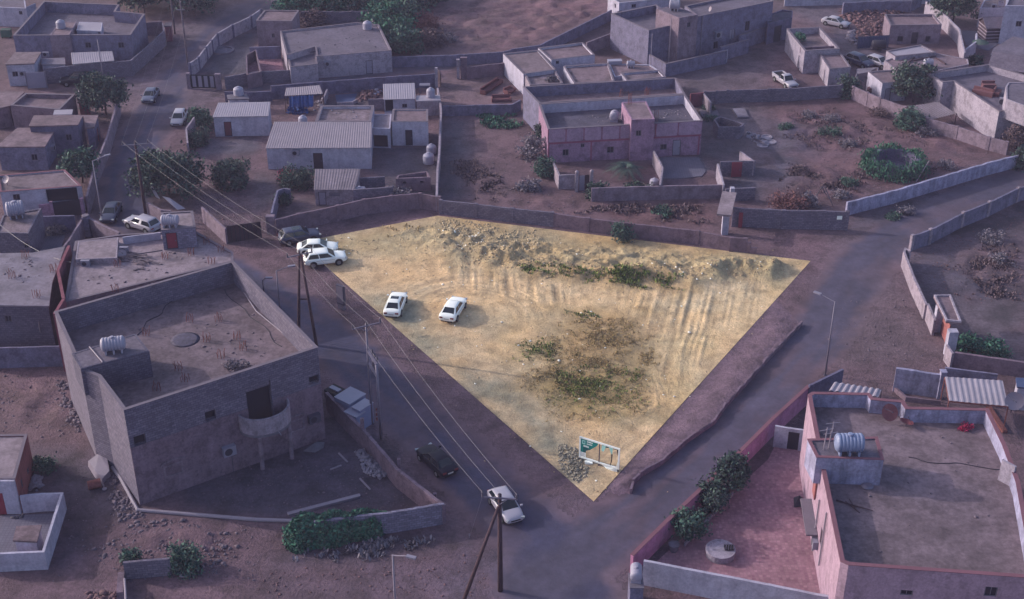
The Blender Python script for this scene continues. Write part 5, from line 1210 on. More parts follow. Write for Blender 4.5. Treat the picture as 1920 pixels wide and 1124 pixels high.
building('white_house', 'square white house with dark door and cream upper band', Z(2, '985,886 995,796 1248,796 1249,886'), 3.4, .12, .2, 'wall_white', 'roof_sand', 'coping', op=[('door', z1(2, '1112,1010'), .95, 2.2, 'door_dark')])
shed('ribbed_cottage', 'white cottage with ribbed roof and brown door beside the upper road', Z(1, '1550,850 1592,766 1962,760 1945,842'), 3.0, wall='wall_white', roof='tin_pale', op=[('door', z1(1, '1658,950'), 1.0, 2.1, 'door_brown')], cat='house')
tank_v('upper of the two white tanks standing by the divider wall', G(*z1(2, '1275,1115')), .65, 1.3); tank_v('lower of the two white tanks standing by the divider wall', G(*z1(6, '1255,100')), .75, 1.4)
shed('ribbed_shed', 'small shabby shed with ribbed roof and white door near the plot', Z(6, '425,292 436,168 755,166 712,292'), 2.3, wall='wall_cream', roof='tin_dark', lo=.4, op=[('door', z1(6, '482,360'), .9, 1.8, 'door_white'), ('window', z1(6, '570,330'), 1.3, .5, 'steel')])
building('tank_block', 'white step block carrying a tank beside the shabby ribbed shed', Z(6, '695,400 702,345 800,330 830,380'), .9, slab=True, wall='wall_white', roof='concrete_pale', cat='block')
tank_h('white tank beside the shabby ribbed shed', G(*z1(6, '755,345'), .9), .55, 1.5, R(5))
building('trough', 'low brown masonry trough with two vents near the divider wall', Z(6, '1015,215 1030,188 1245,160 1268,205'), 1.8, .5, .2, 'wall_brown', 'roof_patchy', cat='trough', op=[('hole', z1(6, '1080,245'), .4, .3), ('hole', z1(6, '1205,240'), .4, .3)])
wallrun('yard_wall', 'short block wall between shabby shed and trough', Z(6, '760,300 940,290'), 1.7, 'wall_block'); wallrun('curved_wall', 'curved grey garden wall left of the shabby ribbed shed', Z(6, '112,465 122,420 155,300 200,285 248,290'), 1.8, 'wall_grey', top=True)
wallrun('plot_wall', 'old wall with piers along the upper left side of the sandy plot', Z(6, '162,622 320,580 600,520 790,475 985,448 1195,430 1335,455'), 2.0, 'wall_brown', pier=4.6, ph=.06)
wallrun('inner_wall', 'pale block course behind the upper left plot wall', Z(6, '712,420 985,400 1000,396'), 2.3, 'wall_block')
wallrun('plot_wall', 'grey stretch of wall along the top of the sandy plot', Z(6, '1345,470 1600,498 1860,530') + Z(7, '290,560'), 1.8, 'wall_block', t=.25, pier=9)
wallrun('plot_wall', 'brown piered wall along the top right of the sandy plot, broken at its end', Z(7, '290,560 550,598 830,635 1090,665 1345,692 1590,742 1690,748'), 1.75, 'wall_brown', pier=4.4, ph=.06)
wallrun('broken_wall', 'crumbling end of the brown plot wall', Z(7, '1690,748 1730,755'), 1.2, 'wall_brown', jit=.3); wallrun('broken_wall', 'lowest crumbling stub of the brown plot wall', Z(7, '1730,755 1775,762'), .6, 'wall_brown', jit=.3)
# gate court at the end of the main road bend
o = empty('brown_gate', G(*z1(5, '1760,680')), 'dark brown sliding gate at the end of the lane beside the parked dark SUV', 'gate'); a, b = G(*z1(5, '1660,684')), G(*z1(6, '42,650'))
MB().obox(a, b, .08, .08, 2.2).build('leaf', 'gate_brown', o)
for k in range(9): q = a.lerp(b, k / 8); MB().rbox((q.x, q.y - .05, 1.1), (.1, .05, 2.0)).build('rib', 'gate_black', o)
p = G(*z1(6, '115,612')); MB().rbox((p.x, p.y, 1.15), (1.0, .7, 2.3)).build('pier', 'wall_tan', o)
wallrun('lane_wall', 'tan wall left of the dark brown gate', Z(5, '1652,690 1480,530'), 2.0, 'wall_tan', top=False); wallrun('lane_wall', 'sunlit tan wall beside the white SUV', Z(5, '1072,388 1170,440 1240,445'), 1.9, 'wall_tan', top=True, t=.25)
for i, q in enumerate(['1085,262 1110,268 1162,360 1130,345', '1180,342 1230,352 1345,430 1290,440']):
    c4 = [G(*v, h) for v, h in zip(Z(5, q), (2.4, 2.3, 1.2, 1.3))]; tag(MB().add(c4 + [v - Vector((0, 0, .06)) for v in c4], [(0, 1, 2, 3), (7, 6, 5, 4), (0, 4, 5, 1), (1, 5, 6, 2), (2, 6, 7, 3), (3, 7, 4, 0)]).build('leaning_board', 'tin_pale', None, org=(c4[2].x, c4[2].y, 0)), ['upper white board leaning under the bushy tree', 'lower white board leaning under the bushy tree'][i], 'board')
# ================================================================== TOP RIGHT: big grey building and white houses
TG = Z(3, '720,102 995,222 1206,178 1050,36')
gb = building('grey_building', 'large two-level grey building with sunlit blank side wall at top right', TG, 5.6, 1.2, .25, 'wall_grey', 'roof_grey', 'coping', cat='building')
T = Z(3, '1350,122 1900,10 1860,-80 1255,45')
building('grey_wing', 'long main wing of the large grey building', T, 6.4, .3, .25, 'wall_grey', 'roof_grey', 'coping', cat='building', op=[('window', z1(3, '1600,250'), 1.0, 1.6, 'door_white'), ('window', z1(3, '1710,190'), .9, 1.6), ('window', z1(3, '1480,330'), .9, 1.2)])
ac_on_wall('boxy white air conditioner on the main wing of the grey building', z1(3, '1487,248'), T, 6.4, (1.2, .6, 1.0))
building('stair_tower', 'stair tower with barrel tank at the corner of the large grey building', Z(3, '1048,64 1215,132 1352,108 1190,42'), 7.4, .05, .2, 'wall_tan', 'roof_grey', cat='stair tower', op=[('window', z1(3, '1285,182'), .6, .8), ('door', z1(3, '1260,370'), 2.2, 2.2, 'door_brown')])
tank_h('barrel tank on the stair tower of the large grey building', G(*z1(3, '1180,75'), 7.35), .75, 1.6, R(-10)); dish('small white dish on the main wing of the grey building', G(*z1(3, '1440,100'), 6.2), .4, R(200), 20)
for i, q in enumerate(['1010,190 1010,395', '1137,95 1137,450', '1370,125 1365,400']):
    v0, v1 = Z(3, q); c, t_, n_ = on_wall(v1[0], v1[1] - 8, TG if i < 2 else T, 6.4); c = c + Vector((n_.x, n_.y, 0)) * .1; tag(MB().tube([(c.x, c.y, .2), (c.x, c.y, (5.8, 7.6, 6.5)[i])], .06, 6).build('drain_pipe', 'pipe_white', None, org=(c.x, c.y, 0)), ['left white drain pipe on the grey building front', 'white drain pipe beside the stair tower door', 'white drain pipe right of the stair tower'][i], 'pipe')
wallrun('compound_wall', 'stepped front wall of the large grey building with a white gate sheet', Z(3, '1000,400 1120,466 1560,372'), 2.0, 'wall_grey', top=True, cap='coping'); wallrun('compound_wall', 'second step of the grey building front wall', Z(3, '1512,346 1722,290'), 2.2, 'wall_grey', top=True, cap='coping'); wallrun('compound_wall', 'third step of the grey building front wall', Z(3, '1650,262 1860,195') + Z(4, '100,170'), 2.3, 'wall_grey', top=True, cap='coping')
a, b = [G(*v) for v in Z(3, '1455,474 1560,452')]; tag(MB().obox(a - Vector((0, .3, 0)), b - Vector((0, .3, 0)), .06, .05, 2.1).build('sheet_gate', 'tank_white', None, org=a), 'white gate sheet set in the grey front wall', 'gate')
building('garage_block', 'dark grey garage block with tall doors at the end of the grey building', Z(4, '0,175 -20,120 100,70 182,80 175,130'), 3.4, .2, .2, 'wall_greydark', 'roof_dark', cat='garage', op=[('door', z1(4, '70,230'), 1.6, 2.6, 'gate_black')])
building('white_villa', 'white villa cut by the top edge behind the ploughed field', [(1140, -10), (1161, 6), (1260, -4), (1240, -40)], 3.5, .2, wall='wall_white', roof='roof_grey', op=[('window', z1(3, '750,45'), .6, .7), ('window', z1(3, '885,45'), .8, .6)])
wallrun('villa_wall', 'dark wall between the white villa and the grey building terrace', Z(3, '760,180 1140,70'), 2.2, 'wall_greydark')
wallrun('street_wall', 'long white wall along the top right edge', [(1470, 12), (1560, 10), (1720, 8), (1760, 6)], 2.2, 'wall_white')
wallrun('yard_wall', 'grey wall behind the rubble heap at top right', Z(4, '545,110 750,95 1030,90 1100,50'), 2.0, 'wall_grey', pier=7)
T = Z(3, '-65,392 190,366 318,508 84,540')
building('white_house', 'white house with tan roof and blank sunlit side beside the garden sofas', T, 3.2, .12, .2, 'wall_white', 'roof_brown', 'coping')
building('white_house', 'white house with thin-rimmed roof nearest the ploughed field wall', Z(3, '190,350 515,310 602,400 286,436'), 3.4, .3, .2, 'wall_white', 'roof_sand', 'coping', op=[('window', z1(3, '330,455'), .5, .5)])
building('white_annex', 'debris-strewn roof annex of the white houses', Z(3, '90,538 312,508 372,608 132,622'), 3.0, .35, .2, 'wall_cream', 'roof_patchy', 'coping', cat='annex'); bush('rag_heap', 'pale rag heap on the debris-strewn annex roof', G(*z1(3, '290,590'), 2.65), (.8, .5, .4), 'leaf_grey', 18, 20, .16, .16, cat='rags')
building('white_house', 'white house with plain sandy roof behind the pink house', Z(3, '375,482 700,460 745,592 452,606'), 3.2, .25, .2, 'wall_white', 'roof_sand', 'coping'); building('white_annex', 'roof terrace with small tank behind the pink house', Z(3, '702,462 1000,470 1060,508 745,560'), 2.9, .12, .2, 'wall_white', 'roof_sand', cat='annex')
building('white_annex', 'annex with blistered patchy roof behind the pink house', Z(3, '790,532 1066,510 1118,562 836,588'), 3.1, .25, .2, 'wall_white', 'roof_patchy', 'coping', cat='annex'); tank_h('small white tank on the roof terrace behind the pink house', G(*z1(3, '862,492'), 2.8), .42, 1.2, 0); tag(MB().rbox((*G(*z1(3, '745,462'), 2.9).xy, 3.1), (2.0, .9, .5), .1).rbox((*G(*z1(3, '745,462'), 2.9).xy, 3.38), (2.1, 1.0, .06), .1).build('roof_crate', 'tank_white', None, org=G(*z1(3, '745,462'), 2.88)), 'white crate on the roof terrace behind the pink house', 'crate')
# garden sofas
def sofa(label, a, b, mat):
    a, b = G(*a), G(*b); d = (b - a).normalized(); n_ = Vector((-d.y, d.x, 0)); o = empty('garden_sofa', a, label, 'sofa', 'outdoor sofas'); MB().obox(a, b, .8, .1, .45).build('seat', mat, o); MB().obox(a + n_ * .45, b + n_ * .45, .18, .1, .9).build('backrest', mat, o)
    for q in (a, b): MB().rbox((q.x, q.y, .36), (.18, .9, .6), math.atan2(d.y, d.x)).build('armrest', mat, o)
sofa('long dark sofa standing in the yard below the brown wall', z1(2, '1650,690'), z1(2, '1775,605'), 'sofa_brown'); sofa('front red-brown sofa of the group at the white house', z1(2, '1715,740'), z1(2, '1850,735'), 'brick_red'); sofa('red-brown sofa pushed against the white house wall', z1(2, '1815,690'), z1(2, '1870,668'), 'brick_red')
rubble('junk_heap', 'small pale junk on the red-brown sofas', Z(2, '1760,720 1780,690 1830,700 1820,730'), 14, .1, .25, 'tank_white', heap=.5)
# the pink house
HP = 4.7; TP = Z(3, '195,757 262,942 1385,880 1257,688')
pb_ = building('pink_house', 'pink house with red-edged facade panels facing the palm', TP, HP, 1.3, .22, 'wall_pink', 'roof_dark', 'coping', lining='wall_white', op=[('window', z1(7, '390,25'), .8, .9), ('window', z1(3, '513,1060'), .5, .5), ('window', z1(3, '1100,1070'), .9, .8), ('door', z1(3, '1195,1090'), 1.1, 2.2, 'door_white'), ('window', z1(3, '715,1090'), .9, .9)])
PP = ccw([Vector((G(x_, y_, HP).x, G(x_, y_, HP).y)) for x_, y_ in TP]); iP = min(range(4), key=lambda i: (PP[i] + PP[(i + 1) % 4]).y)
a, b_ = PP[iP], PP[(iP + 1) % 4]; t = (b_ - a).normalized(); n = Vector((t.y, -t.x)); LP = (b_ - a).length
def on_p(px, py):
    d = ray(px, py); k = (a.x * n.x + a.y * n.y) / (d[0] * n.x + d[1] * n.y); q = Vector((d[0] * k, d[1] * k)); return (q - a).dot(t), CAM_H + d[2] * k
z_band = on_p(*z1(3, '450,1035'))[1]; wall_panel(a, t, n, .1, LP - .1, z_band - .1, z_band + .12, .05, .055).build('trim_band', 'trim_red', pb_)
us = [on_p(*z1(3, '%d,1000' % v))[0] for v in (262, 392, 522, 652, 782)] + [on_p(*z1(3, '%d,950' % v))[0] for v in (868,)]
us2 = [on_p(*z1(3, '%d,930' % v))[0] for v in (1045, 1208, 1380)]
for U in (us, us2):
    for k in range(len(U) - 1):
        u0, u1 = U[k] + .06, U[k + 1] - .06; za, zb = z_band + .16, HP - .08; ch = .22; A_ = Vector((a.x, a.y)); mb = MB()
        oc = [(u0 + ch, za), (u1 - ch, za), (u1, za + ch), (u1, zb - ch), (u1 - ch, zb), (u0 + ch, zb), (u0, zb - ch), (u0, za + ch)]
        P_ = lambda u, z, o_: (A_.x + t.x * u + n.x * o_, A_.y + t.y * u + n.y * o_, z)
        mb.add([P_(u, z, .06) for u, z in oc] + [P_(u, z, .003) for u, z in oc], [tuple(range(8))] + [(i, i + 8, (i + 1) % 8 + 8, (i + 1) % 8) for i in range(8)]); mb.build('facade_panel', 'wall_facade', pb_)
        wall_panel(a, t, n, U[k] - .05, U[k] + .05, za, zb, .035, .04).build('trim_strip', 'trim_red', pb_)
for v in ('262,1080', '575,1080', '1355,1060'): u = min(LP - .1, max(.1, on_p(*z1(3, v))[0])); wall_panel(a, t, n, u - .08, u + .08, 0, z_band - .12, .04, .05).build('trim_strip', 'trim_red', pb_)
building('entrance_tower', 'projecting pink entrance tower in the middle of the pink house', Z(3, '797,745 975,736 1037,866 868,872'), 5.7, .05, .2, 'wall_pink', 'roof_sand', cat='tower', op=[('window', z1(3, '920,970'), .7, .8)])
building('rear_wing', 'rear walled terrace of the pink house', Z(3, '80,632 1190,568 1256,684 197,752'), 4.65, 1.5, .2, 'wall_grey', 'roof_sand', 'coping', cat='house')
tank_h('white tank on the dark roof of the pink house', G(*z1(3, '742,880'), 3.4), .6, 1.3, R(80))
for i, q in enumerate(['793,745', '975,725', '1045,885', '855,760', '990,725']): rebar(['rebar left of the entrance tower', 'rebar behind the entrance tower', 'rebar right of the entrance tower', 'rebar on the entrance tower roof', 'rebar in the gap of the pink house inner wall'][i], G(*z1(3, q), 3.4 if i != 3 else 5.65), 1.9, .18, 4)
building('block_pen', 'roofless grey block pen right of the pink house', Z(3, '1465,870 1510,845 1690,900 1660,925 1500,925'), 1.7, 1.5, .2, 'wall_block', 'roof_dark', cat='pen'); wallrun('brown_wall', 'dark red wall stub behind the pink house corner', Z(3, '1290,780 1385,770'), 2, 'wall_redbrown'); wallrun('brown_wall', 'sunlit stub leaning beyond the dark red wall', Z(3, '1385,770 1440,840'), 1.9, 'wall_cream')
wallrun('street_wall', 'grey block wall right of the pink house running to the pickup', Z(3, '1395,760 1480,755 1560,748 1860,740') + Z(4, '0,738 150,735 525,708'), 1.9, 'wall_block', pier=12, ph=.1)
slab_floor('loose_slab', Z(3, '1600,790 1690,785 1720,850 1640,850'), .25, 'concrete_pale', 'structure', th=.2); slab_floor('floor_slab', Z(3, '1360,800 1490,800 1510,840 1380,850'), .2, 'concrete', th=.25)
rubble('scrap_heap', 'pale scrap sheets beside the block pen', Z(3, '1680,960 1750,960 1860,1040 1860,1070 1760,1050'), 60, .1, .4, 'rock_pale', heap=.3)
slab_floor('terrace_paving', Z(7, '1078,60 1358,60 1408,160 1380,195 1230,212 1085,215'), .1, 'tile_grey')
wallrun('front_wall', 'wall of the pink house yard left of the small gate', Z(7, '285,60 345,188 470,185'), 1.9, 'wall_cream', top=True); wallrun('front_wall', 'long shaded front wall of the pink house yard with creeper', Z(7, '578,282 1000,270 1535,258'), 1.8, 'wall_tan', top=True, pier=0); wallrun('front_wall', 'dividing wall between palm yard and paved terrace', Z(7, '1030,10 1095,132 1075,258'), 2.0, 'wall_cream', top=True)
o = empty('yard_gate', G(*z1(7, '520,305')), 'small gate with scrolled white leaf between two round-topped piers', 'gate')
for q in ('468,308', '575,302'): p = G(*z1(7, q)); MB().rbox((p.x, p.y, 1.25), (.4, .4, 2.5)).lathe([(.22, 0), (.25, .15), (.15, .32), (.02, .38)], (p.x, p.y, 2.5), 10).build('pier', 'wall_cream', o)
MB().obox(G(*z1(7, '488,306')), G(*z1(7, '525,305')), .06, .1, 2.1).build('leaf', 'door_white', o); MB().obox(G(*z1(7, '527,305')), G(*z1(7, '560,303')), .06, .1, 2.2).build('leaf', 'gate_brown', o)
tank_v('low white tank inside the pink house front wall', G(*z1(7, '1033,265')), .6, 1.0)
wallrun('side_wall', 'sunlit wall right of the paved terrace', Z(7, '1495,105 1540,262'), 2.0, 'wall_pale', top=True); wallrun('side_wall', 'block wall with bright red door right of the paved terrace', Z(7, '1505,195 1760,190'), 2.0, 'wall_block'); wallrun('side_wall', 'lower grey wall between red door and gate canopy', Z(7, '1545,380 1760,370'), 1.7, 'wall_block'); wallrun('side_wall', 'wedge-shaped sunlit wall above the red door', Z(7, '1660,15 1760,88'), 2.0, 'wall_cream', top=True)
o = empty('red_door', G(*z1(7, '1627,205')), 'bright red sheet door in the block wall', 'door'); a_, b2 = G(*z1(7, '1590,205')), G(*z1(7, '1665,203')); MB().obox(a_, b2, .06, .05, 2.05).build('leaf', 'door_red', o); MB().rbox(((a_.x * .2 + b2.x * .8), a_.y - .06, 1.05), (.06, .06, .2)).build('handle', 'frame', o)
o = empty('gate_canopy', G(*z1(7, '1545,625')), 'flat canopy slab over the gateway at the top right of the plot', 'canopy'); Q = [G(*v, 3.1) for v in Z(7, '1488,470 1528,305 1632,316 1592,480')]; MB().prism(ccw([Vector((q.x, q.y)) for q in Q]), 2.85, 3.1).build('slab', 'roof_pale', o)
for q, wd in (('1545,622', .75), ('1590,440', .5)): p = G(*z1(7, q)); MB().rbox((p.x, p.y + .2, 1.42), (wd, .6, 2.84)).build('pier', 'wall_white', o)
wallrun('corner_wall', 'neat grey block wall with piers ending in a small white sign', Z(7, '1610,560 1860,572') + Z(8, '100,578 390,582 560,586'), 2.4, 'wall_block', pier=4.4, ph=.05, pw=.5)
c = G(*z1(8, '505,585')); tag(MB().rbox((c.x, c.y - .2, 1.65), (.6, .04, .45)).rbox((c.x, c.y - .225, 1.65), (.46, .02, .3)).build('wall_sign', 'sign_white', None, org=(c.x, c.y - .2, 1.4)), 'small white sign on the neat grey block wall', 'sign')
a_, b2 = G(*z1(7, '1640,566')), G(*z1(7, '1668,568')); tag(MB().obox(a_ - Vector((0, .18, 0)), b2 - Vector((0, .18, 0)), .06, .05, 2.0).build('wall_door', 'door_red', None, org=a_), 'narrow dark red door under the gate canopy', 'door')
wallrun('lime_wall', 'long stained whitewashed wall along the side road', Z(8, '562,482 900,395 1300,275 1600,185 1822,128'), 1.75, 'wall_lime', t=.3, jit=.05)
wallrun('lot_wall', 'grey piered wall on the far side of the side road', Z(8, '1900,355 1800,385 1590,490 1400,568 1165,692 1035,738'), 1.9, 'wall_grey', pier=5.2, ph=.15, pmat='wall_cream'); wallrun('lot_wall', 'sunlit wall curving from the side road towards the red gate', Z(8, '1035,738 1000,720 990,745 1060,930 1150,1124') + Z(12, '1165,40 1215,160'), 1.8, 'wall_cream', top=True, t=.25)
o = empty('gate_canopy', G(*z1(12, '1300,340')), 'long canopy slab over the red gate on the right', 'canopy'); Q = [G(*v, 3.2) for v in Z(8, '1205,1062 1328,1060') + Z(12, '1406,172 1294,160')]; qq = ccw([Vector((q.x, q.y)) for q in Q]); MB().prism(qq, 2.9, 3.1).build('slab', 'roof_sand', o)
eo, ei = qq, offset_poly(qq, .18); cb = MB()
for i in range(4): cb.prism([eo[i], eo[(i + 1) % 4], ei[(i + 1) % 4], ei[i]], 3.102, 3.28)
cb.build('rim', 'wall_pale', o)
for q, s_ in (('1225,245', (.7, .7)), ('1318,425', (.9, .8))): p = G(*z1(12, q)); MB().rbox((p.x, p.y + .3, 1.45), (*s_, 2.9)).build('pier', 'wall_white', o)
MB().obox(G(*z1(12, '1252,250')), G(*z1(12, '1298,345')), .08, .08, 2.4).build('gate_leaf', 'wall_orange', o)
wallrun('lot_wall', 'low brown wall below the leafy shrubs on the right', Z(12, '1338,497 1600,535 1860,572 1960,590'), 1.7, 'wall_brown', t=.3); wallrun('lot_wall', 'sunlit wall end between red gate and leafy shrubs', Z(12, '1300,335 1345,400'), 1.8, 'wall_cream', top=True)
# ================================================================== FAR TOP RIGHT
T = Z(4, '135,210 378,198 522,356 268,372')
building('ruined_house', 'half-ruined white house with open brown roof pits and a creeper', T, 3.6, 1.0, .25, 'wall_pale', 'roof_brown', 'coping', op=[('door', z1(4, '225,450'), .9, 2.0, 'door_white')])
wallrun('inner_wall', 'brown cross wall inside the half-ruined house', Z(4, '235,345 480,335'), 3.4, 'wall_brown', top=True, z0=2.5); bush('creeper', 'green creeper on the half-ruined house roof', G(*z1(4, '230,290'), 2.9), (.9, .7, .6), 'leaf_bright', 26, 30, .22, .13)
building('white_house', 'small stained white house in front of the ruined one', Z(4, '375,394 530,388 602,490 446,502'), 2.9, .12, .2, 'wall_pale', 'roof_sand', 'coping', op=[('door', z1(4, '410,560'), .8, 1.9, 'door_white')])
T = Z(4, '848,106 1200,105 1262,182 890,186')
building('tan_house', 'tan house with three dark openings and stained front at top right', T, 3.1, .3, .2, 'wall_tan', 'roof_sand', 'coping', op=[('hole', z1(4, '960,285'), .9, .9), ('door', z1(4, '1062,295'), 1.0, 1.9, 'door_dark'), ('hole', z1(4, '1162,285'), .8, .9)])
for k, q in enumerate(['905,290 1000,290', '1085,300 1245,300']):
    v0, v1 = Z(4, q); c, t_, n_ = on_wall(*v0, T, 3.1)
o = empty('blue_fence', G(*z1(4, '760,350')), 'blue corrugated sheet fence at the foot of the red rubble', 'fence'); a_, b2 = G(*z1(4, '648,356')), G(*z1(4, '872,345')); corr_sheet([a_ + Vector((0, 0, .05)), b2 + Vector((0, 0, .05)), b2 + Vector((0, 0, 1.9)), a_ + Vector((0, 0, 1.9))], 'tin_blue', 'sheet', o, .3, .04)
MB().obox(a_ + Vector((0, .08, 0)), b2 + Vector((0, .08, 0)), .06, 1.85, 1.95).build('rail', 'steel_dark', o)
for f in (0, .5, 1): q = a_.lerp(b2, f); MB().rbox((q.x, q.y + .12, .98), (.1, .1, 1.95)).build('post', 'steel_dark', o)
rubble('rubble_heap', 'reddish demolition rubble spread behind the blue fence', Z(4, '470,110 560,70 840,60 1050,90 840,190 840,260 650,300 560,240 600,180'), 900, .08, .45, 'clay', heap=.9); rubble('rubble_heap', 'pale rubble at the left end of the blue fence', Z(4, '560,250 640,210 650,330 590,320'), 160, .08, .4, 'rock_pale', heap=.5)
p = G(*z1(4, '800,372')); o = empty('water_trailer', p, 'dark tank trailer parked before the blue fence', 'trailer'); MB().lathe([(.35, -1.1), (.6, -1.0), (.6, 1.0), (.35, 1.1)], (p.x, p.y, 1.15), 14, 'x').build('barrel', 'ac_dark', o, True); MB().rbox((p.x, p.y, .5), (2.4, 1.0, .14)).build('chassis', 'steel_dark', o)
for sy in (-.6, .6): MB().lathe([(.2, -.1), (.36, -.1), (.36, .1), (.2, .1)], (p.x, p.y + sy, .36), 14, 'y').build('wheel', 'tyre', o)
building('white_hall', 'white-roofed hall in the cluster of low sandy roofs at top right', Z(4, '860,372 1110,326 1222,382 926,412'), 3.2, .1, .2, 'wall_pale', 'tin_pale', 'coping'); building('low_roofs', 'wide low sandy roof with loose timbers and a tank at top right', Z(4, '845,442 926,414 1222,386 1452,430 1460,468 1165,528 1000,560'), 2.7, .1, .2, 'wall_cream', 'roof_sand', cat='house')
tank_h('white tank on the wide low sandy roof', G(*z1(4, '1160,490'), 2.6), .55, 1.4, 0)
for i, q in enumerate(['1020,455 1105,385', '1060,440 1220,408', '1220,420 1290,465']): A_, B_ = [G(*v, 2.75) for v in Z(4, q)]; tag(MB().obox(A_, B_, .16, 2.62, 2.8).build('loose_timber', 'wood', None, org=A_), ['upright-lying timber on the low sandy roof', 'longest timber on the low sandy roof', 'right-hand timber on the low sandy roof'][i], 'timber')
building('white_house', 'white house half hidden by the dark mango tree', Z(4, '728,522 905,510 1012,592 832,606'), 2.9, .1, .2, 'wall_white', 'roof_sand', 'coping', op=[('door', z1(4, '870,690'), .9, 2.0, 'door_white')])
o = empty('lean_to', G(*z1(4, '680,650')), 'dark lean-to on pale posts left of the mango tree house', 'lean-to'); Q = [G(*v, 2.5) for v in Z(4, '645,540 650,500 800,490 728,525')]; MB().prism(ccw([Vector((q.x, q.y)) for q in Q]), 2.42, 2.5).build('roof', 'tin_dark', o)
for q in Q[:3]: MB().rbox((q.x, q.y, 1.2), (.2, .2, 2.4)).build('post', 'wall_pale', o)
c = G(*z1(4, '738,685')); tag(MB().lathe([(.4, 0), (.45, .1), (.45, .9), (.4, 1.0)], c, 14).build('water_barrel', 'clay', None, True, org=c), 'reddish barrel beside the mango tree house', 'barrel')
T = Z(4, '1155,535 1270,600 1350,592 1680,812 1920,785 1920,560 1600,470')
building('terrace_house', 'large pale house with banded sunlit wall and roof seating at the right edge', T, 4.3, .95, .25, 'wall_pale', 'roof_grey', 'coping')
def brick_sofa(px, L, rz, lab): p = G(*px, 3.36); tag(MB().rbox((p.x, p.y, p.z + .3), (L, .9, .6), rz).rbox((p.x + .35 * math.sin(rz) * -1, p.y + .4 * math.cos(rz), p.z + .62), (L, .2, .6), rz).build('brick_bench', 'brick_red', None, org=p), lab, 'bench', 'brick benches on the roof')
brick_sofa(z1(4, '1560,690'), 2.8, R(-35), 'longest brown roof seat on the terrace house'); brick_sofa(z1(4, '1600,640'), 1.8, R(0), 'back brown roof seat on the terrace house'); brick_sofa(z1(4, '1660,690'), 1.6, R(60), 'right brown roof seat on the terrace house')
ac_unit('air conditioner on the terrace house roof', G(*z1(4, '1705,765'), 3.36), R(-30), (1.1, .5, 1.0))
building('roof_room', 'white room on the right of the terrace house roof', Z(4, '1728,625 1745,600 1920,600 1920,790 1730,720'), 6.0, .1, .2, 'wall_pale', 'roof_grey', z0=3.3, cat='room')
def hut(label, c, L, Wd, H, rz, n=7):
    c = G(*c); o = empty('striped_hut', c, label, 'hut', 'dark gabled huts with pale slats'); ca, sa = math.cos(rz), math.sin(rz); P_ = lambda x_, y_, z_: (c.x + x_ * ca - y_ * sa, c.y + x_ * sa + y_ * ca, z_)
    q = [P_(-L / 2, -Wd / 2, 0), P_(L / 2, -Wd / 2, 0), P_(L / 2, Wd / 2, 0), P_(-L / 2, Wd / 2, 0)]; MB().prism(q, 0, H).add([P_(-L / 2, -Wd / 2, H), P_(-L / 2, Wd / 2, H), P_(-L / 2, 0, H + Wd * .28)], [(0, 1, 2)]).add([P_(L / 2, -Wd / 2, H), P_(L / 2, Wd / 2, H), P_(L / 2, 0, H + Wd * .28)], [(0, 1, 2)]).build('wall', 'gate_brown', o)
    for s_ in (-1, 1):
        e = [P_(-L / 2 - .3, s_ * (Wd / 2 + .3), H - .12), P_(L / 2 + .3, s_ * (Wd / 2 + .3), H - .12), P_(L / 2 + .3, 0, H + Wd * .28 + .06), P_(-L / 2 - .3, 0, H + Wd * .28 + .06)]
        r = MB().add(e, [(0, 1, 2, 3)]).build('roof', 'roof_grey', o); sm = r.modifiers.new('thick', 'SOLIDIFY'); sm.thickness = .08
    for k in range(n):
        z_ = H * (k + .5) / n
        for (x0, y0, x1, y1) in ((-L / 2, -Wd / 2 - .02, L / 2, -Wd / 2 - .02), (-L / 2 - .02, -Wd / 2, -L / 2 - .02, Wd / 2)): MB().obox(P_(x0, y0, 0), P_(x1, y1, 0), .05, z_ - .07, z_ + .07).build('slat', 'wall_cream', o)
hut('nearer striped hut beside the terrace house roof', z1(4, '1735,625'), 5.0, 4.5, 3.4, R(-28)); hut('farther striped hut below the white tower house', z1(4, '1625,285'), 3.6, 3.4, 2.6, R(5), 5)
building('tower_house', 'tall white house in the top right corner', Z(4, '1722,42 1760,-40 1980,-60 1960,45'), 6.2, .3, .2, 'wall_white', 'roof_grey', op=[('window', z1(4, '1822,175'), .9, .9), ('window', z1(4, '1820,255'), 1.2, .7)]); building('white_annex', 'low white annex with outdoor units beside the tall white house', Z(4, '1540,60 1570,0 1740,-10 1735,60'), 3.2, .1, .2, 'wall_white', 'roof_brown', cat='annex')
ac_unit('air conditioner on the annex of the tall white house', G(*z1(4, '1640,60'), 3.1)); dish('white dish on the annex of the tall white house', G(*z1(4, '1685,60'), 3.1), .55, R(-80), 30)
wallrun('garden_wall', 'pale garden wall running down beside the tan house', Z(4, '1150,12 1300,120 1392,212 1432,385'), 2.4, 'wall_pale', top=True); slab_floor('court_paving', Z(4, '1400,220 1540,230 1700,300 1600,370 1440,330'), .05, 'tile_grey'); wallrun('garden_wall', 'short white wall with a curved end near the striped huts', Z(4, '1420,450 1500,390 1500,330'), 2.0, 'wall_white')
building('veranda_house', 'house with tent-like roof between the striped huts at the right edge', Z(4, '1615,400 1640,350 1780,265 1960,300 1960,440 1800,430'), 3.4, wall='wall_white', roof='roof_grey', slab=True, op=[('window', z1(4, '1720,350'), .8, .8)])
o = empty('green_umbrella', G(*z1(4, '1530,390')), 'small green-topped table umbrella near the striped huts', 'umbrella'); p = G(*z1(4, '1530,390')); MB().tube([p, p + Vector((0, 0, 2.2))], .03, 5).build('pole', 'steel', o); MB().lathe([(1.3, 1.8), (.7, 2.05), (.05, 2.25)], p, 10).build('canopy', 'leaf_dark', o)
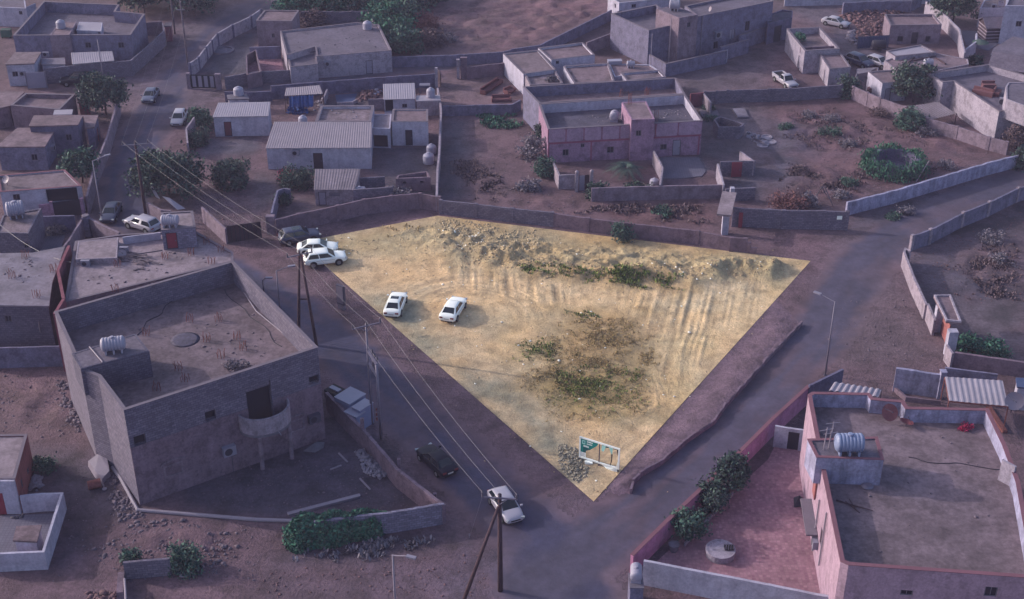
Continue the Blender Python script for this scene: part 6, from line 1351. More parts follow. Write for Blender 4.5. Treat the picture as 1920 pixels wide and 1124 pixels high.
wallrun('lot_wall', 'tan piered wall below the mango tree', Z(4, '612,725 710,770 800,810 985,875'), 2.0, 'wall_tan', pier=4.5); wallrun('lot_wall', 'tan piered wall along the foot of the terrace house', Z(4, '1140,950 1360,1010 1590,1090') + Z(8, '1720,40'), 1.8, 'wall_tan', pier=6)
o = empty('collapsed_roof', G(*z1(4, '1200,850')), 'collapsed tin roof on bent rafters below the mango tree', 'tin roof'); Q = [G(*v, h) for v, h in zip(Z(4, '1010,775 1240,740 1370,825 1190,870'), (1.9, 2.0, 1.6, 1.3))]; corr_sheet([Q[3], Q[2], Q[1], Q[0]], 'tin_dark', 'sheet', o, .35, .04)
for k in range(5): q = Q[3].lerp(Q[2], k / 4); MB().tube([q - Vector((0, 0, .1)), q + Vector((.2, -1.3, -.5))], .05, 5).build('rafter', 'wood', o)
for q in Q: MB().tube([(q.x, q.y, 0), (q.x, q.y, q.z)], .06, 5).build('post', 'wood', o)

# ================================================================== RIGHT FOREGROUND HOUSE
HR, PRp = 7.6, 1.35
TR = [(1515, 741), (1523, 736), (1630, 738), (1637, 747), (1694, 752), (1702, 764), (1853, 767), (1886, 835), (1912, 905), (1945, 1085), (1591, 1060), (1576, 1053), (1541, 881)]
rb_ = building('terrace_house', 'big pink and white house with flat brown roof in the right foreground', TR, HR, PRp, .28, 'wall_palepink', 'roof_brown', 'coping_red', op=[('window', (1858, 1110), .9, .9), ('window', (1700, 1112), .9, .5), ('window', (1540, 1010), 1.0, 1.6, 'wall_orange'), ('door', (1522, 960), .9, 2.1, 'door_white')])
zf = HR - PRp
cb = MB(); ins = offset_poly(ccw([Vector((G(x_, y_, HR).x, G(x_, y_, HR).y)) for x_, y_ in TR]), .30)
for i in range(len(ins)):
    q0, q1 = ins[i], ins[(i + 1) % len(ins)]; cb.quad((q1.x, q1.y, zf + .02), (q0.x, q0.y, zf + .02), (q0.x, q0.y, HR - .03), (q1.x, q1.y, HR - .03))
cb.build('parapet_lining', 'wall_lime', rb_)
T = [(1514, 824), (1645, 820), (1657, 863), (1531, 858)]
building('tank_room', 'white peeling tank room on the big pink and white house', T, zf + 2.5, .08, .2, 'wall_lime', 'roof_grey', 'coping_red', z0=zf - .05, cat='room')
tank_h('ribbed blue-white tank on the peeling tank room', G(1590, 848, zf + 2.5), .75, 2.3, 0, 'tank_blue')
dish('upright red dish on the big house roof', G(1664, 788, zf), .75, R(-75), 35, .4, 'dish_red'); dish('toppled red dish lying on the big house roof', G(1698, 800, zf), .6, R(30), 75, .05, 'dish_red'); bush('rag_heap', 'small pink rag heap at the back of the big house roof', G(1812, 806, zf), (.55, .4, .25), 'leaf_flower', 14, 18, .12, .12, cat='rags')
tag(MB().tube([G(1568, 938, zf + .1), G(1600, 948, zf + .15), G(1637, 958, zf + .1)], [.07, .06, .03], 5).tube([G(1585, 940, zf + .15), G(1612, 962, zf + .1)], .04, 5).tube([G(1592, 936, zf + .2), G(1603, 953, zf + .1)], .04, 5).build('dead_branch', 'wood', None, org=G(1600, 948, zf)), 'dead branch lying in the shade on the big house roof', 'branch')
c = G(1626, 913, zf); tag(MB().lathe([(.42, 0), (.5, .1), (.36, .22), (.1, .26)], c, 14).build('plastic_basin', 'steel', None, org=c), 'upturned basin at the foot of the tank room', 'basin')
for i, (q0, q1, h) in enumerate([((1540, 868), (1543, 795), 3.4), ((1549, 865), (1552, 810), 2.9), ((1556, 830), (1560, 795), 2.0)]):
    p = G(*q0, zf + 2.5 if i == 2 else zf + 1.2); mb = MB().tube([p, p + Vector((.1, 0, h))], .05, 6).tube([p + Vector((-.5, 0, h * .9)), p + Vector((.6, 0, h * .98))], .03, 5); tag(mb.build('antenna_mast', 'pipe_white', None, org=p), ['left white antenna mast beside the tank room', 'middle antenna mast beside the tank room', 'short antenna mast on the tank room'][i], 'antenna')
for i, (q0, q1) in enumerate([((1549, 985), (1546, 1070)), ((1536, 960), (1530, 1010))]):
    c, t_, n_ = on_wall(*q0, TR, HR); c = c + Vector((n_.x, n_.y, 0)) * .12; tag(MB().tube([(c.x, c.y, max(.1, c.z - 4)), (c.x, c.y, min(HR - .3, c.z + 1.2))], .07, 6).build('drain_pipe', 'pipe_white', None, org=(c.x, c.y, 0)), ['right drain pipe on the sunlit side of the big house', 'left drain pipe on the sunlit side of the big house'][i], 'pipe')
c, t_, n_ = on_wall(1533, 905, TR, HR); wp = Vector((c.x, c.y)); wall_panel(wp, t_, n_, -1.0, .2, c.z - 1.6, c.z + 1.3, .12, .16).build('shutter', 'wall_orange', rb_)
c, t_, n_ = on_wall(1522, 1000, TR, HR); wall_panel(Vector((c.x, c.y)), t_, n_, -2.0, 2.6, 2.6, 2.75, .9, .92).build('awning', 'coping', rb_)
ac_on_wall('air conditioner on the sunlit side of the big house', (1533, 1018), TR, HR)
wallrun('stub_wall', 'pale wall stub on the right rim of the big house roof', [(1880, 862), (1905, 875)], HR + .6, 'wall_pale', top=True, z0=zf - .1)
slab_floor('courtyard_paving', [(1226, 1058), (1440, 862), (1453, 836), (1502, 845), (1512, 911), (1560, 1135), (1400, 1110)], .06, 'tile_pink')
wallrun('courtyard_wall', 'long pink courtyard wall along the side road', [(1185, 1042), (1250, 978), (1321, 911), (1383, 852), (1449, 786), (1517, 724)], 2.0, 'wall_rose', top=True, t=.25, cap='coping_red'); wallrun('courtyard_wall', 'dark upper wall continuing behind the ribbed sheet', Z(12, '300,632 545,512'), 2.3, 'wall_greydark', top=True)
wallrun('courtyard_wall', 'white courtyard wall facing the camera at the bottom right', [(1207, 1051), (1440, 1096), (1570, 1122)], 2.4, 'wall_white', top=True, t=.25)
a_, b2 = G(*z1(12, '35,1075')), G(*z1(12, '262,1112')); wl = wallrun('court_door_wall', 'white cross wall with dark doorway at the top of the pink courtyard', Z(12, '35,1075 135,1092'), 2.3, 'wall_white', top=False); wallrun('court_door_wall', 'white wall right of the dark courtyard doorway', Z(12, '215,1104 262,1112'), 2.3, 'wall_white')
a_, b2 = G(*z1(12, '135,1092')), G(*z1(12, '215,1104')); o = empty('court_door', a_, 'dark doorway at the top of the pink courtyard', 'door'); MB().obox(a_, b2, .1, .02, 1.95).build('leaf', 'door_dark', o); MB().obox(a_, b2, .22, 1.952, 2.3).build('lintel', 'wall_white', o)
c = G(1350, 1042); o = empty('round_planter', c, 'round pale planter in the pink courtyard', 'planter'); MB().lathe([(1.15, 0), (1.2, .55), (1.2, .7), (1.05, .7), (1.05, .66), (.05, .66)], c, 24).build('drum', 'wall_pale', o)
c = G(1367, 1028, .70); o = empty('metal_crate', c, 'small dark crate standing on the round planter', 'crate'); MB().rbox((c.x, c.y, c.z + .06), (.75, .6, .12)).build('tray', 'car_trim', o)
for k in range(4): MB().rbox((c.x - .3 + .2 * k, c.y - .28, c.z + .3), (.05, .05, .5)).build('bar', 'steel', o)
c = G(1263, 1034); tag(MB().lathe([(.3, 0), (.42, .7), (.46, .75), (.4, .75)], c, 14).build('plant_pot', 'concrete', None, org=c), 'grey pot at the corner of the pink courtyard', 'pot')
PLN = [G(1283, 1026), G(1374, 930)]; tag(MB().obox(PLN[0], PLN[1], .12, 0, .45).build('planter_edge', 'wall_pale', None, org=PLN[0]), 'raised white kerb of the planting strip beside the pink wall', 'kerb')
tree('courtyard_tree', 'tall spiky dark tree in the courtyard planting strip', G(1366, 925), 3.6, (1.5, 1.5, 1.5), 'leaf_dark', 55, 55, .3, .17, .1); tree('courtyard_tree', 'middle dark shrub tree in the courtyard planting strip', G(1335, 958), 2.4, (1.2, 1.4, 1.1), 'leaf_dark', 40, 50, .3, .15, .08); tree('courtyard_tree', 'lowest rounded shrub tree in the courtyard planting strip', G(1288, 1010), 2.4, (1.35, 1.1, 1.1), 'leaf_mid', 45, 50, .3, .14, .08)
c = G(1497, 945); tag(MB().add([(c.x - .5, c.y - .6, .1), (c.x + .4, c.y - .5, .1), (c.x + .5, c.y + .6, .12), (c.x - .3, c.y + .7, .1), (c.x, c.y, .9)], [(0, 1, 4), (1, 2, 4), (2, 3, 4), (3, 0, 4)]).build('folded_tarp', 'ac_dark', None, org=c), 'black folded tarp against the big house in the courtyard', 'tarp')
c = G(1190, 1110); o = empty('tank_pier', c, 'grey pier carrying a tank at the courtyard corner', 'pier'); p = G(1192, 1085, 2.2); MB().rbox((p.x, p.y - .3, 1.1), (1.0, 1.6, 2.2)).build('shaft', 'wall_grey', o); MB().rbox((p.x, p.y - .3, 2.24), (1.1, 1.7, .08)).build('slab', 'concrete', o)
tank_h('small oval tank on the grey pier at the courtyard corner', Vector((p.x, p.y - .1, 2.28)), .46, 1.5, R(85), 'tank_white')
# behind the big right house
o = empty('ribbed_canopy', G(*z1(12, '620,720')), 'narrow ribbed white sheet behind the big house', 'canopy'); Q = [G(*v, 2.6) for v in Z(12, '442,668 482,606 826,660 802,714')]; corr_sheet([Q[0], Q[3], Q[2], Q[1]], 'tin_pale', 'sheet', o, .55, .05)
for q in Q: MB().tube([(q.x, q.y, 0), (q.x, q.y, 2.55)], .05, 5).build('post', 'steel_dark', o)
wallrun('old_wall', 'weathered white and grey wall beside the white carport', Z(12, '905,672 1225,718'), 2.6, 'wall_lime', t=.3, jit=.05); wallrun('old_wall', 'mossy wall running behind the white carport', Z(12, '1262,640 1640,690'), 2.2, 'wall_grey'); p = G(*z1(12, '1240,722')); tag(MB().rbox((p.x, p.y, 1.5), (.5, .5, 3.0)).rbox((p.x, p.y, 3.03), (.6, .6, .06)).build('gate_pier', 'wall_lime', None, org=p), 'tall weathered pier at the end of the old wall', 'pier')
o = empty('carport', G(*z1(12, '1500,800')), 'white sheet carport behind the big house', 'carport'); Q = [G(*v, 2.9) for v in Z(12, '1316,742 1286,568 1706,596 1746,782')]; corr_sheet([Q[0], Q[3], Q[2], Q[1]], 'tin_pale', 'roof_sheet', o, .5, .02)
MB().obox(Q[0], Q[3], .1, 2.75, 2.87).obox(Q[1], Q[0], .1, 2.75, 2.87).build('edge_beam', 'rust', o)
for q in Q: MB().tube([(q.x, q.y, 0), (q.x, q.y, 2.8)], .06, 6).build('post', 'rust', o)
tag(MB().obox(G(*z1(12, '1600,800')), G(*z1(12, '1720,980')), .5, .02, .25).build('rusty_beam', 'rust', None, org=G(*z1(12, '1660,900'))), 'rusty orange beam at the right rim of the big house', 'beam')
building('blue_lean_to', 'blue-grey lean-to wall at the right edge behind the big house', Z(12, '1810,640 1800,575 1960,580 1960,660'), 2.6, wall='wall_white', roof='tin_blue', slab=True, cat='lean-to'); dish('large white dish at the right end of the white carport', G(*z1(12, '1765,830'), 1.8), .85, R(-95), 25, .9)
wallrun('old_wall', 'low brick wall with openings under the carport edge', Z(12, '905,665 1000,745 1250,775'), .5, 'wall_brown')

# ================================================================== BOTTOM LEFT
T = [(-30, 816), (-30, 898), (28, 898), (51, 815)]
oh_ = building('orange_house', 'white house with an orange side wall at the left edge', T, 3.5, .08, .2, 'wall_orange', 'roof_pale', 'coping', op=[('window', z1(13, '205,190'), .7, .6), ('window', z1(13, '160,280'), .6, .9)])
a_, b2 = G(-30, 898, 3.5), G(28, 898, 3.5); MB().obox((a_.x, a_.y - .16), (b2.x, b2.y - .16), .25, 0, 3.45).build('front', 'wall_white', oh_); p = G(8, 964); tag(MB().rbox((p.x - .3, p.y, 1.1), (1.1, .12, 2.2)).build('house_door', 'door_red', None, org=p), 'dark red door at the left edge of the walled yard', 'door')
wallrun('yard_wall', 'white wall round the small tiled yard at the bottom left', [(37, 930), (78, 926), (116, 925), (81, 1034), (0, 1038), (-40, 1040)], 1.8, 'wall_white', top=True, t=.22); slab_floor('yard_floor', Z(13, '-60,520 145,510 410,500 320,860 -60,900'), .05, 'tile_grey')
building('yard_store', 'low square white store with pots on top in the small tiled yard', Z(13, '92,695 118,592 302,582 268,704'), 1.9, wall='wall_white', roof='roof_sand', slab=True, cat='store'); rubble('pot_group', 'dark pots on the low white store', Z(13, '120,660 230,640 220,690 150,690'), 5, .15, .25, 'ac_dark', zf=lambda x, y: x * 0 + 1.9, cat='pots')
rubble('brick_stack', 'pale bricks and junk between orange wall and white yard', Z(13, '215,340 240,230 300,240 290,330'), 60, .1, .35, 'rock_pale', heap=.4)
wallrun('stub_wall', 'free-standing block wall between two shrubs at the bottom left', Z(13, '915,975 1250,945'), 1.7, 'wall_block'); wallrun('stub_wall', 'low brown wall end pointing at the bottom edge', Z(13, '890,980 880,1130'), .8, 'wall_brown', t=.5); tag(MB().tube([G(*z1(13, '905,975'), .9), G(*z1(13, '915,1150'), .9)], .09, 6).build('ground_pipe', 'pipe_white', None, org=G(*z1(13, '905,975'))), 'white pipe lying on the low brown wall at the bottom', 'pipe')
rubble('rubble_heap', 'loose stones and clods in the lower left clearing', Z(13, '620,720 800,720 1000,520 1700,620 1780,900 1400,960 900,820 700,900'), 500, .05, .22, 'rock_outside'); rubble('rubble_heap', 'white stones below the round shrub at the bottom left', Z(13, '1290,930 1380,900 1410,950 1340,970'), 12, .2, .4, 'rock_pale')
rubble('rubble_heap', 'clods along the dry bed at the bottom edge', Z(13, '620,1080 860,1060 850,1180 640,1180'), 90, .08, .3, 'clay')
# ================================================================== VEGETATION
tree('roadside_tree', 'big dark tree at the left side of the upper road', G(*z1(1, '770,835')), 5.4, (3.1, 2.6, 2.4), 'leaf_dark', 95, 70, .5, .22); tree('bushy_tree', 'large sprawling tree behind the dark wooden pole', G(*z1(5, '1230,330')), 5.2, (4.0, 3.2, 2.6), 'leaf_dark', 120, 70, .55, .23); bush('round_shrub', 'dense round dark shrub right of the sprawling tree', G(*z1(5, '1675,265')), (2.1, 1.9, 1.9), 'leaf_dark', 70, 70, .35, .17)
tree('roadside_tree', 'rounded green tree behind the street lamp above the black gate', G(*z1(5, '600,245')), 4.4, (2.0, 1.9, 1.9), 'leaf_mid', 70, 60, .4, .2); bush('roadside_shrub', 'pale green shrub beside the white hatchback on the upper road', G(*z1(1, '1470,930')), (1.5, 1.4, 1.5), 'leaf_mid', 50, 55, .32, .16); bush('roadside_shrub', 'low hedge shrub behind the white hatchback wall', G(*z1(1, '1440,1040')), (1.2, 2.0, .9), 'leaf_dark', 45, 50, .3, .16)
wallrun('road_wall', 'sunlit wall beside the white hatchback on the upper road', Z(1, '1410,852 1352,935 1362,1040'), 2.0, 'wall_cream', top=True)
tree('mango_tree', 'dark spreading tree in front of the white house at top right', G(*z1(4, '1050,745')), 5.2, (2.7, 2.4, 2.3), 'leaf_dark', 90, 70, .45, .22); bush('lot_shrub', 'grey-green shrub below the dark spreading tree', G(*z1(4, '1035,935')), (2.0, 1.5, 1.5), 'leaf_mid', 55, 55, .35, .17); bush('gate_shrub', 'dark shrub at the end of the block wall by the pickup', G(*z1(4, '580,700')), (1.4, 1.2, 1.6), 'leaf_dark', 45, 50, .35, .18); tree('garden_tree', 'tree at the very top right behind the garden wall', G(*z1(4, '1340,170')), 5.5, (3.4, 2.6, 2.4), 'leaf_dark', 90, 60, .5, .25)
bush('garden_shrub', 'small dark shrub near the green umbrella', G(*z1(4, '1500,465')), (1.1, .9, .7), 'leaf_dark', 30, 40, .25, .16); bush('dry_shrub', 'reddish dry shrub at the right edge below the terrace house', G(*z1(4, '1800,1080')), (2.0, 1.5, 1.8), 'leaf_dry', 50, 45, .4, .18); bush('dark_shrub', 'dark shrub at the right end of the whitewashed wall', G(*z1(8, '1835,130')), (1.2, 1.2, 1.6), 'leaf_dark', 40, 45, .35, .18)
# wood along the top edge: trees one can tell apart
for i, (q, H_, r_, m_) in enumerate([('1050,100', 5, 3.2, 'leaf_dark'), ('1250,60', 6, 3.6, 'leaf_dark'), ('1420,120', 5.5, 3.4, 'leaf_dark'), ('1440,20', 6, 4.0, 'leaf_dark'), ('1000,30', 5.5, 3.4, 'leaf_dark')]):
    tree('wood_tree', ['leftmost dark tree of the grove behind the far utility poles', 'tree of the grove directly behind the far utility pole crossarms', 'right front tree of the grove beside the upper road', 'right back tree of the grove beside the upper road', 'back left tree of the grove behind the high-parapet house'][i], G(*z1(1, q)), H_, (r_, r_ * .9, r_ * .75), m_, 70, 45, .6, .28, group='trees along the top edge')
for i, (q, H_, r_, m_) in enumerate([('300,90', 4, 3.6, 'leaf_bright'), ('480,75', 4.2, 3.6, 'leaf_bright'), ('660,70', 4.5, 3.8, 'leaf_mid'), ('800,40', 4.5, 4, 'leaf_mid'), ('980,60', 4.8, 4.2, 'leaf_dark'), ('1150,50', 4.5, 4, 'leaf_dark'), ('950,200', 4.2, 3.4, 'leaf_bright'), ('1080,200', 4, 3, 'leaf_mid'), ('1010,300', 3.6, 2.8, 'leaf_bright'), ('1070,370', 3, 2.4, 'leaf_mid'), ('560,-20', 4.6, 4, 'leaf_mid'), ('400,0', 4.4, 3.6, 'leaf_mid'), ('1240,0', 4.4, 3.4, 'leaf_dark'), ('880,-30', 4.6, 4.4, 'leaf_mid')]):
    tree('thicket_tree', ['bright green tree at the left end of the thicket', 'bright green tree second from the left in the thicket', 'green tree in the middle of the back wall thicket', 'green tree above the end of the back wall', 'dark tree above the white tank in the thicket', 'dark tree next to the ploughed field', 'bright green tree right of the white tank', 'green tree left of the dry orange shrub', 'bright green tree behind the long house corner', 'lowest green tree of the thicket by the field wall', 'back row tree in the middle of the thicket', 'back row tree at the left of the thicket', 'back row dark tree at the field edge', 'back row tree over the back wall end'][i], G(*z1(2, q)), H_, (r_, r_ * .9, r_ * .7), m_, 75, 45, .6, .26, group='trees of the green thicket', low=-.7)
bush('dry_shrub', 'upper dry orange shrub at the edge of the ploughed field', G(*z1(2, '1225,225')), (2.5, 1.8, 1.6), 'leaf_orange', 70, 45, .42, .18); bush('dry_shrub', 'lower dry orange shrub at the edge of the ploughed field', G(*z1(2, '1250,340')), (2.6, 1.9, 1.6), 'leaf_dry', 65, 45, .42, .18); bush('dry_shrub', 'thin dry brush right of the orange shrubs', G(*z1(2, '1380,300')), (2.0, 1.2, .7), 'leaf_grey', 40, 30, .35, .15); bush('dry_shrub', 'dry yellow shrub behind the long pale house', G(*z1(2, '400,190')), (2.4, 1.2, 1.4), 'leaf_dry', 50, 40, .4, .18)
o = bush('flowering_shrub', 'dark shrub with red blossoms before the long ribbed-roof house', G(*z1(6, '300,270')), (2.0, 1.4, 1.4), 'leaf_dark', 55, 50, .35, .15); cc_, p_ = clumps(G(*z1(6, '235,240')) + Vector((0, 0, .9)), (1.2, .9, 1.1), 16, 30, .25); v_, f_ = leaf_arrays(p_, .14); raw_mesh('blossom', v_, f_, 'leaf_flower', o)
bush('small_shrub', 'pale shrub growing on the plot wall below the trough', G(*z1(6, '1020,385')), (1.5, 1.0, 1.0), 'leaf_grey', 40, 45, .3, .14); bush('small_shrub', 'dark creeper against the curved garden wall', G(*z1(6, '200,395')), (.8, .7, .9), 'leaf_dark', 30, 40, .25, .14)
bush('wall_creeper', 'left creeper hanging on the pink house front wall', G(*z1(7, '620,355')), (1.3, .6, 1.1), 'leaf_dark', 45, 50, .28, .14); bush('wall_creeper', 'right creeper hanging on the pink house front wall', G(*z1(7, '900,335')), (1.9, .6, 1.0), 'leaf_dark', 50, 45, .28, .14); bush('yard_shrub', 'bright shrub at the outer corner of the pink house yard', G(*z1(7, '240,190')), (1.2, 1.0, 1.3), 'leaf_mid', 45, 50, .3, .15); bush('yard_shrub', 'loose grey-leaved shrub left of the pink house', G(*z1(7, '150,60')), (1.7, 1.3, 1.5), 'leaf_grey', 45, 35, .4, .15); bush('yard_shrub', 'columnar dark shrub at the pink house left wall', G(*z1(3, '205,1040')), (.6, .6, 1.6), 'leaf_dark', 30, 40, .25, .14)
bush('lot_brush', 'grey brush heap in the vacant lot left of the small yard gate', G(*z1(7, '120,290')), (1.5, 1.0, .6), 'leaf_grey', 36, 34, .28, .14); bush('plot_shrub', 'dark green shrub against the brown plot wall', G(*z1(7, '800,670')), (1.2, .8, 1.3), 'leaf_mid', 34, 34, .35, .13)
o = bush('dry_shrub', 'dry orange brush beside the bent steel frame near the block wall', G(*z1(8, '170,415')), (2.2, 1.2, .9), 'leaf_orange', 50, 40, .35, .13); bush('dark_shrub', 'dark brush right of the dry orange brush', G(*z1(8, '280,415')), (1.1, .8, .9), 'leaf_grey', 30, 40, .28, .15)
for i, (r_, q, s_, m_) in enumerate([(4, '450,880', 1.6, 'leaf_grey'), (4, '300,850', 1.3, 'leaf_grey'), (4, '130,940', 1.2, 'leaf_mid'), (4, '450,980', 1.9, 'leaf_mid'), (4, '580,1060', 1.6, 'leaf_grey'), (8, '220,160', 1.4, 'leaf_dry'), (8, '590,260', 1.3, 'leaf_mid'), (8, '530,350', 1.5, 'leaf_grey'), (8, '1290,130', 1.5, 'leaf_grey'), (4, '1150,980', 1.8, 'leaf_grey'), (8, '990,470', 1.4, 'leaf_grey'), (8, '910,500', .9, 'leaf_mid'), (8, '1620,660', 2.0, 'leaf_grey'), (8, '1700,830', 1.8, 'leaf_grey'), (4, '800,840', 1.8, 'leaf_dry'), (3, '1430,800', 1.2, 'leaf_mid'), (3, '1440,870', 1.0, 'leaf_mid')]):
    bush('scrub_clump', ['grey twiggy clump in the upper middle of the dry yard', 'grey clump left of the twiggy one in the dry yard', 'green clump at the left of the dry yard', 'largest green clump in the dry yard', 'grey clump left of the overgrown well', 'dry brown clump below the scrap rings', 'green clump beside the bent steel frame', 'grey heap of cuttings right of the bent steel frame', 'grey heap right of the overgrown well', 'grey cuttings by the tan wall of the terrace house', 'grey clump on the verge below the whitewashed wall', 'small green clump on the verge below the whitewashed wall', 'grey heap of cuttings in the right-hand lot', 'lower grey heap in the right-hand lot', 'dry clump below the tan piered wall', 'green weed clump right of the pink house corner', 'green weed clump above the block pen'][i], G(*z1(r_, q)), (s_ * .75, s_ * .6, s_ * .3), m_, 24, 26, .26, .12, group='scrub clumps on waste ground')
# well smothered in creeper
c = G(1676, 318); o = empty('overgrown_well', c, 'round well ring thickly overgrown with green creeper', 'well'); MB().lathe([(3.2, 0), (3.2, 1.6), (2.7, 1.6), (2.7, .05)], c, 28).build('ring', 'wall_greydark', o); MB().lathe([(2.69, .04), (.05, .03)], c, 28).build('water', 'void', o)
an = RNG.uniform(0, 6.283, 5200); rr = 3.2 + RNG.normal(size=5200) * .42; zz = RNG.uniform(.1, 2.0, 5200); pts = np.column_stack([c.x + np.cos(an) * (rr + (2 - zz) * .28), c.y + np.sin(an) * (rr + (2 - zz) * .28), zz * (1 + .15 * np.sin(an * 5))]); v_, f_ = leaf_arrays(pts, .17, .5, .3, True); raw_mesh('creeper', v_, f_, 'leaf_bright', o)
# hedge over the compound wall
c0, c1 = G(*z1(14, '230,690')), G(*z1(14, '960,600')); o = empty('hedge', (c0 + c1) / 2, 'thick dark green creeper hedge over the compound wall at the bottom', 'hedge'); N = 15000; f_ = RNG.random(N); rnd = np.sqrt(np.clip(f_ * 6, 0, 1)) * np.sqrt(np.clip((1 - f_) * 8, .1, 1)); wdt = 1.8 * (1 - .5 * f_) * (1 + .15 * np.sin(f_ * 17)) * rnd; th = RNG.uniform(-.2, math.pi + .2, N); rad = RNG.uniform(.75, 1.05, N)
hgt = (2.25 - .3 * f_) * (.55 + .45 * rnd); xx = c0.x + (c1.x - c0.x) * f_ + RNG.normal(size=N) * .15; yy = c0.y + (c1.y - c0.y) * f_ + np.cos(th) * wdt * rad - .25; zz = np.maximum(.05, np.sin(th) * hgt * rad * (1 + .1 * np.sin(f_ * 23 + th * 3)))
v_, ff = leaf_arrays(np.column_stack([xx, yy, zz]), .15, .6, .4); raw_mesh('foliage', v_, ff, 'leaf_bright', o)
mb = MB()
for k in range(9): q = c0.lerp(c1, k / 8) + Vector((0, .3, 0)); mb.tube([q, q + Vector((.2, .1, 1.4))], [.06, .03], 5)
mb.build('stem', 'bark', o)
bush('round_shrub', 'round shrub at the right end of the free-standing block wall', G(*z1(13, '1345,905')), (1.25, 1.1, 1.2), 'leaf_mid', 50, 55, .28, .13); bush('round_shrub', 'small shrub on the left end of the free-standing block wall', G(*z1(13, '955,850')), (.7, .6, .6), 'leaf_mid', 30, 40, .2, .12); bush('yard_weeds', 'green weeds right of the orange-sided house', G(*z1(13, '310,175')), (1.1, .9, .5), 'leaf_mid', 32, 40, .25, .12)
bush('leafy_shrub', 'left bright leafy shrub above the low brown wall on the right', G(*z1(12, '1430,395')), (1.1, .9, 1.1), 'leaf_bright', 40, 50, .28, .14); bush('leafy_shrub', 'right bright leafy shrub above the low brown wall on the right', G(*z1(12, '1600,420')), (1.7, .9, .9), 'leaf_bright', 48, 50, .28, .14)
# date palm in the pink house yard
c = G(*z1(7, '825,190')); o = empty('date_palm', c, 'young date palm in the yard of the pink house', 'palm'); MB().tube([c, c + Vector((0, 0, .9))], [.3, .24], 9).build('trunk', 'bark', o); vs, fs = [], []
for k in range(30):
    a0 = k * 2.4 + random.uniform(-.2, .2); el = random.uniform(.2, 1.35); L = random.uniform(2.3, 3.1); d2 = Vector((math.cos(a0), math.sin(a0), 0)); pr = [c + Vector((0, 0, .9)) + d2 * (L * s * math.cos(el) + .35 * L * s * s * math.sin(el)) + Vector((0, 0, L * s * math.sin(el) - .95 * L * s * s * math.sin(el) * .75 - .25 * L * s * s)) for s in [i / 9 for i in range(10)]]
    sd_ = Vector((-d2.y, d2.x, 0))
    for i in range(1, 9):
        for s in (-1, 1):
            for h in (0, .5):
                p = pr[i].lerp(pr[i + 1], h); e = p + sd_ * s * .5 * (1 - i / 14) + (pr[i + 1] - pr[i]).normalized() * .25 + Vector((0, 0, -.06)); w2 = (pr[i + 1] - pr[i]).normalized() * .05; b0 = len(vs); vs += [p - w2, p + w2, e + w2 * .4, e - w2 * .4]; fs.append((b0, b0 + 1, b0 + 2, b0 + 3))
raw_mesh('frond', np.array([tuple(v) for v in vs]), np.array(fs), 'leaf_dark', o)
tufts('grass', 'green grass in the vacant lot behind the pink house', Z(2, '1530,860 1640,800 1860,800 1960,900 1960,950 1700,960'), 900, .45, 'leaf_bright'); tufts('dry_grass', 'dry brown grass between the yard wall and the plot wall', Z(7, '560,420 700,380 1400,380 1500,580 1200,560 800,500 400,470'), 1000, .35, 'leaf_dry'); tufts('green_grass', 'greener grass patch in the dry strip above the plot', Z(7, '960,450 1100,380 1250,480 1080,540'), 350, .45, 'leaf_mid')
tufts('dry_grass', 'dry weeds in the vacant lot left of the pink house', Z(6, '1380,60 1600,60 1860,200 1860,400 1550,400 1400,200'), 500, .35, 'leaf_dry'); tufts('weeds', 'dark weeds below the hedge at the bottom', Z(14, '200,820 900,660 1340,680 1340,760 800,860 400,900'), 900, .4, 'leaf_grey'); tufts('dry_grass', 'dry weeds over the waste yard around the overgrown well', Z(4, '60,820 560,770 900,920 1500,1080 900,1124 60,1124'), 600, .3, 'leaf_dry'); tufts('dry_grass', 'dry weeds in the right-hand walled lot', Z(8, '1250,800 1860,560 1860,1124 1350,1124'), 900, .35, 'leaf_dry'); tufts('dry_grass', 'sparse dry weeds along the near side of the whitewashed wall yard', Z(8, '60,80 700,140 1400,120 1200,230 560,350 60,380'), 700, .35, 'leaf_dry')
# bent steel frame and leaning stick in the dry yard
p = [G(*v, h) for v, h in zip(Z(8, '335,355 390,275 415,280 472,412 400,345'), (0, 2.0, 2.0, 0, 0))]; tag(MB().tube([G(*z1(8, '335,370')), p[1]], .06, 5).tube([p[1], p[2]], .06, 5).tube([p[2], G(*z1(8, '472,412'))], .06, 5).tube([p[1], G(*z1(8, '440,360'))], .05, 5).build('steel_frame', 'steel_dark', None, org=G(*z1(8, '400,380'))), 'dark A-shaped steel frame standing in the dry yard', 'frame'); a_ = G(*z1(8, '1075,240')); tag(MB().tube([a_, a_ + Vector((1.6, 1.2, 2.4))], [.07, .04], 6).build('leaning_stick', 'pipe_white', None, org=a_), 'pale stick leaning over the whitewashed wall', 'stick')
for i, q in enumerate(['20,1035', '-40,1060', '-10,1000']): c = G(*z1(4, q)); tag(MB().lathe([(.75, 0), (.78, .12), (.6, .14), (.58, .02)], c, 18).build('scrap_ring', 'rock_pale', None, org=c), ['right scrap ring lying in the dry yard', 'left scrap ring lying in the dry yard', 'upper scrap ring lying in the dry yard'][i], 'ring')
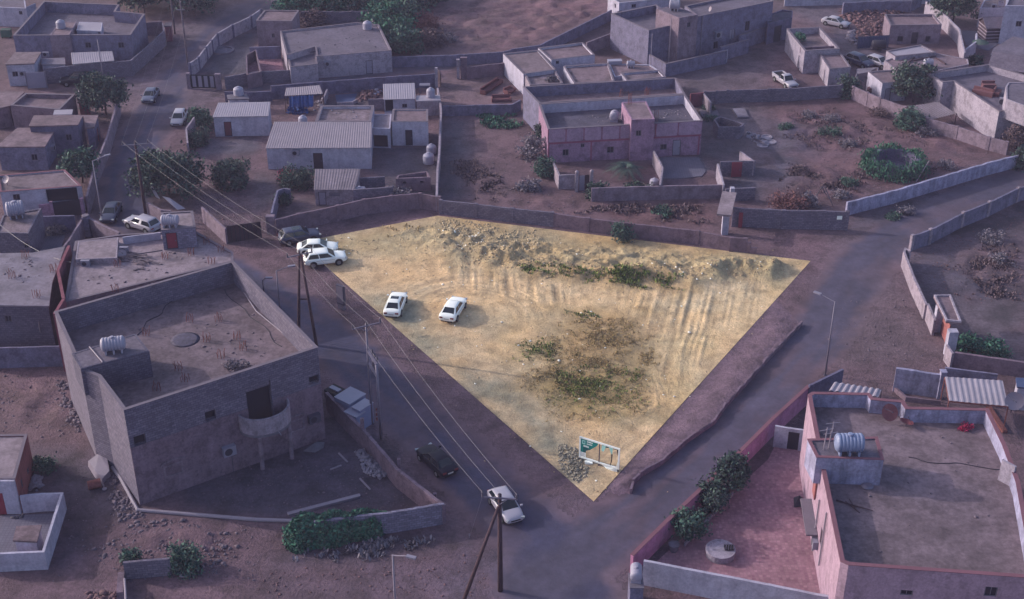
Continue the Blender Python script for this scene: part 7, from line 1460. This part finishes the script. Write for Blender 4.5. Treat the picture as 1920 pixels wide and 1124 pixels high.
# small junk on the bigger roofs
for i, (px, z_, n_, m_) in enumerate([([(250, 610), (420, 540), (560, 650), (300, 740)], ZF, 160, 'rock_outside'), ([(1560, 900), (1680, 800), (1860, 800), (1890, 1050), (1600, 1050)], zf, 70, 'rock_outside'), ([(150, 540), (160, 470), (300, 460), (420, 480), (300, 540)], 5.88, 110, 'rock_outside'), (Z(3, '290,900 330,840 800,820 860,900'), 3.4, 60, 'rock_pale'), (Z(3, '1050,870 1100,800 1260,780 1300,860'), 3.4, 40, 'rock_pale'), (Z(2, '200,380 190,250 700,200 880,200 930,350 460,390'), 3.18, 70, 'roof_dark'), (Z(1, '250,220 330,100 800,110 900,220'), 3.1, 60, 'rock_pale'), (Z(5, '0,1000 20,780 300,770 360,960'), 5.6, 50, 'rock_outside'), (Z(2, '480,870 500,800 820,790 810,870'), 3.15, 50, 'rock_pale'), (Z(4, '1000,520 960,430 1400,430 1300,500'), 2.6, 60, 'rock_pale')]):
    q = [(G(x_, y_, z_).x, G(x_, y_, z_).y) for x_, y_ in px]; xs_ = [v[0] for v in q]; ys_ = [v[1] for v in q]; P_ = np.stack([RNG.uniform(min(xs_), max(xs_), n_ * 3), RNG.uniform(min(ys_), max(ys_), n_ * 3)], 1); P_ = P_[sdist(P_[:, 0], P_[:, 1], q) > .3][:n_]; s_ = .03 + .13 * RNG.random(len(P_)) ** 3
    v_, f_ = rock_verts(len(P_), np.column_stack([P_, z_ + s_ * .2]), s_, .5); c_ = P_.mean(0); tag(raw_mesh('roof_debris', v_, f_, m_, None, (c_[0], c_[1], z_)), 'small debris strewn over ' + ['the block building roof', 'the big right-hand house roof', 'the scrap-strewn pale roof', 'the left roof half of the pink house', 'the right roof half of the pink house', 'the long pale house roof', 'the high-parapet house roof', 'the bare concrete roof', 'the wide grey parapet roof', 'the wide low sandy roof'][i], 'debris', None, 'stuff')
for i, (a0, b0, z_) in enumerate([((1575, 1040), (1545, 900), zf), ((1700, 860), (1880, 880), zf), ((330, 560), (240, 640), ZF), ((420, 545), (530, 650), ZF)]):
    a0, b0 = G(*a0, z_ + .03), G(*b0, z_ + .03); pts_ = [a0.lerp(b0, k / 12) + Vector((.25 * math.sin(k * 1.3 + i), .2 * math.cos(k * .9), 0)) for k in range(13)]; tag(MB().tube(pts_, .035, 5).build('roof_cable', 'ac_dark', None, org=a0), ['dark cable along the left parapet of the big right-hand house', 'dark cable across the right of the big right-hand house roof', 'dark cable wandering over the left of the block building roof', 'dark cable along the right of the block building roof'][i], 'cable')
# ================================================================== VEHICLES
PWC = [Vector(p) for p in PW]
cA = car('sedan', 'white sedan with sunroof on the sandy plot, nearest the plot edge', (742, 580), ((751.5, 596), (763, 566)), 'paint_white', sunroof=True); cB = car('sedan', 'white sedan alone in the open sand, right of the sunroof sedan', (850, 589), ((857, 603), (873, 577)), 'paint_white')
cC = car('suv', 'white crossover in front of the three cars parked at the plot corner', (610, 494), ((586, 503), (635, 497)), 'paint_white'); cD = car('sedan', 'white sedan parked between the crossover and the dark SUV', (596, 473), ((551, 473), (635, 469)), 'paint_white')
for c_ in (cA, cB, cC, cD):
    c_.location.z = max(0, plot_z(c_.location) if sdist(np.array([c_.location.x]), np.array([c_.location.y]), PW)[0] > 0 else .02)
car('suv', 'dark slate SUV with roof glass parked against the plot wall', (562, 452), ((525, 458), (604, 445)), 'paint_slate', sunroof=True); car('sedan', 'black saloon driving away on the main road', (819, 873), ((817.6, 895), (784, 863)), 'paint_black'); car('hatch', 'pale white car behind the strutted wooden pole on the main road', (948, 958), ((917.7, 945), (941, 980)), 'paint_veiled_white')
car('sedan', 'blue-grey saloon at the fork of the upper road', z1(1, '1098,722'), (z1(1, '1165,700'), z1(1, '1125,766')), 'paint_silver'); car('hatch', 'pale hatchback below the blue-grey saloon on the upper road', z1(1, '1305,888'), (z1(1, '1375,860'), z1(1, '1345,925')), 'paint_veiled_white'); car('suv', 'black SUV parked along the grey corner wall at top left', z1(1, '562,612'), (z1(1, '650,622'), z1(1, '480,634')), 'paint_black')
car('sedan', 'dark saloon beside the street lamp above the roof hut', z1(5, '812,490'), (z1(5, '880,455'), z1(5, '835,545')), 'paint_slate'); car('suv', 'pale SUV turning at the bend behind the roof hut', (268, 429), ((270, 435), (246, 427)), 'paint_veiled_white'); car('sedan', 'silver-white saloon beside the red rubble at top right', z1(4, '490,188'), (z1(4, '420,185'), z1(4, '535,210')), 'paint_veiled_white')
car('pickup', 'white pickup parked behind the block wall at top right', z1(4, '122,615'), (z1(4, '75,575'), z1(4, '170,640')), 'paint_veiled_white', cat='pickup'); car('suv', 'navy car squeezed between the stained white houses at top right', z1(4, '662,475'), (z1(4, '610,450'), z1(4, '720,490')), 'paint_navy'); car('hatch', 'pale car half hidden behind the lean-to at top right', z1(4, '800,480'), (z1(4, '740,460'), z1(4, '860,500')), 'paint_veiled_white')
# ================================================================== PLOT DETAILS
zp = plot_height
rubble('debris', 'broken stone and trash along the top of the sandy plot', [(820, 412), (1010, 432), (1010, 470), (900, 490), (840, 455)], 1500, .03, .17, 'rock_plot', zf=zp); rubble('debris', 'dark clods on the earth bank of the sandy plot', [(830, 470), (880, 465), (1000, 490), (1250, 510), (1470, 495), (1480, 520), (1250, 535), (1000, 520), (870, 500)], 2200, .03, .13, 'rock_plot_dark', zf=zp); rubble('debris', 'pale stones strewn over the upper sandy plot', [(600, 460), (820, 412), (1500, 494), (1440, 540), (1000, 525), (800, 500)], 1500, .03, .14, 'rock_plot', zf=zp)
rubble('debris', 'grey gravel heap beside the torn billboard', [(1045, 835), (1085, 840), (1105, 880), (1085, 905), (1060, 890)], 900, .04, .16, 'rock_plot_grey', zf=zp, heap=.08); rubble('debris', 'small clods scattered over the whole sandy plot', [(600, 460), (820, 412), (1500, 494), (1113, 930)], 1500, .025, .09, 'rock_plot_dark', zf=zp); rubble('litter', 'white litter scattered over the sandy plot', [(640, 470), (820, 415), (1490, 496), (1120, 920)], 130, .05, .16, 'litter', zf=zp, cat='litter'); rubble('litter', 'white litter caught in the rubble at the top of the plot', [(830, 425), (900, 440), (910, 470), (860, 480)], 60, .05, .16, 'litter', zf=zp, cat='litter')
rubble('litter', 'white debris pieces near the right end of the earth bank', [(1255, 510), (1345, 515), (1340, 540), (1265, 530)], 12, .1, .24, 'litter', zf=zp, cat='litter')
mz = lambda px, n, h, m, nm: tufts('weeds', nm, px, n, h, m, zf=zp)
mz([(1020, 680), (1225, 680), (1240, 770), (1110, 795), (1020, 770)], 1100, .2, 'leaf_plotgreen', 'green weeds in the lower middle of the sandy plot'); mz([(1020, 585), (1230, 590), (1260, 690), (1220, 790), (1020, 795), (960, 720)], 3200, .16, 'leaf_plotdry', 'dry weeds over the middle of the sandy plot'); mz([(1050, 578), (1140, 580), (1130, 606), (1065, 602)], 240, .26, 'leaf_plotgreen', 'dark weed patch at the top of the weedy middle'); mz([(930, 632), (1055, 634), (1060, 688), (945, 690)], 420, .24, 'leaf_plotgreen', 'separate weed patches left of the weedy middle')
mz([(965, 494), (1050, 500), (1285, 524), (1280, 552), (1100, 538), (970, 522)], 2200, .3, 'leaf_plotgreen', 'green weeds along the foot of the earth bank'); mz([(720, 425), (800, 418), (790, 440), (725, 452)], 150, .3, 'leaf_plotdry', 'dry weeds at the upper left of the plot'); mz([(1010, 700), (1060, 700), (1060, 790), (1020, 780)], 160, .28, 'leaf_plot', 'weeds at the left rim of the weedy middle'); mz([(1150, 450), (1190, 452), (1185, 462), (1155, 460)], 60, .4, 'leaf_plot', 'green weeds at the plot wall shrub')
# loose stones on the waste ground outside
for i, (r_, q, n_) in enumerate([(9, '0,560 450,560 640,1040 300,1000 0,960', 500), (13, '500,380 800,160 1000,520 1860,620 1860,980 950,1000 400,960', 500), (14, '0,920 700,880 1500,780 1800,900 1600,1124 0,1124', 350), (4, '0,740 560,720 900,880 1500,1060 1700,1124 0,1124', 700), (8, '0,60 1500,60 1300,200 560,370 0,420', 700), (8, '1080,740 1860,450 1860,1124 1200,1124', 900), (6, '1350,30 1860,40 1860,420 1350,360', 350), (7, '0,300 480,320 500,480 0,440', 200), (2, '1300,40 1860,-80 1860,375 1450,380', 400), (3, '-100,0 650,-60 700,80 250,300 -100,350', 500), (12, '500,0 1120,0 1280,420 900,480 480,480', 300), (5, '1450,300 1860,200 1860,500 1660,520', 150)]):
    rubble('loose_stones', ['loose stones on the rough ground left of the block building', 'loose stones in the clearing below the block building', 'loose stones on the sandy track at the bottom', 'loose stones in the upper half of the dry yard', 'loose stones in the lower half of the dry yard', 'loose stones and chips in the right-hand walled lot', 'loose stones in the vacant lot beside the divider wall', 'loose stones before the small yard gate', 'loose stones on the left of the ploughed field', 'loose stones on the right of the ploughed field', 'loose stones on the open ground before the red gate', 'loose stones in the garden left of the ribbed-roof house'][i], Z(r_, q), n_, .025, .13, ('rock_outside', 'rock_outside', 'clay')[i % 3], cat='stones')
# torn billboard
bl, br = G(1085.5, 862), G(1160.5, 886); bl.z = br.z = plot_z(bl); tx = (br - bl); LB = tx.length; tx.normalize(); nb = Vector((tx.y, -tx.x, 0)); zb0 = bl.z
hb = HH((1085.5, 862), 819); o = empty('torn_billboard', (bl + br) / 2, 'torn teal and white billboard frame at the lower tip of the plot', 'billboard'); z0b, z1b = zb0 + .25, zb0 + hb
Pb = lambda u, z, o_=0: (bl.x + tx.x * u + nb.x * o_, bl.y + tx.y * u + nb.y * o_, z); A2 = Vector((bl.x, bl.y)); t2 = Vector((tx.x, tx.y)); n2 = Vector((nb.x, nb.y))
frame_bars(A2, t2, n2, 0, LB, z0b, z1b, .14, .1, .05).build('frame', 'sign_white', o); hB = z1b - z0b
def sheet(name, pts, mat, off, par=None): return MB().add([Pb(u * LB, z0b + v * hB, off) for u, v in pts] + [Pb(u * LB, z0b + v * hB, off - .015) for u, v in pts], [tuple(range(len(pts))), tuple(range(2 * len(pts) - 1, len(pts) - 1, -1))] + [(i, i + len(pts), (i + 1) % len(pts) + len(pts), (i + 1) % len(pts)) for i in range(len(pts))]).build(name, mat, par or o)
s1 = sheet('torn_sheet', [(.03, .30), (.16, .30), (.18, .42), (.27, .50), (.36, .66), (.44, .80), (.48, .95), (.03, .95)], 'sign_teal', .03); sheet('torn_sheet', [(.03, .05), (.17, .05), (.17, .30), (.03, .30)], 'sign_white', .03); sheet('torn_sheet', [(.10, .30), (.16, .30), (.18, .42), (.27, .5), (.30, .56), (.10, .56)], 'sign_darkteal', .034)
sheet('logo', [(.07, .70), (.15, .70), (.15, .88), (.07, .88)], 'sign_pale', .036, s1); sheet('logo_mark', [(.09, .75), (.13, .75), (.13, .83), (.09, .83)], 'sign_teal', .041, s1)
for (u0, u1, v0, v1) in [(.19, .33, .83, .89), (.19, .32, .73, .78), (.11, .24, .58, .66)]:
    k = u0
    while k < u1 - .01: w_ = random.uniform(.012, .024); sheet('lettering', [(k, v0), (min(k + w_, u1), v0), (min(k + w_, u1), v1 - random.choice((0, .015))), (k, v1)], 'sign_white', .037, s1); k += w_ + .006
for v in (.12, .18, .24): sheet('lettering', [(.05, v), (.15, v), (.15, v + .015), (.05, v + .015)], 'steel', .036)
sheet('torn_scrap', [(.56, .90), (.66, .95), (.64, .78), (.60, .62), (.55, .66)], 'sign_pale', .03); sheet('torn_scrap', [(.55, .94), (.78, .95), (.70, .86), (.60, .84)], 'sign_darkteal', .026); sheet('torn_scrap', [(.72, .96), (.83, .96), (.82, .62), (.79, .66), (.76, .8)], 'sign_pale', .03); sheet('torn_scrap', [(.82, .97), (.97, .97), (.97, .80), (.95, .62), (.93, .9), (.84, .9)], 'sign_black', .03); sheet('torn_scrap', [(.80, .62), (.83, .64), (.82, .3), (.785, .06), (.775, .06), (.80, .4)], 'sign_black', .028); sheet('torn_scrap', [(.92, .05), (.97, .05), (.97, .42), (.95, .3)], 'sign_white', .03)
MB().rbox((*[Pb(LB * .5, 0)[i] for i in (0, 1)], (z0b + z1b) / 2), (.07, .07, hB - .28), math.atan2(tx.y, tx.x)).build('strut', 'steel_dark', o)
for u in (.03, .5, .97): q = Pb(LB * u, 0); MB().rbox((q[0], q[1], (zb0 - .2 + z0b) / 2), (.12, .12, z0b - zb0 + .2), 0).build('leg', 'steel_dark', o)
for i, (pts, mt) in enumerate([([(1096, 866), (1111, 866), (1111, 872), (1097, 872)], 'sign_white'), ([(1126, 870), (1160, 881), (1158, 886), (1148, 884), (1137, 880)], 'sign_white')]):
    q = [G(*v) for v in pts]; z_ = max(plot_z(v) for v in q); mb = MB().add([(v.x, v.y, z_ + .06 + .16 * (k % 2)) for k, v in enumerate(q)] + [(v.x, v.y, z_ - .03) for v in q], [tuple(range(len(q)))] + [(k, k + len(q), (k + 1) % len(q) + len(q), (k + 1) % len(q)) for k in range(len(q))]); tag(mb.build('fallen_sheet', mt, None, org=q[0]), ['square white sheet fallen left below the torn billboard', 'long white sheet fallen right below the torn billboard'][i], 'sheet')
# ================================================================== added lilac haze box that lifts the dark tones like a veil
hm = bpy.data.materials.new('haze'); hm.use_nodes = True; hn = hm.node_tree.nodes; hn.clear()
ho = hn.new('ShaderNodeOutputMaterial'); pv = hn.new('ShaderNodeVolumePrincipled'); pv.inputs['Color'].default_value = (.74, .64, 1.0, 1); pv.inputs['Density'].default_value = .00025
hm.node_tree.links.new(pv.outputs[0], ho.inputs['Volume']); MATS['haze'] = hm
hb_ = MB().boxm((-4200, -4200, -1.4), (4200, 4200, CAM_H + 3)).build('haze', 'haze'); tag(hb_, 'thin lilac haze added over the whole village to lift its dark tones', 'haze', kind='stuff')
